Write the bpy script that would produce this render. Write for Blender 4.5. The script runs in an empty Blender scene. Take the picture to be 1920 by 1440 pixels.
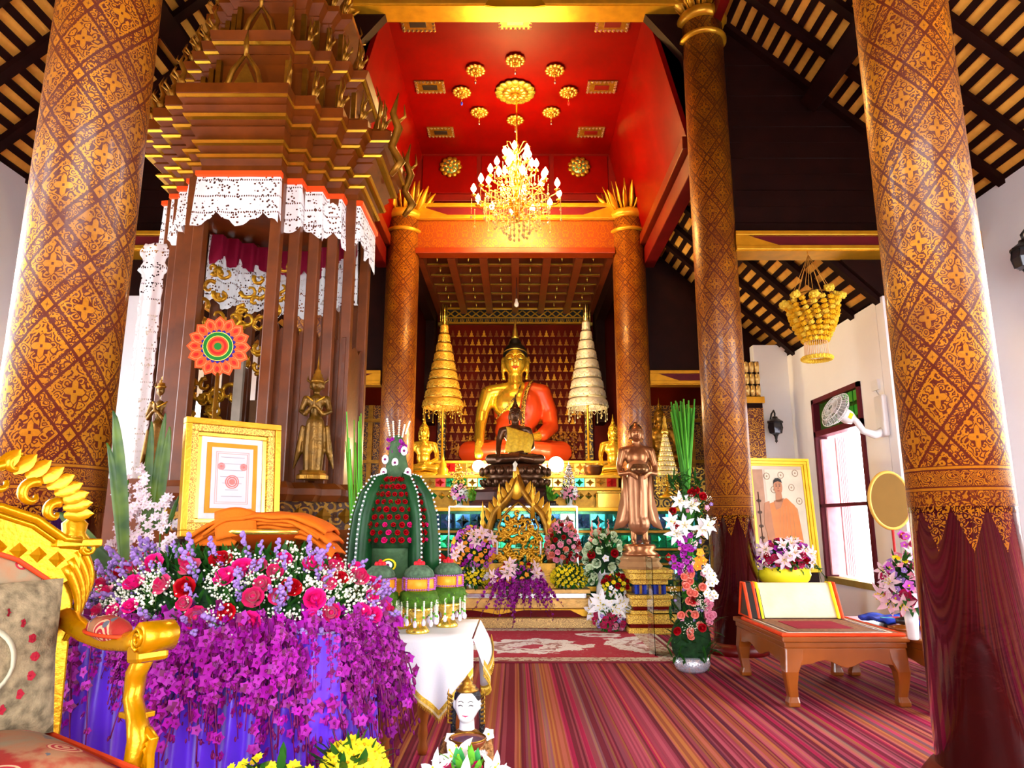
import bpy, math, random
from mathutils import Vector, Matrix
PI = math.pi
sc = bpy.context.scene
COL = sc.collection
random.seed(7)
R = random.Random(11)

# ------------------------------------------------------------------ camera
PITCH = math.radians(11.3); EYE = 1.2; FPX = 1310.0; VPX = 966.0
cd = bpy.data.cameras.new('camera'); cam = bpy.data.objects.new('camera', cd); COL.objects.link(cam)
cd.sensor_width = 36.0; cd.lens = 36.0 * FPX / 1920.0; cd.clip_start = 0.05; cd.clip_end = 300
cd.shift_x = -6.0 / 1920.0
cam.location = (0, 0, EYE); cam.rotation_euler = (PI / 2 + PITCH, 0, 0)
sc.camera = cam

# ------------------------------------------------------------------ world and exposure
world = bpy.data.worlds.new('world'); sc.world = world; world.use_nodes = True
bg = world.node_tree.nodes['Background']
bg.inputs['Color'].default_value = (0.90, 0.94, 1.0, 1); bg.inputs['Strength'].default_value = 7.2
vs = sc.view_settings
vs.view_transform = 'Standard'; vs.look = 'None'; vs.gamma = 1.0; vs.use_curve_mapping = False
vs.exposure = 1.0
sc.cycles.max_bounces = 7; sc.cycles.diffuse_bounces = 4; sc.cycles.glossy_bounces = 4
sc.cycles.transmission_bounces = 6; sc.cycles.transparent_max_bounces = 12
sc.cycles.caustics_reflective = False; sc.cycles.caustics_refractive = False
sc.cycles.sample_clamp_indirect = 6.0
sc.cycles.use_denoising = True
sc.cycles.use_adaptive_sampling = True; sc.cycles.adaptive_threshold = 0.02

def portal(name, loc, rot, sx, sy):
    l = bpy.data.lights.new(name, 'AREA'); l.shape = 'RECTANGLE'; l.size = sx; l.size_y = sy
    l.cycles.is_portal = True
    o = bpy.data.objects.new(name, l); COL.objects.link(o); o.location = loc; o.rotation_euler = rot
    return o

def at(px, py, Y):
    """the point at depth Y that the photograph shows at (px, py)"""
    u = (px - VPX) / FPX; v = (720 - py) / FPX
    t = Y / (math.cos(PITCH) - v * math.sin(PITCH))
    return Vector((u * t, Y, EYE + t * (math.sin(PITCH) + v * math.cos(PITCH))))
def scale_at(py, Y):
    v = (720 - py) / FPX
    return Y / (math.cos(PITCH) - v * math.sin(PITCH)) / FPX     # metres per pixel

# ------------------------------------------------------------------ mesh builder
class MB:
    def __init__(s): s.v = []; s.f = []; s.mi = []; s.sm = []; s.M = None
    def add(s, vs_, fs, smooth=False, mi=0):
        o = len(s.v)
        if s.M is not None: vs_ = [s.M @ Vector(p) for p in vs_]
        s.v += [tuple(p) for p in vs_]
        s.f += [tuple(i + o for i in f) for f in fs]
        s.mi += [mi] * len(fs); s.sm += [smooth] * len(fs)
        return s
    def box(s, x0, x1, y0, y1, z0, z1, mi=0):
        return s.add([(x0,y0,z0),(x1,y0,z0),(x1,y1,z0),(x0,y1,z0),(x0,y0,z1),(x1,y0,z1),(x1,y1,z1),(x0,y1,z1)],
                     [(0,3,2,1),(4,5,6,7),(0,1,5,4),(1,2,6,5),(2,3,7,6),(3,0,4,7)], False, mi)
    def cbox(s, c, d, mi=0):
        return s.box(c[0]-d[0]/2, c[0]+d[0]/2, c[1]-d[1]/2, c[1]+d[1]/2, c[2]-d[2]/2, c[2]+d[2]/2, mi)
    def bar(s, a, b, w, h, mi=0, up=(0,0,1)):
        a = Vector(a); b = Vector(b); d = (b - a).normalized(); upv = Vector(up)
        x = d.cross(upv)
        if x.length < 1e-4: x = d.cross(Vector((1,0,0)))
        x.normalize(); y = x.cross(d)
        vs_ = [p + x*sx*w/2 + y*sy*h/2 for p in (a, b) for sx, sy in ((-1,-1),(1,-1),(1,1),(-1,1))]
        return s.add(vs_, [(0,1,2,3),(7,6,5,4),(0,4,5,1),(1,5,6,2),(2,6,7,3),(3,7,4,0)], False, mi)
    def lathe(s, prof, n=24, c=(0,0,0), mi=0, smooth=True, sx=1, sy=1, cap=True):
        vs_ = []; fs = []
        for r, z in prof:
            for k in range(n):
                a = 2*PI*k/n; vs_.append((c[0]+r*sx*math.cos(a), c[1]+r*sy*math.sin(a), c[2]+z))
        m = len(prof)
        for i in range(m-1):
            for k in range(n):
                k2 = (k+1) % n; fs.append((i*n+k, i*n+k2, (i+1)*n+k2, (i+1)*n+k))
        if cap:
            if prof[0][0] > 1e-4: fs.append(tuple(range(n-1, -1, -1)))
            if prof[-1][0] > 1e-4: fs.append(tuple((m-1)*n+k for k in range(n)))
        return s.add(vs_, fs, smooth, mi)
    def tube(s, pts, r, n=8, mi=0, smooth=True, closed=False, flat=1.0):
        pts = [Vector(p) for p in pts]; m = len(pts)
        rs = r if isinstance(r, (list, tuple)) else [r]*m
        vs_ = []; fs = []; ref = None
        for i, p in enumerate(pts):
            if closed: d = pts[(i+1) % m] - pts[i-1]
            else: d = pts[min(i+1, m-1)] - pts[max(i-1, 0)]
            if d.length < 1e-9: d = Vector((0,0,1))
            d.normalize()
            if ref is None: ref = d.orthogonal().normalized()
            ref = (ref - d*ref.dot(d))
            if ref.length < 1e-6: ref = d.orthogonal()
            ref.normalize(); b = d.cross(ref)
            for k in range(n):
                a = 2*PI*k/n; vs_.append(p + ref*rs[i]*math.cos(a) + b*rs[i]*flat*math.sin(a))
        rng = m if closed else m-1
        for i in range(rng):
            j = (i+1) % m
            for k in range(n):
                k2 = (k+1) % n; fs.append((i*n+k, i*n+k2, j*n+k2, j*n+k))
        if not closed:
            fs.append(tuple(range(n-1, -1, -1))); fs.append(tuple((m-1)*n+k for k in range(n)))
        return s.add(vs_, fs, smooth, mi)
    def ell(s, c, r, nu=12, nv=8, mi=0, rot=None, smooth=True):
        if not isinstance(r, (list, tuple)): r = (r, r, r)
        vs_ = []; fs = []
        for i in range(1, nv):
            t = PI*i/nv
            for k in range(nu):
                a = 2*PI*k/nu
                vs_.append(Vector((r[0]*math.sin(t)*math.cos(a), r[1]*math.sin(t)*math.sin(a), r[2]*math.cos(t))))
        vs_ += [Vector((0,0,r[2])), Vector((0,0,-r[2]))]
        if rot is not None: vs_ = [rot @ p for p in vs_]
        vs_ = [p + Vector(c) for p in vs_]
        for i in range(nv-2):
            for k in range(nu):
                k2 = (k+1) % nu; fs.append((i*nu+k, (i+1)*nu+k, (i+1)*nu+k2, i*nu+k2))
        T = len(vs_)-2; B = T+1
        for k in range(nu):
            k2 = (k+1) % nu; fs.append((T, k, k2)); fs.append((B, (nv-2)*nu+k2, (nv-2)*nu+k))
        return s.add(vs_, fs, smooth, mi)
    def prism(s, poly, z0, z1, mi=0, axis='z', smooth=False):
        """extrude a 2-D outline; axis z: (x,y)->z, axis y: (x,z)->y, axis x: (y,z)->x"""
        n = len(poly)
        f = {'z': lambda p, h: (p[0], p[1], h), 'y': lambda p, h: (p[0], h, p[1]), 'x': lambda p, h: (h, p[0], p[1])}[axis]
        vs_ = [f(p, z0) for p in poly] + [f(p, z1) for p in poly]
        fs = [tuple(range(n-1, -1, -1)), tuple(range(n, 2*n))] + [(i, (i+1) % n, n+(i+1) % n, n+i) for i in range(n)]
        return s.add(vs_, fs, smooth, mi)
    def loft(s, rings, mi=0, smooth=False, cap=True, closed=True):
        n = len(rings[0]); vs_ = [p for r_ in rings for p in r_]; fs = []
        for i in range(len(rings)-1):
            for k in range(n if closed else n-1):
                k2 = (k+1) % n; fs.append((i*n+k, i*n+k2, (i+1)*n+k2, (i+1)*n+k))
        if cap: fs.append(tuple(range(n-1, -1, -1))); fs.append(tuple((len(rings)-1)*n+k for k in range(n)))
        return s.add(vs_, fs, smooth, mi)
    def sheet(s, f, nu, nv, mi=0, smooth=True):
        vs_ = [f(i/nu, j/nv) for j in range(nv+1) for i in range(nu+1)]
        fs = [(j*(nu+1)+i, j*(nu+1)+i+1, (j+1)*(nu+1)+i+1, (j+1)*(nu+1)+i) for j in range(nv) for i in range(nu)]
        return s.add(vs_, fs, smooth, mi)
    def mesh(s, name, mats):
        me = bpy.data.meshes.new(name); me.from_pydata(s.v, [], s.f)
        for m in (mats if isinstance(mats, (list, tuple)) else [mats]): me.materials.append(m)
        me.polygons.foreach_set('material_index', s.mi); me.polygons.foreach_set('use_smooth', s.sm)
        me.update(); return me
    def build(s, name, mats, parent=None, bevel=0, solid=0, sub=0, fix=False):
        me = s.mesh(name, mats)
        if fix:
            import bmesh
            bm = bmesh.new(); bm.from_mesh(me); bmesh.ops.recalc_face_normals(bm, faces=bm.faces); bm.to_mesh(me); bm.free()
        o = bpy.data.objects.new(name, me); COL.objects.link(o)
        if parent is not None: o.parent = parent
        if solid:
            q = o.modifiers.new('solid', 'SOLIDIFY'); q.thickness = solid; q.offset = 0
        if bevel:
            q = o.modifiers.new('bevel', 'BEVEL'); q.width = bevel; q.segments = 2; q.limit_method = 'ANGLE'; q.angle_limit = math.radians(35)
        if sub:
            q = o.modifiers.new('sub', 'SUBSURF'); q.levels = sub; q.render_levels = sub
        return o

def blob(shapes, voxel, name, mats, parent=None, smooth=4):
    """ellipsoids and tapered limbs fused into ONE continuous surface"""
    m = MB()
    for s_ in shapes:
        if s_[0] == 'e': m.ell(s_[1], s_[2], 20, 14, rot=(s_[3] if len(s_) > 3 else None))
        elif s_[0] == 't':
            pts, rs = s_[1], s_[2]
            m.tube(pts, rs, 14, flat=(s_[3] if len(s_) > 3 else 1.0))
            for p, r_ in ((pts[0], rs[0]), (pts[-1], rs[-1])): m.ell(p, r_, 12, 8)
    me = m.mesh('tmp', mats)
    o = bpy.data.objects.new('tmp', me); COL.objects.link(o)
    q = o.modifiers.new('r', 'REMESH'); q.mode = 'VOXEL'; q.voxel_size = voxel; q.use_smooth_shade = True
    if smooth:
        w = o.modifiers.new('s', 'SMOOTH'); w.iterations = smooth; w.factor = 0.5
    dg = bpy.context.evaluated_depsgraph_get()
    res = bpy.data.meshes.new_from_object(o.evaluated_get(dg))
    bpy.data.objects.remove(o); bpy.data.meshes.remove(me)
    res.name = name
    if not res.materials: res.materials.append(mats if not isinstance(mats, list) else mats[0])
    ob = bpy.data.objects.new(name, res); COL.objects.link(ob)
    if parent is not None: ob.parent = parent
    return ob

def empty(name, loc=(0,0,0), rz=0.0, parent=None):
    o = bpy.data.objects.new(name, None); COL.objects.link(o); o.location = loc; o.rotation_euler = (0,0,rz)
    o.empty_display_size = 0.1
    if parent is not None: o.parent = parent
    return o
def tag(o, label, cat, group=None, kind=None):
    if label: o['label'] = label
    if cat: o['category'] = cat
    if group: o['group'] = group
    if kind: o['kind'] = kind
    return o
def thing(name, label, cat, loc=(0,0,0), rz=0.0, group=None):
    return tag(empty(name, loc, rz), label, cat, group)
def struct(o): o['kind'] = 'structure'; return o
def stuff(o): o['kind'] = 'stuff'; return o
def inst(name, me, parent, loc=(0,0,0), rot=(0,0,0), s=1.0):
    o = bpy.data.objects.new(name, me); COL.objects.link(o); o.parent = parent
    o.location = loc; o.rotation_euler = rot; o.scale = (s, s, s) if not isinstance(s, (tuple, list)) else s
    return o
def copy_tree(o, parent=None):
    kids = list(o.children); c = o.copy(); COL.objects.link(c)
    if parent is not None: c.parent = parent
    for k in kids: copy_tree(k, c)
    return c
def aim(d):
    """rotation matrix taking +Z to direction d"""
    d = Vector(d).normalized(); return d.to_track_quat('Z', 'Y').to_matrix()

# ------------------------------------------------------------------ materials
def N(nt, t, **k):
    n = nt.nodes.new(t)
    for a, b in k.items(): setattr(n, a, b)
    return n
def newmat(name):
    m = bpy.data.materials.new(name); m.use_nodes = True; nt = m.node_tree
    return m, nt, nt.nodes['Principled BSDF']
class G:
    """tiny node-graph helper: every method returns a socket"""
    def __init__(s, nt): s.nt = nt
    def val(s, x, sock):
        if hasattr(x, 'is_output') or isinstance(x, bpy.types.NodeSocket): s.nt.links.new(x, sock)
        else: sock.default_value = x
    def m(s, op, a, b=0.0, c=0.0, clamp=False):
        n = N(s.nt, 'ShaderNodeMath', operation=op, use_clamp=clamp)
        s.val(a, n.inputs[0]); s.val(b, n.inputs[1]); s.val(c, n.inputs[2]); return n.outputs[0]
    def coord(s, kind='Object'):
        n = N(s.nt, 'ShaderNodeTexCoord'); return n.outputs[kind]
    def sep(s, v):
        n = N(s.nt, 'ShaderNodeSeparateXYZ'); s.nt.links.new(v, n.inputs[0]); return n.outputs
    def comb(s, x=0.0, y=0.0, z=0.0):
        n = N(s.nt, 'ShaderNodeCombineXYZ'); s.val(x, n.inputs[0]); s.val(y, n.inputs[1]); s.val(z, n.inputs[2]); return n.outputs[0]
    def noise(s, v=None, scale=5.0, detail=3.0, dist=0.0, out=0):
        n = N(s.nt, 'ShaderNodeTexNoise'); n.inputs['Scale'].default_value = scale; n.inputs['Detail'].default_value = detail
        n.inputs['Distortion'].default_value = dist
        if v is not None: s.nt.links.new(v, n.inputs['Vector'])
        return n.outputs[out]
    def voro(s, v=None, scale=5.0, feature='F1', out='Distance', rnd=1.0):
        n = N(s.nt, 'ShaderNodeTexVoronoi', feature=feature); n.inputs['Scale'].default_value = scale
        n.inputs['Randomness'].default_value = rnd
        if v is not None: s.nt.links.new(v, n.inputs['Vector'])
        return n.outputs[out]
    def white(s, w):
        n = N(s.nt, 'ShaderNodeTexWhiteNoise', noise_dimensions='1D'); s.val(w, n.inputs['W']); return n.outputs['Value']
    def ramp(s, fac, stops, interp='LINEAR'):
        n = N(s.nt, 'ShaderNodeValToRGB'); n.color_ramp.interpolation = interp; e = n.color_ramp.elements
        while len(e) < len(stops): e.new(0.5)
        for i, (p_, c) in enumerate(stops):
            e[i].position = p_; e[i].color = (c[0], c[1], c[2], 1)
        s.val(fac, n.inputs[0]); return n.outputs[0]
    def mix(s, f, a, b):
        n = N(s.nt, 'ShaderNodeMix', data_type='RGBA'); s.val(f, n.inputs[0])
        for x, i in ((a, 6), (b, 7)):
            if isinstance(x, (tuple, list)): n.inputs[i].default_value = (x[0], x[1], x[2], 1)
            else: s.nt.links.new(x, n.inputs[i])
        return n.outputs[2]
    def bump(s, h, strength=0.3, dist=0.01):
        n = N(s.nt, 'ShaderNodeBump'); n.inputs['Strength'].default_value = strength; n.inputs['Distance'].default_value = dist
        s.nt.links.new(h, n.inputs['Height']); return n.outputs[0]

MATS = {}
def mat(name, col, rough=0.5, metal=0.0, var=0.12, vs_=12.0, bump=0.0, bs=60.0, emis=0.0, coat=0.0, trans=0.0, sheen=0.0, alpha=1.0, spec=None, sss=0.0, ecol=None):
    if name in MATS: return MATS[name]
    if spec is None: spec = 0.22 if (rough >= 0.4 and metal < 0.2) else 0.5
    m, nt, b = newmat(name); g = G(nt)
    if var > 0:
        n = g.noise(g.coord('Object'), vs_, 4)
        c = g.ramp(n, [(0.3, [x*(1-var) for x in col]), (0.7, [min(1, x*(1+var)) for x in col])])
        nt.links.new(c, b.inputs['Base Color'])
    else: b.inputs['Base Color'].default_value = (*col, 1)
    b.inputs['Roughness'].default_value = rough; b.inputs['Metallic'].default_value = metal
    b.inputs['Coat Weight'].default_value = coat; b.inputs['Coat Roughness'].default_value = 0.1
    b.inputs['Transmission Weight'].default_value = trans
    b.inputs['Specular IOR Level'].default_value = spec
    if sheen: b.inputs['Sheen Weight'].default_value = sheen
    if bump: nt.links.new(g.bump(g.noise(g.coord('Object'), bs, 3), bump, 0.01), b.inputs['Normal'])
    if emis:
        ec = ecol or col
        b.inputs['Emission Color'].default_value = (*ec, 1); b.inputs['Emission Strength'].default_value = emis
    if alpha < 1: b.inputs['Alpha'].default_value = alpha
    MATS[name] = m; return m

def leaf_poly(L, w, n=6, curl=0.0, bend=0.0, tip=1.0):
    """a small blade along +Y with a bend in Z: returns verts, faces"""
    vs_ = []; fs = []
    for i in range(n+1):
        t = i/n; ww = w*math.sin(PI*min(1, t*0.92+0.08))**0.8*(1 if i < n else 0.05)
        z = bend*L*t*t
        vs_ += [(-ww, L*t, z+curl*ww), (0, L*t, z), (ww, L*t, z+curl*ww)]
    for i in range(n):
        a = i*3; fs += [(a, a+1, a+4, a+3), (a+1, a+2, a+5, a+4)]
    return vs_, fs
def add_leaf(m, c, d, L, w, up=(0,0,1), bend=0.0, curl=0.2, n=5, mi=0):
    d = Vector(d).normalized(); upv = Vector(up); x = d.cross(upv)
    if x.length < 1e-3: x = d.orthogonal()
    x.normalize(); z = x.cross(d)
    vs_, fs = leaf_poly(L, w, n, curl, bend)
    M = Matrix((x, d, z)).transposed()
    m.add([M @ Vector(v) + Vector(c) for v in vs_], fs, True, mi)
# ------------------------------------------------------------------ shared materials
GOLD = mat('gold_paint', (0.72, 0.36, 0.015), 0.30, 0.55, 0.12, 9, 0.10, 80)
GOLD_D = mat('old_gold', (0.34, 0.16, 0.012), 0.34, 0.7, 0.30, 14, 0.25, 70)
GOLD_Y = mat('yellow_gold_paint', (0.62, 0.29, 0.0), 0.26, 0.6, 0.08, 6, 0.12, 60)
GOLD_S = mat('bright_gilt', (1.0, 0.66, 0.10), 0.22, 0.85, 0.08, 6)
BRONZE = mat('dark_bronze', (0.13, 0.055, 0.02), 0.28, 0.6, 0.25, 6, 0.06, 30)
COPPER = mat('polished_copper_bronze', (0.42, 0.17, 0.065), 0.30, 0.75, 0.2, 4)
WHITE = mat('white_plaster', (0.92, 0.92, 0.94), 0.7, 0, 0.03, 1.5, 0.05, 20)
REDC = mat('red_lacquer_ceiling', (0.15, 0.0006, 0.0), 0.42, 0, 0.16, 2.5, 0.04, 8, spec=0.10)
REDW = mat('dark_red_lacquer', (0.13, 0.003, 0.002), 0.4, 0, 0.2, 3, spec=0.3)
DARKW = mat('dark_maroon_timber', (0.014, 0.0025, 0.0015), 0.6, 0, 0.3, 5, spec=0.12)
MAROON = mat('maroon_inlay', (0.13, 0.006, 0.012), 0.45, 0, 0.15, 6)
PULW = mat('pulpit_wood', (0.15, 0.034, 0.003), 0.38, 0, 0.3, 7, 0.05, 30, coat=0.08)
TEAK = mat('varnished_teak', (0.27, 0.065, 0.006), 0.28, 0, 0.2, 4, 0.03, 20, coat=0.4)
TILE = mat('terracotta_tile', (1.0, 0.42, 0.06), 0.7, 0, 0.22, 6, 0.2, 30)
LEAF = mat('leaf_green', (0.018, 0.09, 0.010), 0.45, 0, 0.35, 10)
LEAF_L = mat('light_leaf_green', (0.13, 0.42, 0.03), 0.45, 0, 0.3, 8)
LEAF_D = mat('deep_leaf_green', (0.008, 0.060, 0.015), 0.4, 0, 0.3, 10)
STEM = mat('stem_green', (0.10, 0.25, 0.03), 0.5, 0, 0.2, 10)
ROSE = mat('rose_magenta', (0.55, 0.0, 0.085), 0.5, 0, 0.25, 18, sheen=0.2)
ROSE_R = mat('rose_red', (0.42, 0.0, 0.006), 0.5, 0, 0.25, 18)
ROSE_P = mat('rose_hot_pink', (0.75, 0.008, 0.19), 0.5, 0, 0.2, 18)
ORCHID = mat('orchid_purple', (0.30, 0.004, 0.27), 0.5, 0, 0.35, 25)
ORCHID_D = mat('orchid_deep', (0.15, 0.003, 0.08), 0.5, 0, 0.3, 25)
PINK = mat('petal_pink', (0.90, 0.32, 0.45), 0.55, 0, 0.15, 20)
LILAC = mat('statice_lilac', (0.30, 0.17, 0.50), 0.7, 0, 0.25, 40)
CREAM = mat('petal_cream', (0.88, 0.86, 0.70), 0.6, 0, 0.1, 20)
PWHITE = mat('petal_white', (0.92, 0.90, 0.92), 0.55, 0, 0.06, 20)
YELLOW = mat('petal_yellow', (0.95, 0.72, 0.01), 0.55, 0, 0.12, 20)
ORANGE = mat('petal_orange', (0.95, 0.33, 0.02), 0.55, 0, 0.15, 20)
SALMON = mat('petal_salmon', (0.92, 0.25, 0.18), 0.55, 0, 0.15, 20)
SILVER = mat('silver_metal', (0.80, 0.80, 0.84), 0.2, 1.0, 0.05, 10)
BLACK = mat('black_lacquer', (0.012, 0.010, 0.010), 0.35, 0, 0.2, 5)
WHITEP = mat('white_porcelain', (0.85, 0.85, 0.83), 0.2, 0, 0.03, 5, coat=0.4)
GLASSM, _nt, _b = newmat('clear_glass'); _b.inputs['Transmission Weight'].default_value = 1.0; _b.inputs['Roughness'].default_value = 0.02
_b.inputs['Base Color'].default_value = (0.93, 0.98, 0.96, 1); _b.inputs['IOR'].default_value = 1.08; _b.inputs['Specular IOR Level'].default_value = 1.0

def lacquer_column(name, n_around, hd, z0, gold=(0.74, 0.31, 0.012), amount=1.0, rad=0.24, seed=0.0):
    """maroon lacquer with a gold stencilled lattice: bands crossing on flower squares, scrollwork fields, plain gloss below"""
    m, nt, b = newmat(name); g = G(nt)
    co = g.coord('Object'); x, y, z = g.sep(co)
    ang = g.m('MULTIPLY', g.m('ARCTAN2', y, x), n_around / (2*PI))
    zz = g.m('DIVIDE', z, hd)
    p = g.m('ADD', g.m('ADD', ang, seed), zz); q = g.m('SUBTRACT', g.m('ADD', ang, seed), zz)
    dp = g.m('PINGPONG', p, 0.5); dq = g.m('PINGPONG', q, 0.5)
    dmin = g.m('MINIMUM', dp, dq); dmax = g.m('MAXIMUM', dp, dq)
    bw = 0.115
    # dark outlines of the bands
    edge = g.m('MINIMUM', g.m('ABSOLUTE', g.m('SUBTRACT', dp, bw)), g.m('ABSOLUTE', g.m('SUBTRACT', dq, bw)))
    line = g.m('GREATER_THAN', edge, 0.026)
    # inner diamond outline (a thin gold square frame)
    din = g.m('LESS_THAN', g.m('ABSOLUTE', g.m('SUBTRACT', dmin, 0.17)), 0.012)
    inb = g.m('LESS_THAN', dmin, bw)
    # scrollwork: rings about scattered centres
    wz = g.comb(g.m('MULTIPLY', ang, 2*PI*rad/n_around), z, seed)
    wob = g.noise(wz, 22, 2, 0.0, 1)
    nv = N(nt, 'ShaderNodeVectorMath', operation='MULTIPLY_ADD'); nt.links.new(wob, nv.inputs[0]); nv.inputs[1].default_value = (0.035,)*3; nt.links.new(wz, nv.inputs[2])
    d1 = g.voro(nv.outputs[0], 34); ring1 = g.m('GREATER_THAN', g.m('SINE', g.m('MULTIPLY', d1, 17.0)), -0.30)
    d2 = g.voro(nv.outputs[0], 27); ring2 = g.m('GREATER_THAN', g.m('SINE', g.m('MULTIPLY', d2, 20.0)), -0.15)
    ed = g.m('GREATER_THAN', g.voro(nv.outputs[0], 26, 'DISTANCE_TO_EDGE'), 0.05)
    ring1 = g.m('MULTIPLY', ring1, ed)
    # flower in the field centre and on the crossings (four petals)
    cx = g.m('SUBTRACT', 0.5, dp); cy = g.m('SUBTRACT', 0.5, dq)
    cheb = g.m('MAXIMUM', cx, cy); mn = g.m('MINIMUM', cx, cy)
    petal = g.m('LESS_THAN', g.m('ADD', g.m('SUBTRACT', cheb, g.m('MULTIPLY', mn, 0.9)), 0.0), 0.085)
    petal = g.m('MULTIPLY', petal, g.m('LESS_THAN', cheb, 0.15))
    hole = g.m('GREATER_THAN', g.m('ADD', cx, cy), 0.035)
    petal = g.m('MULTIPLY', petal, hole)
    nearc = g.m('GREATER_THAN', cheb, 0.16)
    field = g.m('MAXIMUM', g.m('MULTIPLY', ring2, nearc), petal)
    field = g.m('MAXIMUM', field, din)
    cr = g.m('LESS_THAN', dmax, bw)
    flower = g.m('MULTIPLY', g.m('GREATER_THAN', g.m('SUBTRACT', dmax, g.m('MULTIPLY', dmin, 0.7)), 0.012), g.m('LESS_THAN', dmax, bw*0.86))
    band = g.m('ADD', g.m('MULTIPLY', ring1, g.m('SUBTRACT', 1.0, cr)), g.m('MULTIPLY', flower, cr), clamp=True)
    pat = g.m('ADD', g.m('MULTIPLY', inb, band), g.m('MULTIPLY', g.m('SUBTRACT', 1.0, inb), field), clamp=True)
    pat = g.m('MULTIPLY', pat, line)
    # horizontal border and pointed fringe
    t = g.m('SUBTRACT', z, z0)
    up = g.m('GREATER_THAN', t, 0.17)
    l1 = g.m('LESS_THAN', g.m('ABSOLUTE', g.m('SUBTRACT', t, 0.16)), 0.006); l2 = g.m('LESS_THAN', g.m('ABSOLUTE', g.m('SUBTRACT', t, 0.06)), 0.006)
    border = g.m('MULTIPLY', g.m('LESS_THAN', g.m('ABSOLUTE', g.m('SUBTRACT', t, 0.11)), 0.036), g.m('GREATER_THAN', g.m('SINE', g.m('MULTIPLY', d1, 30.0)), 0.0))
    tip = g.m('MULTIPLY', g.m('PINGPONG', g.m('MULTIPLY', ang, 2.0), 0.5), -0.42)
    fr = g.m('MULTIPLY', g.m('MULTIPLY', g.m('GREATER_THAN', t, g.m('ADD', tip, -0.02)), g.m('LESS_THAN', t, 0.05)), ring1)
    tot = g.m('ADD', g.m('MULTIPLY', pat, up), g.m('ADD', g.m('ADD', l1, l2), g.m('ADD', border, fr)), clamp=True)
    wear = g.ramp(g.noise(co, 3.2, 3), [(0.30, (0.38,)*3), (0.62, (1,)*3)])
    grain = g.m('MULTIPLY', g.noise(co, 90, 2), 1.0)
    fac = g.m('MULTIPLY', g.m('MULTIPLY', tot, wear), g.m('ADD', g.m('MULTIPLY', grain, 0.5), 0.62), clamp=True)
    fac = g.m('MULTIPLY', fac, amount)
    basec = g.ramp(g.noise(co, 2.2, 3), [(0.3, (0.020, 0.0006, 0.002)), (0.75, (0.045, 0.003, 0.001))])
    basec = g.mix(g.m('MULTIPLY', g.m('GREATER_THAN', t, -0.02), 0.75), basec, (0.13, 0.016, 0.002))
    nt.links.new(g.mix(fac, basec, gold), b.inputs['Base Color'])
    nt.links.new(g.m('MULTIPLY', fac, 0.55), b.inputs['Metallic'])
    nt.links.new(g.m('ADD', g.m('MULTIPLY', g.m('GREATER_THAN', t, -0.02), 0.28), 0.14), b.inputs['Roughness'])
    h = g.m('ADD', g.m('MULTIPLY', tot, 0.5), g.m('MULTIPLY', g.noise(co, 11, 4), 2.6))
    nt.links.new(g.bump(h, 0.25, 0.012), b.inputs['Normal'])
    nt.links.new(g.m('ADD', g.m('MULTIPLY', g.m('LESS_THAN', t, -0.05), 0.92), 0.08), b.inputs['Coat Weight']); b.inputs['Coat Roughness'].default_value = 0.05; b.inputs['Coat IOR'].default_value = 1.7
    return m

# gold stencil on lacquer for beams and panels
def stencil(name, base, gold, scale, thr=0.0, rep=0.0, metal=0.4):
    m, nt, b = newmat(name); g = G(nt); co = g.coord('Object')
    x, y, z = g.sep(co)
    if rep: x = g.m('PINGPONG', x, rep)
    v = g.comb(x, g.m('MULTIPLY', y, 0.2), z)
    wob = g.noise(v, scale*0.6, 2, 0.0, 1)
    nv = N(nt, 'ShaderNodeVectorMath', operation='MULTIPLY_ADD'); nt.links.new(wob, nv.inputs[0]); nv.inputs[1].default_value = (0.6/scale,)*3; nt.links.new(v, nv.inputs[2])
    d = g.voro(nv.outputs[0], scale)
    r_ = g.m('GREATER_THAN', g.m('SINE', g.m('MULTIPLY', d, 16.0)), thr)
    nt.links.new(g.mix(r_, base, gold), b.inputs['Base Color']); nt.links.new(g.m('MULTIPLY', r_, metal), b.inputs['Metallic'])
    b.inputs['Roughness'].default_value = 0.38
    nt.links.new(g.bump(r_, 0.2, 0.01), b.inputs['Normal'])
    return m
ST_FRIEZE = stencil('frieze_stencil', (0.30, 0.045, 0.001), (0.42, 0.11, 0.004), 14, 0.2, 0.19)
ST_PANEL = stencil('lacquer_panel_stencil', (0.10, 0.008, 0.004), (0.60, 0.28, 0.02), 22, 0.35)
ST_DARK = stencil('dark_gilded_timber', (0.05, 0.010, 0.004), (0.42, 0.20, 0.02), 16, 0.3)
ST_CARVE = stencil('gilded_carving', (0.03, 0.008, 0.003), (0.80, 0.50, 0.06), 10, 0.1)

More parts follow.
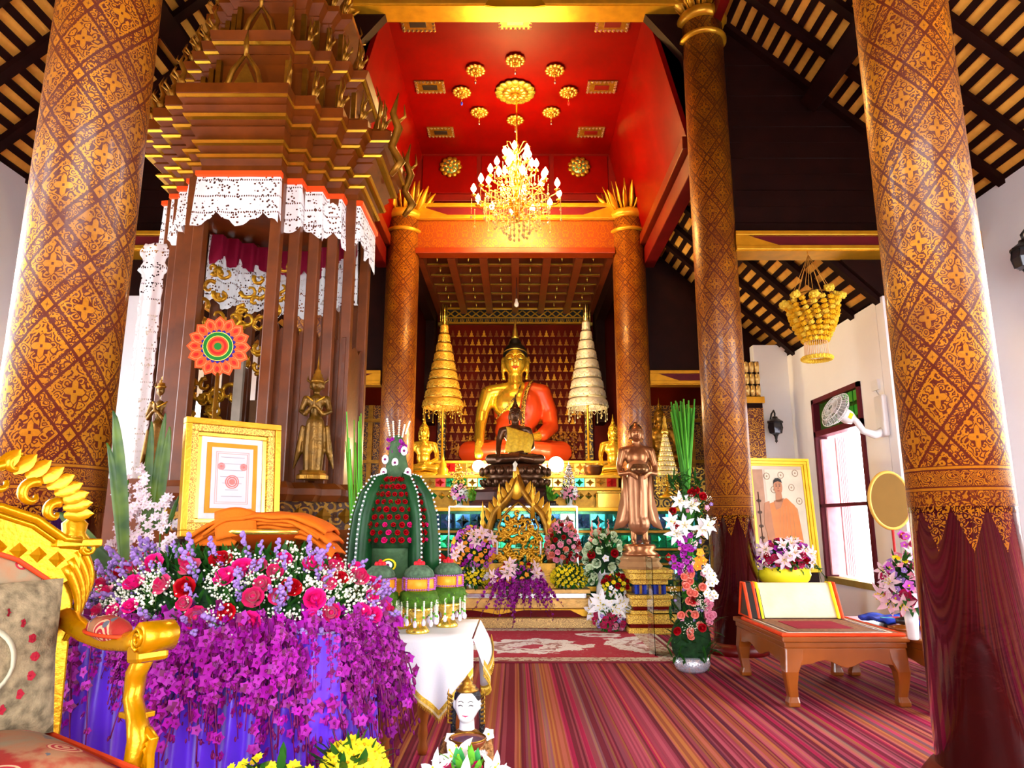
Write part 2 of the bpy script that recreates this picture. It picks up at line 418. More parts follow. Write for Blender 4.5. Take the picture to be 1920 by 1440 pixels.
# striped carpet
def carpet():
    m, nt, b = newmat('striped_carpet'); g = G(nt); co = g.coord('Object'); x, y, z = g.sep(co)
    wx = g.m('ADD', x, g.m('MULTIPLY', g.noise(co, 1.2, 1), 0.006))
    a = g.white(g.m('FLOOR', g.m('MULTIPLY', wx, 34.0))); b2 = g.white(g.m('FLOOR', g.m('MULTIPLY', wx, 83.0)))
    c1 = g.ramp(a, [(0.0, (0.16, 0.004, 0.018)), (0.18, (0.42, 0.06, 0.10)), (0.36, (0.13, 0.010, 0.020)), (0.5, (0.46, 0.13, 0.035)), (0.68, (0.50, 0.004, 0.075)), (0.82, (0.07, 0.008, 0.03)), (0.92, (0.20, 0.10, 0.12))], 'CONSTANT')
    c2 = g.ramp(b2, [(0.0, (0.20, 0.006, 0.03)), (0.3, (0.46, 0.09, 0.12)), (0.6, (0.10, 0.006, 0.02)), (0.8, (0.50, 0.20, 0.05))], 'CONSTANT')
    nt.links.new(g.mix(0.42, c1, c2), b.inputs['Base Color']); b.inputs['Roughness'].default_value = 0.9
    b.inputs['Specular IOR Level'].default_value = 0.2
    nt.links.new(g.bump(g.noise(co, 260, 2), 0.4, 0.004), b.inputs['Normal'])
    return m
CARPET = carpet()

# ------------------------------------------------------------------ daylight portals (the door behind the camera and the side windows)
XN, XF = 4.86, 3.9           # near and far aisle walls
portal('door_portal', (0, -2.05, 1.6), (PI/2, 0, 0), 4.4, 3.2)
NEARW = [(0.0, 1.6), (2.8, 5.5)]
for y0, y1 in NEARW:
    portal('window_portal', (XN+0.1, (y0+y1)/2, 1.8), (0, PI/2, 0), 2.7, y1-y0)
    portal('window_portal', (-XN-0.1, (y0+y1)/2, 1.8), (0, -PI/2, 0), 2.7, y1-y0)
portal('window_portal', (XF+0.2, 8.38, 1.65), (0, PI/2, 0), 2.2, 1.2)
portal('window_portal', (-XF-0.2, 8.65, 1.65), (0, -PI/2, 0), 2.1, 1.3)  # portal of the added far left window

# ------------------------------------------------------------------ floor, ground, walls
struct(MB().box(-XN-0.15, XN+0.15, -2.1, 13.2, -0.12, 0.0).build('floor', CARPET))
struct(MB().box(-40, 40, -50, 40, -0.4, -0.13).build('ground', mat('pale_paving', (0.62, 0.60, 0.56), 0.9)))

def wall_x(name, x, th, y0, y1, z1, holes, m):
    """wall across X with rectangular window holes (y0,y1,z0,z1)"""
    mb = MB(); s = 1 if x > 0 else -1; xa, xb = sorted((x, x+s*th)); y = y0
    for (a, b_, za, zb) in sorted(holes):
        mb.box(xa, xb, y, a, 0, z1); mb.box(xa, xb, a, b_, 0, za); mb.box(xa, xb, a, b_, zb, z1); y = b_
    mb.box(xa, xb, y, y1, 0, z1)
    return struct(mb.build(name, m))
WZN = 1.2 + 0.69*XN; WZF = 1.2 + 0.604*XF
near_h = [(a, b_, 0.45, 3.15) for a, b_ in NEARW]
wall_x('wall_right_near', XN, 0.2, -2, 7.1, WZN, near_h, WHITE)
wall_x('wall_left_near', -XN, 0.2, -2, 7.1, WZN, near_h, WHITE)
WIN = (7.74, 9.02, 0.53, 2.78)
wall_x('wall_right_far', XF, 0.25, 7.26, 13.2, WZF, [WIN], WHITE)
wall_x('wall_left_far', -XF, 0.25, 7.26, 13.2, WZF, [(8.0, 9.3, 0.6, 2.7)], WHITE)  # hidden window hole, added to brighten the opposite far wall
for s, nm in ((1, 'right'), (-1, 'left')):
    struct(MB().box(*sorted((s*XF, s*(XN+0.2))), 7.1, 7.25, 0, WZN+0.6).build('wall_step_'+nm, WHITE))
    struct(MB().box(*sorted((s*3.42, s*XF)), 9.75, 9.9, 0, 3.72).build('wall_return_'+nm, WHITE))
wf = MB(); wf.box(-XN-0.2, -2.2, -2.15, -2, 0, 8.3); wf.box(2.2, XN+0.2, -2.15, -2, 0, 8.3); wf.box(-2.2, 2.2, -2.15, -2, 3.2, 8.3)
struct(wf.build('wall_front', WHITE))
struct(MB().box(-XF-0.2, XF+0.2, 13.0, 13.2, 0, 6.4).build('wall_back', ST_PANEL))

# ------------------------------------------------------------------ aisle roofs: sheathing, tiles, battens, rafters, purlins
BAT = DARKW
def roof(name, s, xi, xo, zo, k, y0, y1, yvis, raf=0.62, pitch=0.15, xmin=None):
    sl = math.sqrt(1+k*k); L = (xo-xi)*sl
    o = struct(MB().build(name, DARKW))
    ax = Vector((s/sl, 0, -k/sl)); nz = Vector((s*k/sl, 0, 1/sl)); base = Vector((s*xi, 0, zo+k*(xo-xi)))
    def P(a, y, h): return base + ax*a + nz*h + Vector((0, y, 0))
    def slab(mb, a0, a1, ya, yb, h0, h1):
        vs_ = [P(a, y, h) for h in (h0, h1) for a, y in ((a0, ya), (a1, ya), (a1, yb), (a0, yb))]
        f = [(0,3,2,1),(4,5,6,7),(0,1,5,4),(1,2,6,5),(2,3,7,6),(3,0,4,7)]
        if s < 0: f = [tuple(reversed(q)) for q in f]
        return mb.add(vs_, f)
    slab(MB(), 0, L+0.3, y0, y1, 0.10, 0.14).build('roof_sheathing', DARKW, o)
    n = int(L/pitch); nb = int((y1-yvis)/raf)
    base_me = MB(); slab(base_me, 0, pitch, 0, raf, 0.05, 0.085); tme = base_me.mesh('roof_tile', TILE)
    bm_ = slab(MB(), -0.034, 0.034, y0, y1, 0.025, 0.05).mesh('batten', DARKW)
    rm = slab(MB(), 0, L+0.3, -0.05, 0.05, -0.03, 0.03).mesh('rafter', DARKW)
    for i in range(n+1):
        off = ax*(i*pitch)
        inst('batten', bm_, o, off)
        for j in range(nb):
            if i < n:
                jit = R.uniform(-0.008, 0.008)
                inst('roof_tile', tme, o, off + Vector((0, y1-(j+1)*raf, 0)) + nz*jit)
    for j in range(nb+1): inst('rafter', rm, o, (0, y1-j*raf, 0))
    if yvis - y0 > 0.1:
        slab(MB(), 0, L+0.3, y0, yvis, 0.02, 0.09).build('roof_tile', TILE, o)
    for fr in (0.47,):
        slab(MB(), L*fr-0.10, L*fr+0.10, y0, y1, -0.20, -0.03).build('purlin', DARKW, o)
    return o
KN = 0.89
for s, nm in ((1, 'right'), (-1, 'left')):
    roof('ceiling_aisle_%s_near' % nm, s, 2.05, XN, WZN, KN, -2.0, 7.0, 3.3, 0.55)
    roof('ceiling_aisle_%s_far' % nm, s, 1.9, XF, WZF, 0.94, 7.2, 13.0, 7.2, 0.58)
    # dark boarded gable above the aisle tie beam
    g_ = struct(MB().build('wall_gable_'+nm, DARKW))
    zt = lambda x: WZN + KN*(XN-x) - 0.06
    z = 4.0
    for i in range(17):
        za, zb = z, z+0.19
        xe = XN - (zb - WZN)/KN + 0.07 if zb > WZN else XN+0.1
        xe2 = XN - (za - WZN)/KN + 0.07 if za > WZN else XN+0.1
        if xe < 2.12: break
        po = [(s*2.05, za), (s*xe2, za), (s*xe, zb-0.004), (s*2.05, zb-0.004)]
        if s < 0: po.reverse()
        MB().prism(po, 7.04+0.003*(i % 2), 7.09, 0, 'y').build('plank', DARKW, g_, fix=True)
        z = zb
    struct(MB().prism([(s*2.3, 4.05), (s*3.42, 4.05), (s*XF, WZF+0.02), (s*(XN+0.1), WZF+0.02), (s*(XN+0.1), 4.6), (s*2.3, 5.2)], 7.09, 7.16, 0, 'y').build('wall_gable_light_stop_'+nm, DARKW, fix=True))  # added dark panel blocking the light leak above the far aisle roof
    a, b_ = sorted((s*2.26, s*2.36))
    struct(MB().box(a, b_, 7.1, 13.1, 5.2, 8.3).build('wall_side_light_stop_'+nm, DARKW))  # added outer panel closing the light gap between nave and aisle roof
struct(MB().box(-2.36, 2.36, 7.1, 13.2, 8.2, 8.3).build('ceiling_light_stop', DARKW))  # added cover above the far nave, unseen, to keep stray daylight out
struct(MB().box(-2.3, 2.3, 13.0, 13.2, 6.4, 8.3).build('wall_back_light_stop', DARKW))  # added end of the same cover, closing it against daylight
# gilded beams: a maroon inlay between gold rails, pointed at the ends
def gilt_beam(name, x0, x1, y, z0, z1, dep=0.26, boss=False, ends=True):
    o = struct(MB().box(x0, x1, y-dep/2+0.02, y+dep/2, z0, z1).build(name, MAROON, bevel=0.006))
    h = z1-z0; r = h*0.24
    for za, zb in ((z0, z0+r), (z1-r, z1)):
        MB().box(x0, x1, y-dep/2-0.02, y-dep/2+0.03, za, zb).build('gold_rail', GOLD, o, bevel=0.008)
    if ends:
        for sx, xe in ((1, x0), (-1, x1)):
            po = [(xe, z0+r), (xe+sx*h*2.1, z0+r), (xe+sx*h*0.9, (z0+z1)/2+h*0.14), (xe+sx*h*0.6, z1-r), (xe, z1-r)]
            if sx < 0: po.reverse()
            MB().prism(po, y-dep/2-0.012, y-dep/2+0.03, 0, 'y').build('gold_corner', GOLD, o, fix=True)
    MB().box(x0, x1, y-dep/2, y+dep/2, z0-0.012, z0).build('gold_soffit', GOLD, o)
    if boss:
        MB().lathe([(0.0, -0.05), (0.14, -0.045), (0.20, -0.01), (0.24, 0.0)], 20, (0, y-dep/2-0.05, (z0+z1)/2-0.03), sy=0.7).build('gold_boss', GOLD_Y, o)
        MB().prism([(-0.34, z0-0.03), (-0.2, z0-0.05), (0.2, z0-0.05), (0.34, z0-0.03), (0.24, z0+0.15), (-0.24, z0+0.15)], y-dep/2-0.035, y-dep/2-0.01, 0, 'y').build('boss_plate', GOLD_Y, o, fix=True)
    return o
gilt_beam('trim_1', -1.95, 1.95, 7.0, 6.92, 7.30, boss=True)
gilt_beam('trim_2', -1.55, 1.55, 10.0, 5.72, 5.97)
for s, k in ((1, 3), (-1, 4)):
    a, b_ = sorted((s*2.3, s*XN)); gilt_beam('trim_%d' % k, a, b_, 6.98, 3.99, 4.20)
for s, k in ((1, 5), (-1, 6)):
    a, b_ = sorted((s*1.95, s*XF)); gilt_beam('trim_%d' % k, a, b_, 10.0, 3.18, 3.38, 0.2)
# stencilled frieze under the far beam
fz = struct(MB().box(-1.5, 1.5, 9.92, 10.06, 5.26, 5.71).build('trim_7', ST_FRIEZE))
MB().box(-1.5, 1.5, 9.86, 10.08, 5.17, 5.26).build('ledge', mat('orange_lacquer', (0.30, 0.03, 0.001), 0.35, 0.1), fz, bevel=0.01)

# ------------------------------------------------------------------ nave ceiling
ce = MB()
ce.box(-1.52, 1.52, 7.15, 10.5, 7.10, 7.16)
co_ = struct(ce.build('ceiling', REDC))
for s in (1, -1):
    po = [(s*1.52, 7.10), (s*1.93, 5.42), (s*1.99, 5.42), (s*1.56, 7.16)]
    if s < 0: po.reverse()
    MB().prism(po, 7.15, 10.5, 0, 'y').build('sloping_panel', REDC, co_, fix=True)
    a, b_ = sorted((s*1.86, s*2.02))
    MB().box(a, b_, 7.1, 10.5, 5.28, 5.44).build('purlin', mat('red_timber', (0.14, 0.010, 0.001), 0.4), co_, bevel=0.01)
    a, b_ = sorted((s*1.93, s*2.10))
    MB().box(a, b_, 7.1, 10.5, 5.0, 5.26).build('lower_purlin', REDW, co_, bevel=0.01)
up = MB(); up.box(-2.35, 2.35, -2, 7.1, 8.2, 8.3); up.box(-2.3, -2.2, -2, 7.1, 6.7, 8.2); up.box(2.2, 2.3, -2, 7.1, 6.7, 8.2); up.box(-2.3, 2.3, 7.05, 7.15, 7.28, 8.2)
struct(up.build('ceiling_near', REDW))
# corner braces beside the tie beam
for s in (1, -1):
    po = [(s*1.45, 6.95), (s*2.1, 6.95), (s*2.1, 5.9), (s*2.0, 5.95), (s*1.88, 6.40)]
    if s < 0: po.reverse()
    struct(MB().prism(po, 7.0, 7.12, 0, 'y').build('trim_brace', DARKW, fix=True))
# gable wall above the far beam
gw = struct(MB().prism([(-2.0, 5.4), (2.0, 5.4), (2.0, 6.2), (1.55, 7.15), (-1.55, 7.15), (-2.0, 6.2)], 10.42, 10.52, 0, 'y').build('wall_gable_back', REDW, fix=True))
for x0, x1, z0, z1 in ((-1.5, -0.62, 6.4, 7.06), (-0.55, 0.55, 6.4, 7.06), (0.62, 1.5, 6.4, 7.06)):
    MB().box(x0, x1, 10.40, 10.43, z0, z1).build('panel', REDC, gw, bevel=0.01)
MB().box(-1.9, 1.9, 10.34, 10.42, 6.24, 6.36).build('rail', REDW, gw, bevel=0.01)
MB().box(-1.9, 1.9, 10.30, 10.42, 5.95, 6.05).build('rail', DARKW, gw, bevel=0.01)

# ------------------------------------------------------------------ coffered ceiling over the altar
cf = struct(MB().box(-1.62, 1.62, 10.06, 13.0, 5.40, 5.46).build('ceiling_coffered', stencil('glass_mosaic', (0.30, 0.20, 0.02), (0.95, 0.75, 0.15), 30, 0.0)))
WOODC = mat('coffer_timber', (0.17, 0.028, 0.006), 0.35, 0, 0.2, 5)
for i in range(7): MB().box(-1.47+i*0.49-0.06, -1.47+i*0.49+0.06, 10.08, 13.0, 5.16, 5.40).build('beam', WOODC, cf)
bme = MB().box(-1.47, 1.47, -0.035, 0.035, 5.24, 5.39).mesh('cross_beam', WOODC)
gme = MB().box(-1.40, 1.40, -0.012, 0.0, -0.01, 0.012).mesh('gold_edge', GOLD_S)
bos = MB().lathe([(0.0, -0.17), (0.012, -0.13), (0.022, -0.12), (0.01, -0.10), (0.04, -0.08), (0.015, -0.06), (0.065, -0.035), (0.03, -0.02), (0.09, 0.0)], 10).mesh('hanging_boss', GOLD_S)
for j in range(7):
    y = 10.12+j*0.47
    inst('cross_beam', bme, cf, (0, y, 0)); inst('gold_edge', gme, cf, (0, y-0.036, 5.25))
    if j < 6:
        for i in range(6): inst('hanging_boss', bos, cf, (-1.225+i*0.49, y+0.235, 5.39))
for s in (1, -1):
    a, b_ = sorted((s*1.50, s*1.66)); MB().box(a, b_, 10.06, 13.0, 4.9, 5.45).build('side_beam', DARKW, cf)
    MB().box(a, b_, 12.5, 13.0, 3.0, 4.9).build('side_beam', DARKW, cf)
# dark boarding above the far aisle beams keeps the chamber closed
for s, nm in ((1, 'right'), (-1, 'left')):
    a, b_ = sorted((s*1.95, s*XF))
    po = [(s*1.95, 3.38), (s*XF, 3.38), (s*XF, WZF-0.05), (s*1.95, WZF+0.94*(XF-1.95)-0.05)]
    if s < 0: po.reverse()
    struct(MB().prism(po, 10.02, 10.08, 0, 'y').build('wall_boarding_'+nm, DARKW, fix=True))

# ------------------------------------------------------------------ far right window
w1 = struct(MB().build('window_1', WHITE))
y0, y1, z0, z1 = WIN
FRM = mat('maroon_window_frame', (0.11, 0.008, 0.018), 0.4)
PINKC = mat('pink_painted_shutter', (0.85, 0.45, 0.50), 0.6)
for nm, a in (('jamb', (y0, y0+0.06, z0, z1)), ('jamb', (y1-0.06, y1, z0, z1)), ('head', (y0, y1, z1-0.06, z1)), ('sill', (y0-0.03, y1+0.03, z0-0.04, z0+0.03)), ('transom', (y0, y1, 2.29, 2.36)), ('mid_rail', (y0, y1, 1.40, 1.44))):
    MB().box(XF-0.03, XF+0.12, a[0], a[1], a[2], a[3]).build(nm, FRM if nm != 'sill' else mat('olive_sill', (0.30, 0.22, 0.05), 0.5), w1)
MB().box(XF+0.05, XF+0.06, y0+0.06, y1-0.06, 2.36, z1-0.06).build('louvre_back', mat('dark_green_glass', (0.03, 0.09, 0.01), 0.2), w1)
LV = mat('green_glass_louvre', (0.05, 0.65, 0.06), 0.15, trans=0.5, var=0.05)
for i in range(2):
    for j in range(5):
        MB().box(XF+0.0, XF+0.03, y0+0.10+j*0.12, y0+0.19+j*0.12, 2.42+i*0.17, 2.54+i*0.17).build('green_pane', LV, w1)
# open shutters swung inward against the far jamb
for k, (ya, yb) in enumerate(((y1-0.10, y1-0.06), (y1-0.28, y1-0.25))):
    MB().box(XF+0.02+0.1*k, XF+0.3, ya, yb, z0+0.05, 2.26).build('shutter', PINKC, w1, bevel=0.004)
for k in range(4):
    yy = y1-0.33-0.05*k
    MB().box(XF+0.13, XF+0.16, yy, yy+0.012, z0+0.05, 2.26).build('bar', PINKC, w1)
# ------------------------------------------------------------------ six lacquered columns
LQ_A = lacquer_column('column_lacquer_front', 5, 0.40, 1.30, rad=0.24)
LQ_B = lacquer_column('column_lacquer_middle', 5, 0.40, 1.30, gold=(0.62, 0.24, 0.010), amount=0.9, rad=0.22, seed=0.3)
LQ_C = lacquer_column('column_lacquer_back', 5, 0.36, 1.25, gold=(0.62, 0.24, 0.012), amount=0.8, rad=0.25, seed=0.15)
def lotus_capital(t, z, r):
    MB().lathe([(r+0.005, z-0.36), (r+0.04, z-0.345), (r+0.04, z-0.315), (r+0.005, z-0.30)], 28).build('gold_ring', GOLD, t)
    MB().lathe([(r+0.005, z-0.14), (r+0.05, z-0.12), (r+0.06, z-0.08), (r+0.05, z-0.04), (r+0.02, z)], 28).build('gold_ring', GOLD, t)
    for ring, (n, L, out, w) in enumerate(((12, 0.42, 0.13, 0.055), (12, 0.34, 0.20, 0.05), (12, 0.24, 0.22, 0.05))):
        me = MB()
        pts = [(r*0.92, 0, 0), (r+out*0.45, 0, L*0.35), (r+out*0.75, 0, L*0.7), (r+out*1.15, 0, L)]
        me.tube(pts, [w*0.8, w, w*0.7, 0.006], 6, flat=0.35)
        pm = me.mesh('lotus_petal', GOLD if ring else GOLD_D)
        for k in range(n):
            inst('lotus_petal', pm, t, (0, 0, z-0.02), (0, 0, 2*PI*(k+0.5*ring)/n+0.1))
def column(label, x, y, r, top, m, cap, seedz=0.0):
    t = thing('lacquered_column', label, 'column', (x, y, 0), seedz, 'gold and maroon temple columns')
    MB().lathe([(r, 0.10), (r, top)], 48).build('shaft', m, t)
    MB().lathe([(r+0.06, 0), (r+0.06, 0.05), (r+0.02, 0.10)], 40).build('base', REDW, t)
    if cap: lotus_capital(t, cap, r)
    return t
column('gold stencilled maroon column at the far left edge, beside the gold throne chair', -2.22, 3.35, 0.245, 8.15, LQ_A, 0, 0.5)
column('gold stencilled maroon column in the right foreground, in front of the white flower vase', 2.20, 3.5, 0.232, 8.15, LQ_A, 0, 0.2)
column('maroon and gold column with lotus capital half hidden behind the carved pulpit canopy', -2.12, 7.0, 0.222, 6.8, LQ_B, 6.86, 0.9)
column('maroon and gold column with lotus capital rising behind the tall flower stand', 2.12, 7.0, 0.222, 6.8, LQ_B, 6.86, 0.3)
column('farther maroon column with gold lotus capital left of the altar', -1.70, 10.0, 0.245, 5.85, LQ_C, 5.86, 0.1)
column('farther maroon column with gold lotus capital behind the standing bronze monk statue', 1.72, 10.0, 0.245, 5.85, LQ_C, 5.86, 0.7)

# ------------------------------------------------------------------ ceiling rosettes
def rosette(name, label, cat, loc, r, n, face, group=None, mats_=(GOLD_S, GOLD_D, GOLD), parts=True):
    """layered lotus rosette; face = rotation putting its front (+Z) towards the room"""
    t = thing(name, label, cat, loc, 0, group); t.rotation_euler = face
    MB().lathe([(r*0.62, 0), (r*0.70, 0.02), (r*0.60, 0.045), (0, 0.05)], 28).build('disc', mats_[1], t)
    for ring, (rr, L, w, z) in enumerate(((r*0.55, r*0.45, r*0.24, 0.02), (r*0.26, r*0.36, r*0.16, 0.05))):
        me = MB(); me.ell((rr+L*0.45, 0, z), (L*0.55, w, 0.022), 10, 6); pm = me.mesh('petal', mats_[0] if ring == 0 else mats_[2])
        k_ = n if ring == 0 else max(6, n-4)
        for k in range(k_): inst('petal', pm, t, (0, 0, 0), (0, 0, 2*PI*(k+0.5*ring)/k_))
    MB().ell((0, 0, 0.07), (r*0.17, r*0.17, 0.05), 14, 8).build('centre', mats_[2], t)
    return t
DOWN = (PI, 0, 0); C0 = Vector((0.0, 8.72, 7.09))
big = rosette('ceiling_medallion', 'large round glass mosaic medallion on the red ceiling above the chandelier', 'ceiling ornament', C0, 0.285, 16, DOWN,
        mats_=(mat('green_gold_mosaic', (0.42, 0.40, 0.06), 0.25, 0.6, 0.5, 30), GOLD_D, GOLD_S))

nm8 = ['red crystal tip, on the far right of the ring', 'right of the ring, one step towards the altar', 'nearest the altar in the ring, just above the chandelier', 'left of the ring, one step towards the altar',
       'blue crystal tip, on the far left of the ring', 'left of the ring, one step towards the viewer', 'topmost of the ring, nearest the tie beam', 'right of the ring, one step towards the viewer']
for k in range(8):
    a = -k*PI/4
    p = C0 + Vector((0.74*math.cos(a), 0.68*-math.sin(a), 0))
    t = rosette('hanging_lotus', 'small gold hanging lotus, ' + nm8[k], 'ceiling ornament', p, 0.135, 12, DOWN, 'small gold lotuses ringing the medallion', (GOLD_S, GOLD_D, GOLD_S))
    MB().tube([(0,0,0.08), (0,0,0.17)], 0.006, 6).build('stem', GOLD_S, t)
    cm = mat('crystal_blue', (0.05, 0.08, 0.9), 0.1) if k == 4 else mat('crystal_red', (0.9, 0.03, 0.03), 0.1) if k == 0 else SILVER
    MB().ell((0,0,0.19), (0.018, 0.018, 0.03), 8, 6).build('crystal_tip', cm, t)
GRN = mat('teal_mosaic', (0.10, 0.28, 0.16), 0.2, 0.3, 0.4, 30)
for x, lb in ((-1.04, 'green and gold glass lotus on the red gable left of the chandelier'), (1.03, 'dark green and gold glass lotus on the red gable right of the chandelier')):
    rosette('gable_lotus', lb, 'wall ornament', (x, 10.39, 6.845), 0.185, 11, (PI/2, 0, 0), 'glass lotuses on the gable', (GOLD_D, GRN, GOLD_S))
# rectangular stars of glass: frames on the ceiling
rl = [((-1.17, 8.62), 'left of the hanging lotuses'), ((1.19, 8.62), 'right of the hanging lotuses'), ((-1.14, 9.75), 'left, nearest the gable'), ((1.16, 9.75), 'right, nearest the gable'),
      ((-1.17, 7.38), 'left, just behind the gold tie beam'), ((1.17, 7.38), 'right, just behind the gold tie beam'), ((0.0, 7.34), 'in the middle, partly behind the gold tie beam')]
DIA = mat('cut_glass', (0.75, 0.66, 0.35), 0.12, 0.9, 0.3, 40)
for (x, y), lb in rl:
    t = thing('ceiling_plaque', 'rectangular cut glass ceiling plaque, ' + lb, 'ceiling ornament', (x, y, 7.10), 0, 'rectangular glass plaques on the red ceiling')
    MB().box(-0.20, 0.20, -0.13, 0.13, -0.02, 0).build('backing', GOLD_D, t)
    dm = MB().lathe([(0.028, 0), (0.0, -0.022)], 4, cap=False, smooth=False).mesh('glass_bead', DIA)
    for i in range(8):
        for y_ in (-0.115, 0.115): inst('glass_bead', dm, t, (-0.185+i*0.0528, y_, -0.02), (0, 0, PI/4))
    for i in range(3):
        for x_ in (-0.185, 0.185): inst('glass_bead', dm, t, (x_, -0.06+i*0.06, -0.02), (0, 0, PI/4))
    MB().box(-0.10, 0.10, -0.05, 0.05, -0.03, -0.02).build('centre_panel', REDW if x > 0 else BLACK, t, bevel=0.004)

# ------------------------------------------------------------------ chandelier
ch = thing('chandelier', 'blazing gold and crystal chandelier hanging from the red ceiling', 'chandelier', (0.02, 8.72, 5.55))
BRASS = mat('chandelier_brass', (1.0, 0.60, 0.10), 0.18, 0.95, 0.05, 8)
CRY = mat('crystal_drop', (1.0, 0.78, 0.36), 0.05, 0.25, 0.1, 20, trans=0.3)
BULB = mat('glowing_bulb', (1.0, 0.80, 0.42), 0.4, 0, 0, emis=110.0, ecol=(1.0, 0.62, 0.20))
MB().tube([(0,0,0.75), (0,0,1.50)], 0.012, 8).build('chain', BRASS, ch)
MB().lathe([(0.0,-0.42),(0.03,-0.40),(0.06,-0.34),(0.03,-0.28),(0.09,-0.2),(0.13,-0.12),(0.05,-0.04),(0.04,0.06),(0.10,0.14),(0.05,0.24),(0.03,0.36),(0.07,0.44),(0.03,0.52),(0.02,0.66),(0.04,0.72),(0,0.78)], 20).build('stem', BRASS, ch)
bulb_me = MB().lathe([(0.008,0),(0.028,0.018),(0.037,0.05),(0.020,0.09),(0,0.125)], 10).mesh('bulb', BULB)
sleeve = MB().lathe([(0.035,-0.055),(0.04,-0.045),(0.014,-0.04),(0.012,0.0)], 10).mesh('candle_cup', BRASS)
drop_me = MB().lathe([(0,-0.045),(0.013,-0.03),(0.016,-0.018),(0.006,0)], 6, smooth=False).mesh('crystal_drop', CRY)
def string_mesh(L):
    m = MB(); n = int(L/0.022)
    for i in range(n): m.ell((0, 0, -i*0.022-0.008), (0.007, 0.007, 0.009), 5, 4, smooth=False)
    m.lathe([(0,-0.05),(0.014,-0.032),(0.018,-0.018),(0.005,0)], 6, (0,0,-L), smooth=False)
    return m.mesh('crystal_string', CRY)
strs = [string_mesh(L) for L in (0.12, 0.18, 0.24, 0.30)]
for lvl, (n, rad, z) in enumerate(((12, 0.58, -0.06), (8, 0.40, 0.16), (6, 0.27, 0.36), (5, 0.16, 0.52))):
    am = MB(); am.tube([(0.03,0,-0.02), (rad*0.35,0,-0.11), (rad*0.7,0,-0.10), (rad*0.95,0,-0.05), (rad,0,0.0)], [0.014,0.012,0.010,0.009,0.008], 6)
    am.tube([(rad*0.3,0,-0.09), (rad*0.45,0,-0.02), (rad*0.38,0,0.03)], 0.006, 5)
    arm = am.mesh('arm', BRASS)
    for k in range(n):
        a = 2*PI*(k+0.5*(lvl % 2))/n + 0.12
        inst('arm', arm, ch, (0,0,z), (0,0,a))
        p = (rad*math.cos(a), rad*math.sin(a), z+0.055)
        c = inst('candle_cup', sleeve, ch, p); inst('bulb', bulb_me, ch, p)
        for j in range(3):
            q = rad*(0.55+0.2*j) if j < 2 else rad+0.03
            inst('crystal_string', strs[R.randrange(3)] if lvl < 2 else strs[0], ch, (q*math.cos(a+0.06), q*math.sin(a+0.06), z-0.06))
for rr, z, n, L in ((0.44, -0.12, 34, 1), (0.30, -0.2, 26, 2), (0.18, -0.26, 18, 3), (0.10, -0.30, 10, 3)):
    MB().tube([(rr*math.cos(2*PI*k/24), rr*math.sin(2*PI*k/24), z) for k in range(24)], 0.007, 5, closed=True).build('hoop', BRASS, ch)
    for k in range(n):
        a = 2*PI*k/n; inst('crystal_string', strs[min(3, L+R.randint(-1, 0))], ch, (rr*math.cos(a), rr*math.sin(a), z))
for k in range(8):
    a = 2*PI*k/8
    MB().tube([(0.03*math.cos(a),0.03*math.sin(a),0.60), (0.13*math.cos(a),0.13*math.sin(a),0.72), (0.19*math.cos(a),0.19*math.sin(a),0.70), (0.17*math.cos(a),0.17*math.sin(a),0.64)], [0.008,0.007,0.005,0.003], 5).build('scroll', BRASS, ch)
# the lamp's own light: its candles taken together
for z, pw in ((0.42, 22), (-0.02, 42)):
    l = bpy.data.lights.new('chandelier_light', 'POINT'); l.energy = pw*1.0; l.color = (1.0, 0.62, 0.24); l.shadow_soft_size = 0.10
    lo = bpy.data.objects.new('chandelier_light', l); COL.objects.link(lo); lo.parent = ch; lo.location = (0, 0, z)

# small white pendant lamp below the coffers
pl = thing('pendant_bulb', 'small white bulb hanging on a cord below the coffered ceiling', 'lamp', (0.02, 10.9, 4.65))
MB().tube([(0,0,0.12), (0,0,0.62)], 0.006, 5).build('cord', BLACK, pl)
MB().lathe([(0,0),(0.035,0.02),(0.04,0.06),(0.022,0.10),(0.02,0.14),(0,0.15)], 12).build('bulb', WHITEP, pl)
# ------------------------------------------------------------------ carved pulpit with stepped corners
PX, PY = -1.87, 5.09
pul = thing('pulpit', 'towering carved and gilded wooden pulpit with tiered canopy', 'pulpit', (PX, PY, 0))
KS = (0.39, 0.54, 0.70, 0.85, 1.0)          # stepped plan, as fractions of the half width
def redent(h):
    q = [(KS[0]*h, -h)]
    for i in range(4):
        q.append((KS[i]*h, -KS[4-i-1]*h if False else -(KS[4-i])*h)); q.append((KS[i]*h, -(KS[3-i])*h)); q.append((KS[i+1]*h, -(KS[3-i])*h))
    # drop duplicates
    out = []
    for p in q:
        if not out or (abs(out[-1][0]-p[0]) + abs(out[-1][1]-p[1])) > 1e-6: out.append(p)
    quad = out
    full = []
    for k in range(4):
        c, s = (1, 0, -1, 0)[k], (0, 1, 0, -1)[k]
        full += [(c*x - s*y, s*x + c*y) for x, y in quad]
    return full
def tiers(name, prof, m, parent, bevel=0):
    rings = [[(x, y, z) for x, y in redent(h)] for h, z in prof]
    return MB().loft(rings).build(name, m, parent, bevel=bevel)
GILT_LINE = mat('gilt_moulding', (0.60, 0.33, 0.02), 0.25, 0.8, 0.15, 8)
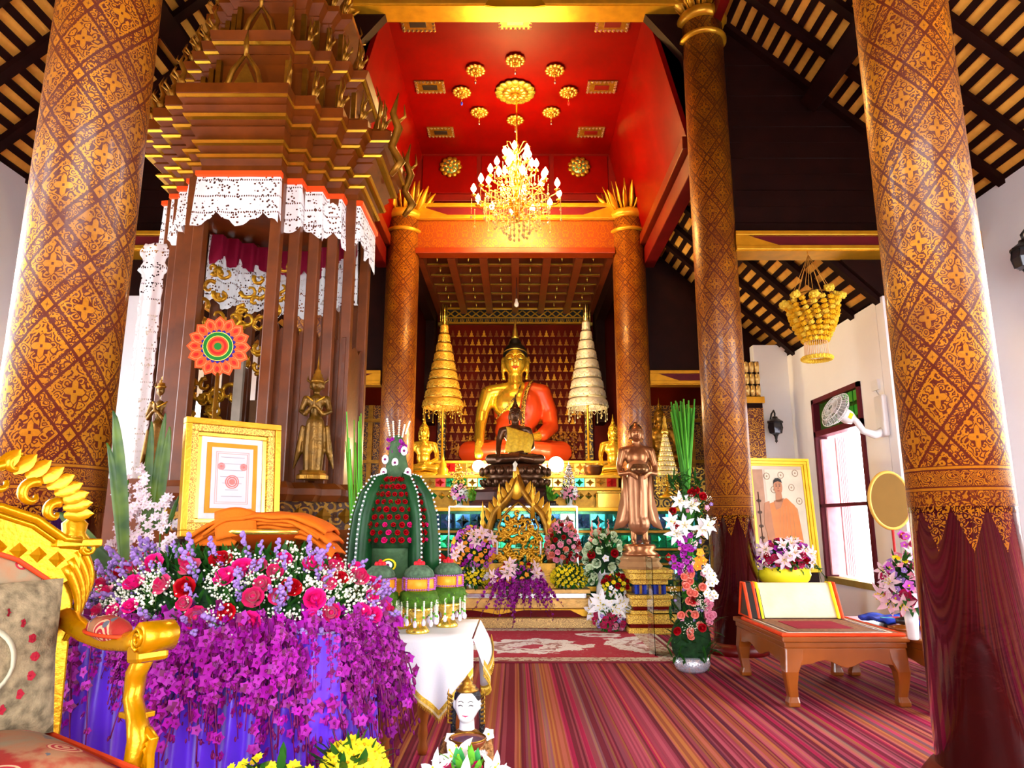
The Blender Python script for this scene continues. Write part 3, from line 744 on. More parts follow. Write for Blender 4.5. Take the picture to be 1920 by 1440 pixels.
# base
tiers('base', [(0.92, 0), (0.92, 0.12), (0.84, 0.16), (0.84, 0.40), (0.90, 0.46), (0.80, 0.56), (0.74, 0.62), (0.74, 0.92), (0.84, 1.00), (0.88, 1.10), (0.80, 1.16)], PULW, pul)
tiers('frieze', [(0.79, 1.16), (0.79, 1.34)], ST_DARK, pul)
tiers('base_moulding', [(0.82, 1.34), (0.86, 1.38), (0.86, 1.42), (0.80, 1.46)], PULW, pul)
dmm = MB().lathe([(0.055, 0), (0.0, 0.02)], 4, cap=False, smooth=False).mesh('diamond_stud', GOLD_D)
for i in range(5):
    inst('diamond_stud', dmm, pul, (-0.24+0.12*i, -0.792, 1.25), (PI/2, 0, 0))
for i in range(4):
    for s in (-1, 1):
        inst('diamond_stud', dmm, pul, (s*(KS[i]+KS[i+1])/2*0.79, -KS[3-i]*0.79-0.004, 1.25), (PI/2, 0, 0))
# posts at the stepped corners
HP = 0.66
post_me = MB().cbox((0, 0, 2.50), (0.075, 0.075, 2.10)).mesh('post', PULW)
for k in range(4):
    for i in range(5):
        x, y = KS[i]*HP, -KS[4-i]*HP
        c, s = (1, 0, -1, 0)[k], (0, 1, 0, -1)[k]
        if i == 0 or i == 4 or True:
            o = inst('post', post_me, pul, (c*x-s*y, s*x+c*y, 0))
            q = o.modifiers.new('b', 'BEVEL'); q.width = 0.008; q.segments = 2
# extra posts flanking the front opening on the left
for x in (-0.34, -0.27): inst('post', MB().cbox((0,0,2.5), (0.05,0.05,2.1)).mesh('post', GILT_LINE) if x == -0.27 else post_me, pul, (x+0.0, -0.60, 0))
# carved balustrade panels between posts: right hand steps and sides
def scallop(w, h, z0):
    pts = [(-w/2, z0), (w/2, z0)]
    n = 12
    for i in range(n+1):
        t = i/n; pts.append((w/2-w*t, z0+h+0.05*abs(math.sin(t*PI*3))-0.10*abs(t-0.5)*-1))
    return pts
for i in range(4):
    for s in (-1, 1):
        w = (KS[i+1]-KS[i])*HP+0.0
        p = MB().prism(scallop(w, 0.98, 1.46), -0.012, 0.012, 0, 'y').build('panel', mat('panel_wood', (0.11, 0.024, 0.003), 0.35, 0.1, 0.3, 9, 0.2, 40), pul, fix=True)
        p.location = (s*(KS[i]+KS[i+1])/2*HP, -KS[3-i]*HP, 0)
for s in (-1, 1):
    p = MB().prism(scallop(0.62, 0.98, 1.46), -0.012, 0.012, 0, 'y').build('panel', MATS['panel_wood'], pul, fix=True)
    p.location = (s*HP, 0, 0); p.rotation_euler = (0, 0, PI/2)
# gilded openwork screen at the back, scrolls and leaves
scr = MB().box(-0.5, 0.5, 0.60, 0.63, 1.46, 2.2).build('screen', mat('rosy_stone', (0.45, 0.24, 0.12), 0.5), pul)
sc_ = MB(); rr = random.Random(3)
for i in range(150):
    cx, cz = rr.uniform(-0.55, 0.30), rr.uniform(1.45, 3.1)
    if abs(cx+0.02) < 0.10 and cz < 2.3: continue
    r0 = rr.uniform(0.03, 0.07); a0 = rr.uniform(0, 6.28)
    pts = [(cx+r0*(1-t*0.75)*math.cos(a0+t*5), -0.15+rr.uniform(-0.01, 0.01), cz+r0*(1-t*0.75)*math.sin(a0+t*5)) for t in [j/9 for j in range(10)]]
    sc_.tube(pts, [0.018-0.001*j for j in range(10)], 5)
stuff(sc_.build('gilded_scrollwork', GOLD, pul))
MB().box(-0.10, -0.04, -0.30, -0.26, 1.45, 2.45).build('inner_post', mat('pale_stone', (0.45, 0.38, 0.30), 0.6), pul)
# canopy: mouldings, tiers
ROOFW = mat('canopy_wood', (0.17, 0.036, 0.002), 0.42, 0, 0.25, 6, coat=0.05)
tiers('canopy_moulding', [(0.70,3.53),(0.70,3.60),(0.73,3.66),(0.71,3.68),(0.77,3.74),(0.75,3.76),(0.82,3.82),(0.80,3.84),(0.86,3.89),(0.90,3.93),(0.88,3.94),(0.95,3.99),(0.95,4.06),(0.90,4.09)], ROOFW, pul)
for h, z in ((0.742, 3.655), (0.785, 3.735), (0.87, 3.88), (0.93, 3.985)):
    tiers('gilt_line', [(h, z-0.015), (h+0.015, z), (h, z+0.015)], GILT_LINE, pul)
tiers('tier_body', [(0.70, 4.08), (0.70, 4.14), (0.60, 4.16), (0.60, 4.46)], ROOFW, pul)
tiers('tier_cornice', [(0.60, 4.44), (0.66, 4.48), (0.64, 4.50), (0.72, 4.56), (0.74, 4.62), (0.66, 4.66)], ROOFW, pul)
tiers('gilt_line', [(0.70, 4.535), (0.715, 4.55), (0.70, 4.565)], GILT_LINE, pul)
tiers('tier_body', [(0.50, 4.65), (0.47, 4.70), (0.46, 5.00)], ROOFW, pul)
tiers('tier_cornice', [(0.46, 4.98), (0.52, 5.03), (0.50, 5.05), (0.58, 5.12), (0.58, 5.17), (0.48, 5.20)], ROOFW, pul)
tiers('tier_body', [(0.36, 5.19), (0.34, 5.50)], ROOFW, pul)
tiers('tier_cornice', [(0.34, 5.48), (0.42, 5.56), (0.42, 5.62), (0.30, 5.66)], ROOFW, pul)
tiers('spire', [(0.24, 5.65), (0.22, 5.9), (0.12, 6.2), (0.07, 6.6), (0.02, 7.0)], GILT_LINE, pul)
# flame finials and little gables on each tier
fl = MB()
fl.tube([(0,0,0), (0,-0.05,0.06), (0,-0.02,0.14), (0,-0.06,0.21), (0,-0.03,0.30)], [0.03,0.028,0.02,0.012,0.002], 6, flat=0.6)
fl.tube([(0,-0.04,0.06), (0,-0.11,0.10), (0,-0.10,0.15)], [0.014,0.010,0.002], 5)
flame = fl.mesh('flame_finial', GOLD_D)
gb = MB()
for s in (-1, 1):
    gb.tube([(s*0.13,0,0.0), (s*0.15,0,0.04), (s*0.09,0,0.08), (s*0.07,0,0.16), (0,0,0.27)], [0.006,0.016,0.017,0.015,0.010], 6)
    gb.tube([(s*0.13,0,0.0), (s*0.19,-0.01,-0.02), (s*0.21,-0.01,0.05)], [0.014,0.011,0.003], 5)
gb.tube([(0,0,0.25), (0,-0.01,0.33), (0,0,0.42)], [0.012,0.016,0.002], 6)
gb.prism([(-0.10,0),(0.10,0),(0,0.22)], 0.005, 0.02, 0, 'y')
gable = gb.mesh('small_gable', GOLD_D)
for H_, z in ((0.90, 4.07), (0.68, 4.64), (0.52, 5.19), (0.38, 5.64)):
    for k in range(4):
        a = k*PI/2; c, s = (1, 0, -1, 0)[k], (0, 1, 0, -1)[k]
        inst('small_gable', gable, pul, (-s*-H_*0.86*-1*-1, -c*H_*0.86, z), (0, 0, a), 0.8+H_*0.5)
        for i in range(5):
            for sg in (-1, 1):
                x, y = sg*KS[i]*H_*0.97, -KS[4-i]*H_*0.97
                if sg < 0 and i == 4: continue
                inst('flame_finial', flame, pul, (c*x-s*y, s*x+c*y, z-0.01), (R.uniform(-.06,.06), 0, a+sg*0.5), 0.55+0.35*H_)
# little colonnade of the tiers (posts in front of the recessed bodies)
cp = MB().cbox((0,0,0.15), (0.035,0.035,0.30)).mesh('mini_post', GOLD_D)
for H_, z in ((0.63, 4.15), (0.49, 4.70), (0.37, 5.2)):
    for k in range(4):
        c, s = (1, 0, -1, 0)[k], (0, 1, 0, -1)[k]
        for i in range(5):
            for sg in (-1, 1):
                if sg < 0 and i == 4: continue
                x, y = sg*KS[i]*H_, -KS[4-i]*H_
                inst('mini_post', cp, pul, (c*x-s*y, s*x+c*y, z))
# naga finials at the right corner
for (x, y, z, sc_l) in ((0.96, -0.38, 3.70, 1.0), (0.94, 0.36, 3.72, 0.9)):
    nb_ = MB(); nb_.tube([(0.02,0,0),(0.09,0,0.10),(0.02,0,0.22),(0.07,-0.02,0.36),(0.03,-0.05,0.46),(0.07,-0.07,0.62)], [0.02,0.035,0.03,0.035,0.026,0.003], 7)
    nb_.tube([(0.05,-0.02,0.40),(0.12,-0.05,0.44),(0.11,-0.05,0.54)], [0.018,0.012,0.002], 6)
    o = nb_.build('naga_finial', GOLD_D, pul); o.location = (x-0.02, y, z)

# ---- lace valances
def lace_mat():
    m, nt, b = newmat('white_lace'); g = G(nt); co = g.coord('Object'); x, y, z = g.sep(co)
    v = g.comb(g.m('ADD', x, g.m('MULTIPLY', y, 0.77)), z, 0.0)
    nz = g.noise(v, 7, 2)
    holes = g.m('LESS_THAN', g.voro(v, 42), g.m('MULTIPLY', g.m('GREATER_THAN', nz, 0.44), 0.30))
    rows = g.m('MULTIPLY', g.m('LESS_THAN', g.m('PINGPONG', g.m('MULTIPLY', z, 1.0), 0.06), 0.006), g.m('GREATER_THAN', g.m('SINE', g.m('MULTIPLY', g.m('ADD', x, y), 420)), 0.0))
    h = g.m('MAXIMUM', holes, rows)
    b.inputs['Base Color'].default_value = (0.93, 0.92, 0.93, 1); b.inputs['Roughness'].default_value = 0.8
    nt.links.new(g.m('SUBTRACT', 1.0, h), b.inputs['Alpha'])
    return m
LACE = lace_mat()
def valance(name, label, cat, h, z, drop, m, amp=0.10, per=0.30, rng=None, off=0.0):
    """strip that follows the stepped plan, its hem cut in points"""
    P_ = redent(h); n = len(P_); pts = []
    for i in range(n):
        a, b_ = Vector(P_[i]), Vector(P_[(i+1) % n]); L = (b_-a).length; k = max(1, int(L/0.02))
        for j in range(k): pts.append(a.lerp(b_, j/k))
    pts.append(Vector(P_[0]))
    if rng: pts = [p for p in pts if rng(p)]
    mb = MB(); s_ = 0.0; rows = 5; vs_ = []
    for i, p in enumerate(pts):
        if i: s_ += (p-pts[i-1]).length
        ph = abs((s_/per+off) % 1.0 - 0.5)*2
        small = abs((s_/(per/4)+off) % 1.0-0.5)*2
        d = drop - amp*ph - 0.022*small
        n_ = p.normalized()*0.012*math.sin(s_*34)
        for r_ in range(rows):
            t = r_/(rows-1); q = p*(1+0.02*t)+n_*t
            vs_.append((q.x, q.y, z-d*t))
    fs = [(i*rows+r_, (i+1)*rows+r_, (i+1)*rows+r_+1, i*rows+r_+1) for i in range(len(pts)-1) for r_ in range(rows-1)]
    mb.add(vs_, fs, True)
    o = mb.build(name, m); o.location = (PX, PY, 0)
    return tag(o, label, cat) if label else o
lv = valance('lace_valance', 'white lace valance with pointed hem hanging around the pulpit canopy', 'valance', 0.725, 3.52, 0.40, LACE)
orr = [[(x, y, zz) for x, y in redent(hh)] for hh, zz in ((0.72, 3.50), (0.745, 3.51), (0.745, 3.54), (0.72, 3.55))]
MB().loft(orr, cap=False).build('orange_band', mat('orange_trim', (0.95, 0.09, 0.01), 0.5, 0, 0.05), lv)
inn = valance('inner_valance', 'inner lace cloth and maroon frill hanging at the back of the pulpit', 'valance', 0.60, 3.50, 0.62, LACE, 0.07, 0.28, lambda p: p.y > 0.20, 0.3)
mv = valance('maroon_frill', None, None, 0.585, 3.50, 0.27, mat('maroon_frill', (0.30, 0.003, 0.035), 0.7), 0.07, 0.22, lambda p: p.y > 0.22)
mv.parent = inn; mv.location = (0, 0, 0)
for (x, z0, h_) in ():
    pass
# long lace strip on the pulpit's left post
ls = MB(); rr = random.Random(5)
def fls(u, v):
    w = 0.10+0.05*math.sin(v*40)**2*(1 if v < 0.12 else 0.2)
    return (PX-0.72+(u-0.5)*w*1.5, 4.74+0.012*math.sin(u*9), 3.18-1.75*v)
ls.sheet(fls, 8, 60)
tag(ls.build('lace_strip', LACE, solid=0.003), 'long narrow white lace strip hanging down the left side of the pulpit', 'cloth')

# ------------------------------------------------------------------ praying guardian statues on the pulpit ledge
def praying_figure(name, label, loc, s, rz, m):
    t = thing(name, label, 'statue', loc, rz, 'praying gilt guardian statues on the pulpit')
    sh = [('t', [(0,0,0.42),(0,0,0.52),(0,0,0.62)], [0.062,0.046,0.062]), ('e', (0,0,0.62), (0.085,0.05,0.055)), ('t', [(0,0,0.64),(0,0,0.72)], [0.026,0.024]),
          ('e', (0,-0.005,0.755), (0.048,0.052,0.062)), ('e', (0,-0.052,0.748), (0.010,0.014,0.016)),
          ('t', [(0,0,0.43),(0,0.0,0.20),(0,0,0.03)], [0.075,0.085,0.075]), ('t', [(0.10,0,0.40),(0.12,0.01,0.2),(0.16,0.02,0.06)], [0.02,0.03,0.008]), ('t', [(-0.10,0,0.40),(-0.12,0.01,0.2),(-0.16,0.02,0.06)], [0.02,0.03,0.008])]
    for k in (-1, 1):
        sh += [('t', [(k*0.085,0,0.64),(k*0.115,-0.01,0.53),(k*0.07,-0.07,0.50)], [0.030,0.024,0.020]), ('t', [(k*0.07,-0.07,0.50),(k*0.02,-0.09,0.56)], [0.020,0.015]),
               ('t', [(k*0.006,-0.095,0.56),(k*0.004,-0.10,0.63)], [0.012,0.006]), ('e', (k*0.052,0,0.75), (0.010,0.018,0.03)), ('t', [(k*0.05,0.01,0.78),(k*0.085,0.01,0.80),(k*0.08,0.01,0.85)], [0.014,0.012,0.003])]
    o = blob(sh, 0.008, 'body', m, t, 2); o.scale = (s, s, s)
    c = MB().lathe([(0.056,0.775),(0.062,0.79),(0.05,0.80),(0.052,0.815),(0.036,0.83),(0.04,0.845),(0.024,0.86),(0.027,0.875),(0.012,0.90),(0.006,0.96),(0,1.04)], 14).build('crown', GOLD_D, t); c.scale = (s, s, s)
    b_ = MB(); b_.tube([(0.05*math.cos(a), -0.05*math.sin(a)*0.0-0.0+0.052*math.sin(a), 0.425) for a in [2*PI*k/16 for k in range(16)]], 0.012, 6, closed=True)
    for k in (-1, 1):
        b_.tube([(k*0.07,-0.03,0.655),(0,-0.06,0.60)], 0.008, 5)
    bb = b_.build('ornaments', GOLD, t); bb.scale = (s, s, s)
    ft = MB(); ft.lathe([(0.13,-0.03),(0.13,0.0),(0.10,0.02),(0.11,0.04)], 14, smooth=False); f2 = ft.build('pedestal', GOLD_D, t); f2.scale = (s, s, s)
    return t
GDK = mat('aged_gilt', (0.16, 0.075, 0.006), 0.35, 0.6, 0.4, 14, 0.3, 60)
praying_figure('guardian_statue', 'gilt praying guardian statue in front of the pulpit posts, right side', (at(585, 900, 4.50).x, 4.50, 1.50), 0.78, 0.1, GDK)
praying_figure('guardian_statue', 'gilt praying guardian statue at the far left, against the white wall', (at(290, 895, 4.62).x, 4.62, 1.50), 0.76, -0.1, GDK)
MB().box(-2.72, -2.25, 4.45, 4.80, 0, 1.48).build('statue_plinth', ROOFW, pul).matrix_parent_inverse = Matrix.Translation((-PX, -PY, 0))

# ------------------------------------------------------------------ lotus fan on its pole
fan_p = at(410, 650, 3.95)
lf = thing('lotus_fan', 'round orange lotus fan with green and blue centre on a pole', 'fan', (fan_p.x, fan_p.y, 0))
FO = mat('fan_orange', (0.90, 0.10, 0.012), 0.5, 0, 0.06); FR = mat('fan_red', (0.70, 0.01, 0.004), 0.5, 0, 0.05); FG = mat('fan_green', (0.006, 0.22, 0.02), 0.5, 0, 0.05); FB = mat('fan_blue', (0.02, 0.01, 0.28), 0.5, 0, 0.05)
FL = mat('fan_pale_outline', (0.95, 0.30, 0.10), 0.5, 0, 0.03)
MB().tube([(0,0.02,0.04), (0,0.02,fan_p.z-0.05)], 0.012, 10).build('pole', GOLD_D, lf)
MB().lathe([(0.14,0),(0.14,0.03),(0.03,0.05),(0.02,0.08)], 20).build('foot', GOLD_D, lf)
fh = empty('fan_head', (0, 0, fan_p.z), 0, lf); fh.rotation_euler = (0.10, 0, 0.12); fh.scale = (1.11,)*3
rF = 0.163
def ring(name, r0, r1, y, m, n=40, th=0.004):
    mb = MB(); vs_ = []; fs = []
    for k in range(n):
        a = 2*PI*k/n
        for r_, yy in ((r0, y), (r1, y), (r1, y+th), (r0, y+th)): vs_.append((r_*math.cos(a), yy, r_*math.sin(a)))
    for k in range(n):
        j = (k+1) % n
        for q in range(4): fs.append((k*4+q, k*4+(q+1) % 4, j*4+(q+1) % 4, j*4+q))
    return mb.add(vs_, fs).build(name, m, fh, fix=True)
def petal_mesh(name, r0, r1, w, m, y, pointed=True, th=0.005):
    pts = [(-w*0.4, r0), (w*0.4, r0), (w*0.95, r0+(r1-r0)*0.45), (w*0.75, r0+(r1-r0)*0.75), (0, r1), (-w*0.75, r0+(r1-r0)*0.75), (-w*0.95, r0+(r1-r0)*0.45)]
    return MB().prism(pts, y, y+th, 0, 'y').mesh(name, m)
pb = petal_mesh('outer_petal', 0.07, rF, 0.034, FO, 0.0); pl1 = petal_mesh('petal_outline', 0.082, rF*0.93, 0.025, FL, -0.003); pl2 = petal_mesh('petal_fill', 0.085, rF*0.90, 0.021, FO, -0.006); pc = petal_mesh('petal_core', 0.105, rF*0.82, 0.010, FR, -0.009)
bt = petal_mesh('blue_point', 0.06, 0.091, 0.012, FB, -0.008)
for k in range(16):
    rot = (0, 2*PI*k/16, 0)
    for nm, me in (('outer_petal', pb), ('petal_outline', pl1), ('petal_fill', pl2), ('petal_core', pc)): inst(nm, me, fh, (0, 0.0005*(k % 2), 0), rot)
for k in range(20): inst('blue_point', bt, fh, (0,0,0), (0, 2*PI*k/20, 0))
ring('disc', 0.0, 0.10, 0.003, FO); ring('gold_rim', 0.074, 0.077, -0.014, GOLD_S); ring('green_ring', 0.056, 0.074, -0.012, FG); ring('gold_rim', 0.053, 0.056, -0.014, GOLD_S)
ring('orange_ring', 0.044, 0.053, -0.012, FO); ring('red_ring', 0.030, 0.044, -0.012, FR); ring('orange_ring', 0.019, 0.030, -0.012, FO); ring('green_boss', 0.0, 0.019, -0.016, FG)

# ------------------------------------------------------------------ certificate in a gilt frame on an easel
c0, c1 = at(352, 780, 3.30), at(530, 797, 3.62)
fw = (Vector((c1.x, c1.y, 0))-Vector((c0.x, c0.y, 0))).length; fa = math.atan2(c1.y-c0.y, c1.x-c0.x)
zb = at(335, 1008, 3.30).z; fhh = c0.z-zb
fr = thing('framed_certificate', 'white certificate with red seals in an ornate gold frame', 'picture', (c0.x, c0.y, zb), fa)
fe = empty('frame', (0, 0, 0), 0, fr); fe.rotation_euler = (-0.10, 0, 0)
def picture_frame(par, w, h, bw, m, steps=((0, 0.045), (0.35, 0.035), (0.75, 0.02))):
    for (a, d), nm in zip(steps, ('outer_moulding', 'middle_moulding', 'inner_moulding')):
        i0 = bw*a; i1 = bw*(steps[steps.index((a, d))+1][0] if steps.index((a, d)) < 2 else 1.0)
        mb = MB()
        for x0, x1, z0, z1 in ((i0, w-i0, i0, i1), (i0, w-i0, h-i1, h-i0), (i0, i1, i1, h-i1), (w-i1, w-i0, i1, h-i1)): mb.box(x0, x1, -d, 0.0, z0, z1)
        mb.build(nm, m if not isinstance(m, list) else m[('outer_moulding', 'middle_moulding', 'inner_moulding').index(nm)], par, bevel=0.003)
picture_frame(fe, fw, fhh, 0.085, [GOLD, stencil('frame_filigree', (0.45, 0.22, 0.02), (0.95, 0.62, 0.10), 60, 0.0), GOLD_S])
MB().box(0.08, fw-0.08, -0.012, 0.0, 0.08, fhh-0.08).build('white_mount', mat('mount_card', (0.6, 0.6, 0.6), 0.6), fe)
MB().box(0.112, fw-0.112, -0.016, -0.012, 0.112, fhh-0.112).build('gold_mount', mat('gold_card', (0.55, 0.24, 0.01), 0.5), fe)
MB().box(0.135, fw-0.135, -0.019, -0.016, 0.135, fhh-0.135).build('paper', mat('paper', (0.55, 0.53, 0.56), 0.6, 0, 0.02), fe)
SEAL = mat('seal_print', (0.62, 0.16, 0.14), 0.6, 0, 0.1); INK = mat('print_ink', (0.30, 0.24, 0.26), 0.6, 0, 0)
cx_, cz_ = fw/2, fhh/2
border = MB()
for k, i_ in enumerate((0.155, 0.163)):
    for x0, x1, z0, z1 in ((i_, fw-i_, i_, i_+0.003), (i_, fw-i_, fhh-i_-0.003, fhh-i_), (i_, i_+0.003, i_, fhh-i_), (fw-i_-0.003, fw-i_, i_, fhh-i_)): border.box(x0, x1, -0.0205, -0.019, z0, z1)
border.build('printed_border', mat('pale_print', (0.72, 0.36, 0.33), 0.6), fe)
for (x, z, r_) in ((cx_, cz_-0.02, 0.034), (cx_-0.055, cz_+0.055, 0.018), (cx_+0.055, cz_+0.055, 0.018)):
    s_ = MB()
    for q0, q1 in ((0, r_*0.45), (r_*0.55, r_*0.75), (r_*0.85, r_)):
        n = 20; vs_ = []; 
        for k in range(n):
            a = 2*PI*k/n; vs_ += [(x+q0*math.cos(a), -0.0208, z+q0*math.sin(a)), (x+q1*math.cos(a), -0.0208, z+q1*math.sin(a))]
        s_.add(vs_, [(2*k, 2*k+1, (2*k+3) % (2*n), (2*k+2) % (2*n)) for k in range(n)])
    s_.build('seal', SEAL, fe)
ln = MB()
for k in range(7):
    w_ = R.uniform(0.03, 0.06); ln.box(cx_-w_, cx_+w_, -0.0207, -0.0195, cz_+0.10-k*0.032, cz_+0.102-k*0.032)
ln.build('printed_lines', INK, fe)
for x in (0.06, fw-0.06): MB().tube([(x,0.03,fhh*0.5), (x,0.10,-zb+0.02)], 0.015, 8).build('easel_leg', DARKW, fr)
MB().box(0, fw, -0.06, 0.03, -0.03, -0.005).build('easel_ledge', DARKW, fr)
# ------------------------------------------------------------------ flower meshes, shared by every arrangement
def rose_mesh(m, r=0.03, k=0):
    b = MB(); rr = random.Random(k)
    b.ell((0,0,0.0), (r*0.45, r*0.45, r*0.6), 8, 6)
    for ring, (n, rad, h, tilt) in enumerate(((3, 0.35, 1.05, 0.10), (4, 0.62, 0.95, 0.35), (5, 0.9, 0.75, 0.75))):
        for i in range(n):
            a = 2*PI*i/n + ring*0.7 + rr.uniform(-.2, .2); w = rad*r*1.25
            vs_ = []
            for v in range(4):
                t = v/3; rad_ = r*(0.25+(rad-0.25)*t**0.7)+r*tilt*0.35*t*t; z = -r*0.55 + r*h*1.5*t - (r*0.35*tilt*t**3)
                for u in range(4):
                    s = (u/3-0.5)*2; aa = a + s*1.15/(1+ring*0.18); q = rad_*(1-0.10*abs(s))
                    vs_.append((q*math.cos(aa), q*math.sin(aa), z - r*0.18*s*s*t))
            b.add(vs_, [(v*4+u, v*4+u+1, v*4+u+5, v*4+u+4) for v in range(3) for u in range(3)], True)
    return b.mesh('rose', m)
def petal5_mesh(name, mats_, r=0.03, n=5, w=0.42, cup=0.35, centre=True, L=None, m2=None):
    b = MB()
    for i in range(n):
        a = 2*PI*i/n; d = Vector((math.cos(a), math.sin(a), cup))
        add_leaf(b, (0, 0, 0), d, r, r*w, (0,0,1), -0.25, 0.15, 3, 0)
    if centre: b.ell((0, 0, r*0.15), (r*0.2, r*0.2, r*0.2), 6, 4, 1)
    return b.mesh(name, mats_)
def sprig_mesh(name, m, L=0.09, n=16, r=0.007, k=0, spread=0.012, stem=STEM):
    b = MB(); rr = random.Random(k); b.tube([(0,0,-0.02), (0.004,0,L*0.5), (0.0,0.006,L)], 0.0018, 4, 1)
    for i in range(n):
        t = (i+0.5)/n; q = spread*(1-0.5*t)
        b.ell((rr.uniform(-q, q), rr.uniform(-q, q), L*t), r*rr.uniform(.7, 1.2), 5, 3)
    return b.mesh(name, [m, stem])
def breath_mesh(k=0, r=0.045, n=22, m=None):
    b = MB(); rr = random.Random(100+k)
    for i in range(n):
        d = Vector((rr.gauss(0,1), rr.gauss(0,1), rr.gauss(0.6,.7))).normalized()*r*rr.uniform(0.55, 1.1)
        b.ell(d, rr.uniform(0.0035, 0.006), 5, 3, 0)
        if i % 2 == 0: b.tube([(0,0,-r), d], 0.0009, 3, 1)
    return b.mesh('babys_breath', [m or CREAM, STEM])
def spray_mesh(k=0, L=0.32, n=13, mats_=None, droop=1.0, size=0.021):
    """hanging orchid spray: arching stem with open blooms"""
    b = MB(); rr = random.Random(200+k); pts = []
    for i in range(9):
        t = i/8; pts.append(Vector((0.05*math.sin(t*1.5), 0.02*math.sin(t*3+k), -L*t)))
    b.tube(pts, [0.0022]*9, 4, 1)
    for i in range(n):
        t = (i+0.5)/n; p = pts[min(8, round(t*8))]; a = rr.uniform(0, 6.28)
        nrm = Vector((math.cos(a)*0.7, math.sin(a)*0.7-0.5, rr.uniform(-.2, .3))).normalized()
        s_ = size*(1.1-0.55*t)*rr.uniform(.8, 1.15); c = p + nrm*0.022*(1.1-t*.5)
        M = aim(nrm); sv = b.M
        if t > 0.85: b.ell(c, (s_*0.4, s_*0.4, s_*0.8), 5, 4, 1); continue
        for j in range(5):
            aa = 2*PI*j/5 + rr.uniform(-.1, .1); d = M @ Vector((math.cos(aa), math.sin(aa), 0.25))
            add_leaf(b, c, d, s_*1.15, s_*0.50, nrm, -0.2, 0.1, 2, 0 if rr.random() > .25 else 1)
        b.ell(c+nrm*s_*0.12, s_*0.22, 5, 3, 1)
    return b.mesh('orchid_spray', mats_ or [ORCHID, ORCHID_D, STEM])
def lily_mesh(name, m, r=0.06, n=6, m2=None):
    b = MB()
    for i in range(n):
        a = 2*PI*i/n; d = Vector((math.cos(a), math.sin(a), 0.75))
        add_leaf(b, (0, 0, 0), d, r*1.15, r*0.26, (0,0,1), -0.5, 0.3, 5, 0)
    for i in range(5):
        a = 2*PI*i/5+.3; b.tube([(0,0,0), (r*.3*math.cos(a), r*.3*math.sin(a), r*.6)], 0.0015, 4, 1); b.ell((r*.3*math.cos(a), r*.3*math.sin(a), r*.62), r*0.06, 5, 3, 1)
    b.tube([(0,0,-r*.5), (0,0,0)], [r*.05, r*.10], 5, 0)
    return b.mesh(name, [m, m2 or YELLOW])
ROSES = [rose_mesh(m, 0.030, k) for k, m in enumerate((ROSE, ROSE_R, ROSE_P, ROSE))]
SPRIGS = [sprig_mesh('statice_sprig', LILAC, 0.08+0.02*k, 14+3*k, 0.0075, k) for k in range(3)]
BREATH = [breath_mesh(k) for k in range(3)]
SPRAYS = [spray_mesh(k, 0.22+0.05*k, 11+2*k) for k in range(5)]
def foliage(parent, pts, dirs, L=0.07, w=0.012, m=LEAF, name='foliage'):
    b = MB()
    for p, d in zip(pts, dirs): add_leaf(b, p, d, L*R.uniform(.7, 1.3), w*R.uniform(.8, 1.2), (0,0,1), R.uniform(-.4, .2), 0.2, 3)
    return stuff(b.build(name, m, parent))
def rnd_rot(nrm, sp=0.3):
    d = Vector(nrm) + Vector((R.uniform(-sp, sp), R.uniform(-sp, sp), R.uniform(-sp, sp)))
    return (aim(d) @ Matrix.Rotation(R.uniform(0, 6.28), 3, 'Z')).to_euler()

# ------------------------------------------------------------------ flower table with purple pleated skirt
TX, TY, TZ = -1.17, 3.02, 0.80
tb = thing('flower_table', 'draped table under the great purple bouquet', 'table', (TX, TY, 0))
MB().box(-0.47, 0.47, -0.34, 0.34, TZ-0.03, TZ).build('tabletop', TEAK, tb, bevel=0.004)
for x in (-0.43, 0.43):
    for y in (-0.30, 0.30): MB().box(x-0.025, x+0.025, y-0.025, y+0.025, 0, TZ-0.03).build('leg', TEAK, tb)
PUR = mat('purple_satin', (0.11, 0.016, 0.62), 0.34, 0, 0.08, 3, sheen=0.4)
sk = MB(); per = []
def rrect(t):
    w, h = 0.50, 0.38; P_ = [(-w,-h),(w,-h),(w,h),(-w,h)]; Ls = [2*w, 2*h, 2*w, 2*h]; T = sum(Ls); s = t*T
    for i in range(4):
        if s <= Ls[i] or i == 3:
            a = Vector(P_[i]); b_ = Vector(P_[(i+1) % 4]); return a.lerp(b_, min(1, s/Ls[i])), Vector(((0,-1),(1,0),(0,1),(-1,0))[i])
        s -= Ls[i]
n_ = 360; rows = 8; vs_ = []
for i in range(n_):
    p, nr = rrect(i/n_); ph = i/n_*38*2*PI
    for r_ in range(rows):
        t = r_/(rows-1); off = 0.006+(0.012+0.026*t)*(1+math.sin(ph+0.6*math.sin(t*3+i*0.05)))
        q = p + nr*off; vs_.append((q.x, q.y, TZ+0.006-(TZ-0.01)*t))
fs = [((i*rows+r_), ((i+1) % n_)*rows+r_, ((i+1) % n_)*rows+r_+1, i*rows+r_+1) for i in range(n_) for r_ in range(rows-1)]
sk.add(vs_, fs, True); skirt = sk.build('pleated_skirt', PUR)
skirt.location = (TX, TY, 0); tag(skirt, 'purple pleated satin skirt hanging round the flower table', 'tablecloth')
MB().box(-0.505, 0.505, -0.385, 0.385, TZ+0.001, TZ+0.008).build('cloth_top', PUR, skirt)

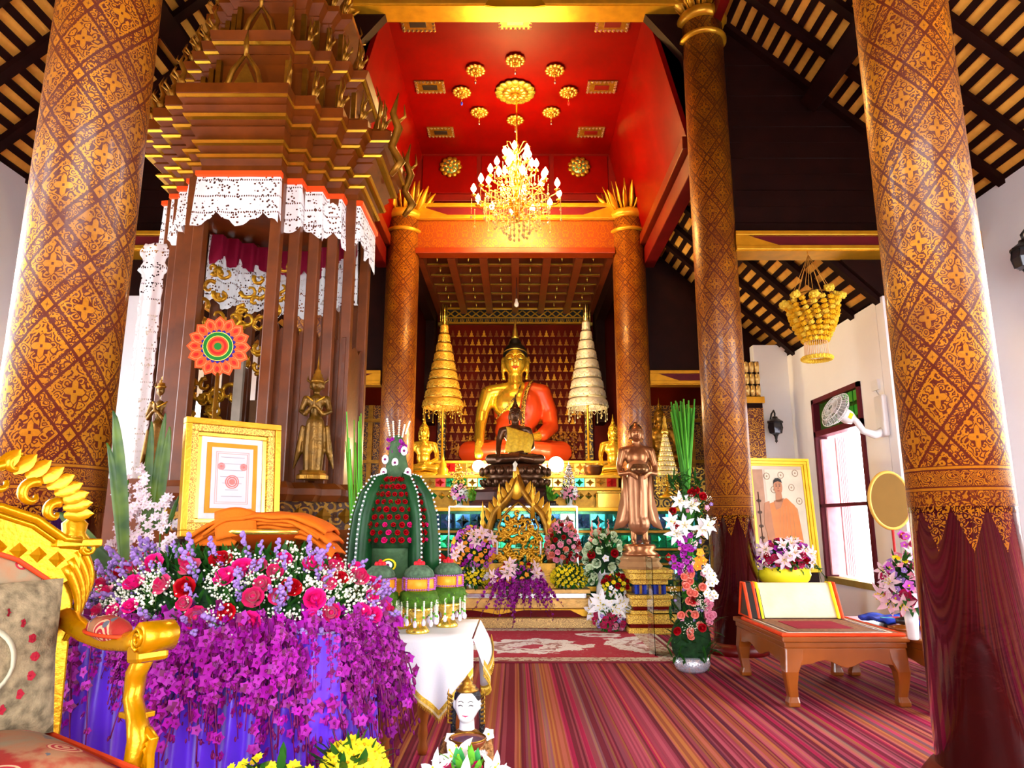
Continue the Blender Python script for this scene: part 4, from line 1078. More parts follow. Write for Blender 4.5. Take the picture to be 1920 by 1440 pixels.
# ------------------------------------------------------------------ the great bouquet: roses, statice, baby's breath, hanging orchids
bq = thing('great_bouquet', 'huge bouquet of magenta roses, lilac statice and hanging purple orchids', 'bouquet', (TX+0.02, TY, TZ+0.01))
AX, AY, AZ = 0.575, 0.42, 0.29
def dome(u, v):
    """u angle, v 0 top .. 1 rim"""
    th = v*PI*0.5; p = Vector((AX*math.sin(th)*math.cos(u), AY*math.sin(th)*math.sin(u), AZ*math.cos(th)))
    nr = Vector((p.x/AX**2, p.y/AY**2, p.z/AZ**2)).normalized(); return p, nr
core = MB(); core.ell((0,0,0.03), (AX*0.88, AY*0.88, AZ*0.82), 24, 10)
core.build('moss_core', mat('dark_moss', (0.012, 0.045, 0.012), 0.9, 0, 0.5, 25, 0.6, 40), bq)
pts, dirs = [], []
for i in range(900):
    u = R.uniform(PI*0.95, PI*2.05) if R.random() < .8 else R.uniform(0, 2*PI); v = R.uniform(0.25, 1.0)
    p, nr = dome(u, v); pts.append(p*0.93); dirs.append(nr+Vector((R.uniform(-.8,.8), R.uniform(-.8,.8), R.uniform(-.3,.6))))
foliage(bq, pts, dirs, 0.075, 0.010)
def vis_uv(lo=0.30, hi=0.98): return R.uniform(PI*0.93, PI*2.07), math.sqrt(R.uniform(lo*lo, hi*hi))
placed = []
k = 0
while k < 78:
    u, v = vis_uv(0.38, 0.93); p, nr = dome(u, v)
    if any((p-q).length < 0.055 for q in placed): k += 0.2; continue
    if p.x < -0.42 and R.random() < .6: k += 0.2; continue
    placed.append(p); k += 1
    inst('rose', ROSES[R.choice((0,0,1,2,3))], bq, p*1.07, rnd_rot(nr+Vector((0,-.5,.1)), 0.35), R.uniform(.85, 1.35))
for k in range(125):
    u, v = vis_uv(0.30, 0.99); p, nr = dome(u, v)
    if p.x > -0.1 and k % 3 == 0: u, v = R.uniform(PI*0.93, PI*1.3), R.uniform(.5, 1); p, nr = dome(u, v)
    inst('statice_sprig', SPRIGS[k % 3], bq, p*0.97, rnd_rot(nr+Vector((0,-.1,.35)), 0.5), R.uniform(.8, 1.3))
for k in range(170):
    u, v = vis_uv(0.30, 1.0); p, nr = dome(u, v)
    inst('babys_breath', BREATH[k % 3], bq, p*1.0, rnd_rot(nr, 0.3), R.uniform(.8, 1.3))
# orchids spilling over the rim: front, sides
for k in range(205):
    u = R.uniform(PI*0.98, PI*2.08) ; v = R.uniform(0.86, 1.06); p, nr = dome(u, min(1, v))
    out = Vector((math.cos(u), math.sin(u), 0)); ln = 0.6+0.5*abs(math.sin(u*3.7))+R.uniform(-.15, .25)
    if math.cos(u) > 0.4: ln += 0.35
    tilt = R.uniform(0.03, 0.26) if math.cos(u) > 0 else R.uniform(0.05, 0.42)
    d = (out*tilt+Vector((R.uniform(-.12,.12), 0, -1))).normalized()
    rot = (Vector((0,0,-1)).rotation_difference(d).to_matrix() @ Matrix.Rotation(R.uniform(-.9, .9), 3, 'Z')).to_euler()
    inst('orchid_spray', SPRAYS[k % 5], bq, p*1.02+Vector((0,0,R.uniform(-.05,.05))), rot, R.uniform(.75, 1.1)*min(1.35, ln))
for k in range(110):
    e = R.random()
    if e < 0.68: p = Vector((R.uniform(-0.56, 0.54), -0.45, R.uniform(-.03, .08))); lean = Vector((R.uniform(-.1,.1), -R.uniform(.02,.16), -1))
    else: p = Vector((0.55, R.uniform(-0.42, 0.1), R.uniform(-.03, .08))); lean = Vector((R.uniform(.03,.2), 0, -1))
    rot = (Vector((0,0,-1)).rotation_difference(lean.normalized()).to_matrix() @ Matrix.Rotation(R.uniform(-.9, .9), 3, 'Z')).to_euler()
    inst('orchid_spray', SPRAYS[k % 5], bq, p, rot, R.uniform(.55, 1.0)*(1+0.35*math.sin(p.x*9)))
for k in range(45):
    u = R.uniform(PI*1.05, PI*2.05); p, nr = dome(u, 0.93)
    inst('petal_patch', petal5_mesh('petal_patch', [ORCHID, ORCHID_D], 0.045) if k == 0 else bpy.data.meshes['petal_patch'], bq, p*1.06+Vector((0,0,-.03)), rnd_rot(Vector((math.cos(u), math.sin(u)-.4, .2)), .5), R.uniform(.8,1.3))

# ------------------------------------------------------------------ robe offering on a pedestal bowl
rp = at(508, 1033, 3.08)
ob = thing('offering_bowl', 'orange lacquered footed offering bowl among the flowers', 'bowl', (rp.x, rp.y, rp.z-0.14))
OL = mat('orange_lacquer_bowl', (0.42, 0.05, 0.004), 0.2, 0.25, 0.08, coat=0.5)
MB().lathe([(0.09,0),(0.10,0.02),(0.05,0.06),(0.04,0.10),(0.06,0.14),(0.15,0.17),(0.195,0.215),(0.20,0.225),(0.185,0.225),(0.13,0.19),(0,0.18)], 32).build('bowl', OL, ob)
MB().lathe([(0.196,0.212),(0.206,0.222),(0.196,0.232)], 32, cap=False).build('gilt_rim', GOLD_S, ob)
rb = thing('folded_robe', 'folded orange monk robe draped over the offering bowl', 'robe', (rp.x-0.01, rp.y, rp.z+0.075))
ROB = mat('robe_orange', (0.62, 0.12, 0.002), 0.8, 0, 0.10, 8, 0.3, 90)
def fold(k, dx, w, h, z, droop, sgn=0):
    def f(u, v):
        x = (u-0.5)*w; y = (v-0.5)*0.24; e = abs(u-0.5)*2
        return (x+dx, y-0.01*k, z + h*(1-e**2.6) - droop*e**4 + 0.004*math.sin(u*23+k)*math.cos(v*9) - 0.018*(abs(v-0.5)*2)**4)
    return MB().sheet(f, 28, 10).build('robe_fold', ROB, rb, solid=0.012)
for k, (dx, w, h, z, dr) in enumerate(((0.0, 0.60, 0.03, -0.015, 0.065), (-0.01, 0.57, 0.035, 0.003, 0.055), (0.015, 0.56, 0.035, 0.020, 0.050), (-0.02, 0.54, 0.035, 0.036, 0.045), (0.03, 0.50, 0.03, 0.052, 0.04))): fold(k, dx, w, h, z, dr)
def band(u, v): return (-0.08+0.07*u-0.06*v, -0.14-0.004*math.sin(v*3), 0.095-0.12*v)
MB().sheet(lambda u, v: (-0.19+0.17*u+0.03*v, -0.125-0.035*math.sin(v*PI*0.5), 0.085-0.115*v+0.02*math.sin(u*PI)), 8, 8).build('robe_fold', ROB, rb, solid=0.012)
MB().sheet(lambda u, v: (0.20*(u-0.2)-0.22-0.04*v, -0.10-0.03*v, 0.02-0.07*v-0.03*u*0), 8, 6).build('robe_fold', ROB, rb, solid=0.008)

# ------------------------------------------------------------------ pale flower arrangement with striped leaves behind the bouquet
vb = at(275, 1040, 3.42)
va = thing('tuberose_arrangement', 'tall arrangement of pale pink star flowers and long striped leaves left of the gold frame', 'flowers', (vb.x, vb.y, 0))
MB().lathe([(0.09,0),(0.11,0.02),(0.12,0.4),(0.10,0.8),(0.12,0.92),(0.10,0.95)], 20).build('vase', WHITEP, va)
STRIPE, _nt, _b = newmat('striped_leaf'); _g = G(_nt); _x, _y, _z = _g.sep(_g.coord('Generated'))
_nt.links.new(_g.ramp(_g.noise(_g.coord('Object'), 9, 2), [(0.35, (0.010, 0.06, 0.004)), (0.65, (0.09, 0.17, 0.008))]), _b.inputs['Base Color'])
def blade(x0, y0, x1, y1, z0, z1, w, lean=0.1):
    b = MB(); n = 14; vs_ = []
    for i in range(n+1):
        t = i/n; ww = w*math.sin(PI*min(1, 0.15+0.85*t))**0.6 if i < n else 0.001
        x = x0+(x1-x0)*t; y = y0+(y1-y0)*t; z = z0+(z1-z0)*(1-(1-t)**1.2); 
        dx, dz = (x1-x0), (z1-z0); l_ = math.hypot(dx, dz); px_, pz_ = dz/l_, -dx/l_
        vs_ += [(x-px_*ww, y+0.006, z-pz_*ww), (x, y-0.006, z), (x+px_*ww, y+0.006, z+pz_*ww)]
    b.add(vs_, [q for i in range(n) for q in ((i*3, i*3+1, i*3+4, i*3+3), (i*3+1, i*3+2, i*3+5, i*3+4))], True)
    o = b.build('long_leaf', STRIPE, va); o.location = (-vb.x, -vb.y, 0); return o
for (a, b_, w) in (((232, 1080), (212, 770), 0.030), ((228, 1050), (200, 830), 0.020), ((275, 1000), (310, 775), 0.020), ((268, 1000), (284, 790), 0.022), ((290, 990), (318, 800), 0.025), ((215, 1080), (105, 960), 0.034), ((225, 1090), (150, 1010), 0.024), ((310, 1000), (335, 930), 0.012)):
    yy_ = 3.02 if a[0] < 240 else 3.40; p0, p1 = at(*a, yy_), at(*b_, yy_-0.04); blade(p0.x, p0.y, p1.x, p1.y, p0.z, p1.z, w)
# soft bent leaf
STAR = petal5_mesh('star_flower', [mat('pale_pink_star', (0.86, 0.70, 0.76), 0.55, 0, 0.1), CREAM], 0.021, 6, 0.28, 0.2)
for (cx, y0_, y1_, n, w) in ((240, 900, 1040, 52, 30), (272, 870, 1000, 46, 16), (300, 925, 1040, 60, 34)):
    p0, p1 = at(cx, y1_, 3.40), at(cx, y0_, 3.40); st = MB(); st.tube([p0-Vector((vb.x, vb.y, 0)), p1-Vector((vb.x, vb.y, 0))], 0.004, 5); st.build('stem', STEM, va)
    for k in range(n):
        t = R.random(); p = p0.lerp(p1, t)-Vector((vb.x, vb.y, 0)); q = w*scale_at(980, 3.4)*(1.05-0.55*t)
        inst('star_flower', STAR, va, p+Vector((R.uniform(-q, q), R.uniform(-.05, .02), R.uniform(-.02, .02))), rnd_rot((R.uniform(-.6,.6), -1, .2), .4), R.uniform(.8, 1.3))

# ------------------------------------------------------------------ gilt throne chair
chq = thing('throne_chair', 'gilt carved throne armchair with floral tapestry seat', 'chair', (-1.445, 1.96, 0), math.radians(53.6))
FLO, _nt, _b = newmat('floral_tapestry'); _g = G(_nt); _c = _g.coord('Object')
_base = _g.ramp(_g.noise(_c, 4.5, 5), [(0.46, (0.30, 0.010, 0.003)), (0.52, (0.36, 0.16, 0.07)), (0.62, (0.26, 0.21, 0.12))])
_fl = _g.m('MULTIPLY', _g.m('LESS_THAN', _g.voro(_c, 7.5), 0.36), _g.m('GREATER_THAN', _g.noise(_c, 2.6), 0.44)); _ring = _g.m('GREATER_THAN', _g.m('SINE', _g.m('MULTIPLY', _g.voro(_c, 7.5), 55.0)), -0.1)
_c1 = _g.mix(_fl, _base, _g.mix(_ring, (0.60, 0.36, 0.20), (0.36, 0.006, 0.02)))
_lv = _g.m('MULTIPLY', _g.m('LESS_THAN', _g.voro(_c, 26.0), 0.34), _g.m('GREATER_THAN', _g.noise(_c, 6, 4), 0.56))
_c2 = _g.mix(_lv, _c1, (0.10, 0.11, 0.14))
_nt.links.new(_c2, _b.inputs['Base Color']); _b.inputs['Roughness'].default_value = 0.85
_nt.links.new(_g.bump(_g.noise(_c, 300, 2), 0.3, 0.003), _b.inputs['Normal'])
PIPE = mat('red_piping', (0.62, 0.05, 0.01), 0.6)
GC = GOLD_Y
# legs, rails
for s in (-1, 1):
    MB().tube([(s*0.31,-0.30,0.46),(s*0.33,-0.33,0.36),(s*0.29,-0.30,0.2),(s*0.31,-0.33,0.06),(s*0.32,-0.36,0.0)], [0.05,0.055,0.035,0.028,0.04], 10).build('front_leg', GC, chq)
    MB().bar((s*0.33,0.36,0.0), (s*0.33,0.28,0.5), 0.055, 0.055).build('rear_leg', GC, chq, bevel=0.006)
    MB().box(s*0.31-0.025, s*0.31+0.025, -0.28, 0.28, 0.44, 0.54).build('side_rail', GC, chq, bevel=0.008)
MB().prism([(-0.33,0.54),(0.33,0.54),(0.33,0.44),(0.2,0.42),(0.08,0.38),(0,0.36),(-0.08,0.38),(-0.2,0.42),(-0.33,0.44)], -0.335, -0.29, 0, 'y').build('front_rail', GC, chq, bevel=0.006, fix=True)
MB().box(-0.33, 0.33, 0.26, 0.30, 0.44, 0.54).build('rear_rail', GC, chq)
# seat: domed upholstery with piping
def seatf(u, v):
    x = (u-0.5)*0.60; y = -0.325+v*0.58; e = (1-(abs(u-0.5)*2)**4)*(1-(abs(v-0.5)*2)**5)
    return (x*(1.02-0.02*e), y, 0.545+0.085*e)
seat = MB(); seat.sheet(seatf, 20, 20); seat.box(-0.30, 0.30, -0.325, 0.25, 0.53, 0.55)
so = seat.build('seat', FLO, chq)
MB().tube([(-0.305,-0.33,0.56),(0.305,-0.33,0.56),(0.305,0.25,0.56),(-0.305,0.25,0.56)], 0.010, 6, closed=True, smooth=False).build('piping', PIPE, so)
# back: stiles, upholstered panel, arched carved crest
for s in (-1, 1):
    MB().bar((s*0.325,0.285,0.5), (s*0.325,0.32,1.13), 0.058, 0.05).build('stile', GC, chq, bevel=0.008)
    v_ = MB()
    for q in range(4):
        pts = [(s*(0.345+0.055*math.sin(t*2.6)), 0.285, 1.13-0.045*q*0.5-t*(0.20+0.012*q)) for t in [j/8 for j in range(9)]]
        pts = [(p[0]-s*0.012*q, p[1]-0.005*q, p[2]) for p in pts]
        v_.tube(pts, [0.018-0.0014*j for j in range(9)], 6)
    v_.tube([(s*(0.37+0.028*math.cos(a)*(1-a/16)), 0.262, 1.12+0.028*math.sin(a)*(1-a/16)) for a in [j*0.6 for j in range(20)]], 0.008, 6)
    v_.build('acanthus_scroll', GC, chq)
    f_ = MB(); f_.lathe([(0.045,1.13),(0.05,1.15),(0.035,1.17),(0.04,1.20),(0.025,1.215),(0.032,1.235),(0.018,1.26),(0.010,1.30),(0,1.31)], 14, (s*0.335,0.30,0)); f_.build('finial', GC, chq)
    MB().box(s*0.335-0.07, s*0.335+0.07, 0.24, 0.35, 1.125, 1.15).build('capital', GC, chq, bevel=0.004)
panel = [(-0.295, 0.56), (0.295, 0.56), (0.295, 1.00), (0.24, 1.04), (0.17, 1.09), (0.09, 1.12), (0, 1.13), (-0.09, 1.12), (-0.17, 1.09), (-0.24, 1.04), (-0.295, 1.00)]
bp = MB(); bp.prism(panel, 0.275, 0.305, 0, 'y'); bo = bp.build('back_upholstery', FLO, chq, bevel=0.012, fix=True)
MB().tube([(x, 0.270, z) for x, z in panel], 0.009, 6, closed=True).build('piping', PIPE, bo)
crest = [(0.295,1.00),(0.24,1.04),(0.17,1.09),(0.09,1.12),(0,1.13),(-0.09,1.12),(-0.17,1.09),(-0.24,1.04),(-0.295,1.00),(-0.355,1.03),(-0.355,1.13),(-0.29,1.13),(-0.20,1.20),(-0.10,1.235),(0,1.245),(0.10,1.235),(0.20,1.20),(0.29,1.13),(0.355,1.13),(0.355,1.03)]
MB().prism(crest, 0.265, 0.325, 0, 'y').build('crest_rail', GC, chq, bevel=0.004, fix=True)
cm = MB()
arc = [(-0.34,1.145),(-0.29,1.15),(-0.20,1.215),(-0.10,1.25),(0,1.26),(0.10,1.25),(0.20,1.215),(0.29,1.15),(0.34,1.145)]
for dy, dz, r_ in ((0.25, 0.0, 0.014), (0.262, -0.022, 0.009)): cm.tube([(x, dy, z+dz) for x, z in arc], r_, 8)
cm.build('crest_moulding', GC, chq)
pyr = MB().lathe([(0.034, 0), (0.0, 0.022)], 4, cap=False, smooth=False).mesh('carved_lozenge', GC)
for k in range(11):
    x = -0.28+k*0.056; z = 1.19-0.42*(abs(x)**1.6)-0.014
    inst('carved_lozenge', pyr, chq, (x, 0.266, z-0.035), (PI/2, 0, 0), 0.8)
cr = MB(); rr = random.Random(4)
for s in (-1, 1):
    for k, (x, z, r_, L) in enumerate(((0.10,1.33,0.055,5.2),(0.19,1.29,0.045,5.0),(0.05,1.41,0.05,4.6),(0.26,1.235,0.035,4.8),(0.13,1.38,0.03,4.5))):
        pts = [(s*(x+r_*(1-t*0.8)*math.cos(1.2+t*L)), 0.28-0.012*math.sin(t*3), z+r_*(1-t*0.8)*math.sin(1.2+t*L)) for t in [j/14 for j in range(15)]]
        cr.tube(pts, [0.020-0.0009*j for j in range(15)], 7)
    for k in range(9):
        a = 0.25+k*0.16; bx, bz = s*(0.02+0.27*math.sin(a)), 1.24+0.15*math.cos(a)
        add_leaf(cr, (bx, 0.28, bz-0.02), (s*math.sin(a+0.5), -0.25, math.cos(a)), 0.085, 0.024, (0,-1,0.2), 0.2, 0.4, 5)
cr.ell((0,0.27,1.36), (0.045,0.03,0.06), 12, 8); cr.tube([(0,0.28,1.24),(0,0.27,1.47)], [0.03,0.008], 8)
cr.build('carved_crest', GC, chq)
# arms: padded, scrolled hand rest, S-shaped support
for s in (-1, 1):
    a = MB(); a.tube([(s*0.33,0.28,0.90),(s*0.345,0.15,0.862),(s*0.35,0.0,0.850),(s*0.35,-0.14,0.862),(s*0.35,-0.25,0.885)], [0.034,0.032,0.032,0.034,0.036], 10, flat=0.75)
    a.build('arm', GC, chq)
    hs = MB(); hs.lathe([(0.0,-0.050),(0.030,-0.050),(0.043,-0.044),(0.043,0.044),(0.030,0.050),(0,0.050)], 18)
    hs.tube([(0.032*math.cos(q)*(1-q/14), 0.032*math.sin(q)*(1-q/14), 0.053) for q in [j*0.55 for j in range(20)]], 0.006, 5)
    hs.tube([(0.032*math.cos(q)*(1-q/14), 0.032*math.sin(q)*(1-q/14), -0.053) for q in [j*0.55 for j in range(20)]], 0.006, 5)
    h_ = hs.build('scroll_hand', GC, chq); h_.rotation_euler = (0, PI/2, 0); h_.location = (s*0.35, -0.275, 0.888)
    h2 = MB(); h2.bar((s*0.35,-0.275,0.845), (s*0.35,-0.20,0.835), 0.09, 0.05); h2.build('hand_block', GC, chq, bevel=0.012)
    pm = MB(); pm.ell((s*0.35,0.01,0.883), (0.042,0.125,0.040), 16, 10); po_ = pm.build('arm_pad', FLO, chq)
    MB().tube([(s*0.35+0.044*math.cos(q), 0.01+0.13*math.sin(q), 0.872) for q in [2*PI*j/20 for j in range(20)]], 0.006, 5, closed=True).build('piping', PIPE, po_)
    u = MB(); u.tube([(s*0.35,-0.235,0.845),(s*0.35,-0.185,0.78),(s*0.345,-0.19,0.71),(s*0.34,-0.235,0.66),(s*0.335,-0.27,0.62),(s*0.335,-0.25,0.57),(s*0.33,-0.28,0.50)], [0.036,0.036,0.032,0.034,0.040,0.032,0.04], 10, flat=0.8)
    u.build('arm_support', GC, chq)
    u2 = MB()
    for k in range(3): u2.tube([(s*0.35,-0.275+0.006*k,0.64-0.012*k),(s*0.35,-0.315+0.01*k,0.625-0.02*k),(s*0.35,-0.30+0.01*k,0.585-0.02*k),(s*0.35,-0.31,0.53)], [0.016,0.014,0.014,0.012], 6)
    u2.box(s*0.35-0.035, s*0.35+0.035, -0.245, -0.175, 0.665, 0.68); u2.build('support_leaf', GC, chq, bevel=0.003)
# embroidered cushion standing against the back
cu = thing('cushion', 'square embroidered cushion with a ring of red flowers leaning on the throne chair back', 'cushion', (-1.445, 1.96, 0), math.radians(53.6))
ce_ = empty('cushion_body', (0.060, 0.215, 0.80), 0, cu); ce_.rotation_euler = (-0.13, 0, 0)
CUSH = mat('sage_cushion_fabric', (0.24, 0.18, 0.10), 0.85, 0, 0.5, 34, 0.4, 200)
def cf_(sgn):
    return lambda u, v: ((u-0.5)*0.46*(1+0.04*abs(v-.5)*2), sgn*0.055*((1-(abs(u-0.5)*2)**3)*(1-(abs(v-0.5)*2)**3))**0.5, (v-0.5)*0.44*(1+0.04*abs(u-.5)*2))
cb = MB(); cb.sheet(cf_(-1), 18, 18); cb.sheet(cf_(1), 18, 18); cb.build('cover', CUSH, ce_)
RF = mat('embroidered_red', (0.34, 0.010, 0.025), 0.8); PF = mat('embroidered_cream', (0.55, 0.52, 0.36), 0.8)
fm = petal5_mesh('embroidered_flower', [RF, RF], 0.015, 5, 0.6, 0.05)
def cy(x, z): return -0.055*((1-min(1, abs(x)/.23)**3)*(1-min(1, abs(z)/.22)**3))**0.5-0.003
for k in range(18):
    a = 2*PI*k/18; x, z = 0.155*math.cos(a), 0.155*math.sin(a)
    inst('embroidered_flower', fm, ce_, (x, cy(x, z), z), (PI/2, 0, a))
rg = MB(); rg.tube([(0.098*math.cos(a), cy(0.098*math.cos(a), 0.098*math.sin(a)), 0.098*math.sin(a)) for a in [2*PI*k/28 for k in range(28)]], 0.014, 6, closed=True, flat=0.4); rg.build('cream_ring', PF, ce_)
for k in range(7):
    a = 2*PI*k/7; r_ = 0.05 if k else 0; x, z = r_*math.cos(a), r_*math.sin(a)
    inst('embroidered_flower', fm, ce_, (x, cy(x, z)-0.001, z), (PI/2, 0, a), 0.8)
# ------------------------------------------------------------------ rug
def rugmat():
    m, nt, b = newmat('red_medallion_rug'); g = G(nt); co = g.coord('Object'); x, y, z = g.sep(co)
    wob = g.noise(co, 5, 4, 0.6); w2 = g.m('SUBTRACT', wob, 0.5)
    def blob_(cx, cy, rx, ry):
        dx = g.m('DIVIDE', g.m('SUBTRACT', x, cx), rx); dy = g.m('DIVIDE', g.m('SUBTRACT', y, cy), ry)
        d = g.m('ADD', g.m('SQRT', g.m('ADD', g.m('MULTIPLY', dx, dx), g.m('MULTIPLY', dy, dy))), g.m('MULTIPLY', w2, 1.3)); return d
    d1 = blob_(0.15, -0.2, 0.62, 0.42); d2 = blob_(1.35, -0.1, 0.45, 0.55); d3 = blob_(-1.3, -0.1, 0.45, 0.5); d4 = blob_(0.1, 0.95, 1.1, 0.10); d5 = blob_(0.9, 0.5, 0.25, 0.15)
    d = g.m('MINIMUM', g.m('MINIMUM', d1, d2), g.m('MINIMUM', g.m('MINIMUM', d3, d4), d5))
    field = g.ramp(d, [(0.0, (0.45, 0.02, 0.05)), (0.22, (0.80, 0.70, 0.62)), (0.45, (0.42, 0.20, 0.16)), (0.58, (0.82, 0.76, 0.68)), (0.92, (0.80, 0.74, 0.66)), (0.95, (0.42, 0.002, 0.025))], 'CONSTANT')
    wv = g.m('GREATER_THAN', g.noise(co, 13, 3, 2.0), 0.60)
    field = g.mix(g.m('MULTIPLY', wv, 0.55), field, (0.42, 0.10, 0.09))
    e = g.m('SUBTRACT', 1.5, g.m('ABSOLUTE', x)); e2 = g.m('SUBTRACT', 1.0, g.m('ABSOLUTE', y)); e = g.m('MINIMUM', e, e2)
    bc = g.mix(g.m('GREATER_THAN', g.noise(co, 22, 2, 1.0), 0.55), (0.62, 0.52, 0.36), (0.34, 0.08, 0.06))
    c = g.mix(g.m('LESS_THAN', e, 0.20), field, bc); c = g.mix(g.m('LESS_THAN', e, 0.03), c, (0.20, 0.01, 0.02))
    nt.links.new(c, b.inputs['Base Color']); b.inputs['Roughness'].default_value = 0.95; return m
rg_ = thing('rug', 'red and cream medallion rug on the striped carpet before the altar', 'rug', (0.0, 7.48, 0.0))
MB().box(-1.5, 1.5, -1.0, 1.0, 0.001, 0.014).build('pile', rugmat(), rg_)
fg = MB()
for k in range(160):
    y = -0.99+k*0.0124
    for s in (-1, 1): fg.box(*sorted((s*1.5, s*1.545)), y, y+0.005, 0.001, 0.006)
stuff(fg.build('fringe', CREAM, rg_))

# ------------------------------------------------------------------ the altar with mirror mosaic
ALT = thing('altar', 'tiered altar covered with mirror glass mosaic', 'altar', (0, 9.1, 0))
zt1 = at(966, 952, 9.1).z; zt2 = at(966, 893, 9.9).z; zt3 = 2.14
DKG = mat('dark_green_mosaic', (0.02, 0.12, 0.05), 0.15, 0.6, 0.5, 25)
MB().box(-2.35, 2.35, 0, 0.60, 0, zt1).build('lower_tier', DKG, ALT)
MB().box(-1.42, 1.42, 0.60, 1.6, 0, zt2).build('middle_tier', GOLD_D, ALT)
for s in (-1, 1): MB().box(*sorted((s*1.42, s*2.0)), 1.20, 1.95, 0, zt2+0.0).build('side_tier', GOLD_D, ALT)
MB().box(-1.42, 1.42, 1.6, 3.85, 0, zt3).build('upper_tier', stencil('altar_gilt', (0.20, 0.03, 0.01), (0.75, 0.45, 0.05), 16, 0.0), ALT)
TM = [mat('mirror_blue', (0.10, 0.34, 0.75), 0.08, 0.85, 0.3, 40), mat('mirror_green', (0.02, 0.55, 0.20), 0.10, 0.8, 0.3, 40), mat('mirror_silver', (0.85, 0.92, 0.95), 0.06, 0.95, 0.1, 40), mat('mirror_red', (0.65, 0.02, 0.02), 0.12, 0.6, 0.2, 40), mat('mirror_gold', (0.95, 0.62, 0.10), 0.12, 0.85, 0.2, 40), mat('mirror_teal', (0.03, 0.35, 0.35), 0.10, 0.8, 0.3, 40)]
def star_tile(m, w, h):
    b = MB(); vs_ = [(0, -0.03, 0)]
    for k in range(8):
        a = 2*PI*k/8; q = 1.0 if k % 2 == 0 else 0.48
        vs_.append((w/2*q*math.cos(a), -0.004, h/2*q*math.sin(a)))
    b.add(vs_, [(0, k+1, (k+1) % 8+1) for k in range(8)])
    b.box(-w/2, w/2, -0.004, 0.001, -h/2, h/2)
    return b.mesh('mirror_tile', m)
def dia_tile(m, w, h): return MB().add([(0,-0.018,0),(w/2,0,0),(0,0,h/2),(-w/2,0,0),(0,0,-h/2)], [(0,1,2),(0,2,3),(0,3,4),(0,4,1)]).mesh('mirror_tile', m)
def tile_row(par, y, x0, x1, z, w, h, cols, fn=star_tile):
    n = int((x1-x0)/w); ms = [fn(TM[c], w*0.94, h*0.94) for c in cols]
    for i in range(n): inst('mirror_tile', ms[R.randrange(len(ms)) if len(ms) > 2 else i % len(ms)], par, (x0+(i+0.5)*(x1-x0)/n, y, z), (R.uniform(-.05,.05), 0, R.uniform(-.06,.06)))
for x in (-2.35,): pass
tile_row(ALT, -0.005, -2.3, 2.3, zt1-0.17, 0.19, 0.19, (0, 5, 0, 2, 5, 0, 0))
tile_row(ALT, -0.005, -2.3, 2.3, zt1-0.42, 0.19, 0.16, (1, 1, 5, 1, 2))
tile_row(ALT, -0.005, -2.3, 2.3, zt1-0.62, 0.14, 0.12, (3, 1, 5), dia_tile)
tile_row(ALT, -0.005, -2.3, 2.3, zt1-0.82, 0.19, 0.16, (1, 0, 1, 5))
tile_row(ALT, 0.595, -1.40, 1.40, zt2-0.10, 0.14, 0.12, (4, 3, 4, 1))
tile_row(ALT, 0.595, -1.40, 1.40, zt2-0.28, 0.11, 0.10, (4, 3, 4, 1), dia_tile)
tile_row(ALT, 1.595, -1.40, 1.40, zt3-0.10, 0.16, 0.14, (4, 3, 4))
for z, h in ((zt1-0.30, 0.035), (zt1-0.02, 0.05), (zt1-0.52, 0.03), (zt1-0.70, 0.03), (zt1-1.0, 0.06)):
    MB().box(-2.37, 2.37, -0.04, 0.01, z-h/2, z+h/2).build('gold_moulding', GOLD_D if h < 0.05 else GOLD, ALT, bevel=0.005)
for y, z in ((0.57, zt2-0.02), (0.57, zt2-0.19), (1.57, zt3-0.02)):
    MB().box(-1.44, 1.44, y-0.02, y+0.02, z-0.02, z+0.02).build('gold_moulding', GOLD, ALT, bevel=0.005)
# step in front: low gilt platform
pfz = at(966, 1105, 8.62).z
pf = thing('offering_platform', 'low gilt platform with carved feet in front of the mirror altar', 'platform', (0, 8.62, 0))
PFG = mat('pale_gilt_wood', (0.72, 0.40, 0.10), 0.4, 0.35, 0.2, 12, 0.3, 60)
x0, x1 = -1.30, at(1108, 1120, 8.6).x
MB().box(x0, x1, 0, 0.42, pfz-0.05, pfz).build('top', PFG, pf, bevel=0.006)
MB().box(x0+0.05, x1-0.05, 0.04, 0.40, pfz-0.10, pfz-0.05).build('moulding', SILVER, pf)
MB().box(x0-0.02, x1+0.03, -0.02, 0.42, pfz-0.22, pfz-0.10).build('frieze', PFG, pf, bevel=0.012)
ap = [(x0-0.04, pfz-0.22), (x1+0.05, pfz-0.22), (x1+0.05, 0.13), (x1-0.1, 0.13), (x1-0.25, 0.20)] + [((x0+x1)/2+0.3, 0.20), ((x0+x1)/2, 0.15), ((x0+x1)/2-0.3, 0.20)] + [(x0+0.25, 0.20), (x0+0.1, 0.13), (x0-0.04, 0.13)]
MB().prism(ap, -0.04, 0.0, 0, 'y').build('apron', GOLD, pf, fix=True, bevel=0.004)
MB().box(x0-0.04, x1+0.05, 0.0, 0.40, 0.10, 0.20).build('recess', REDC, pf)
MB().box(x0-0.10, x1+0.10, -0.10, 0.42, 0.0, 0.12).build('plinth', stencil('plinth_gilt', (0.36, 0.18, 0.05), (0.80, 0.50, 0.16), 50, 0.0), pf, bevel=0.01)

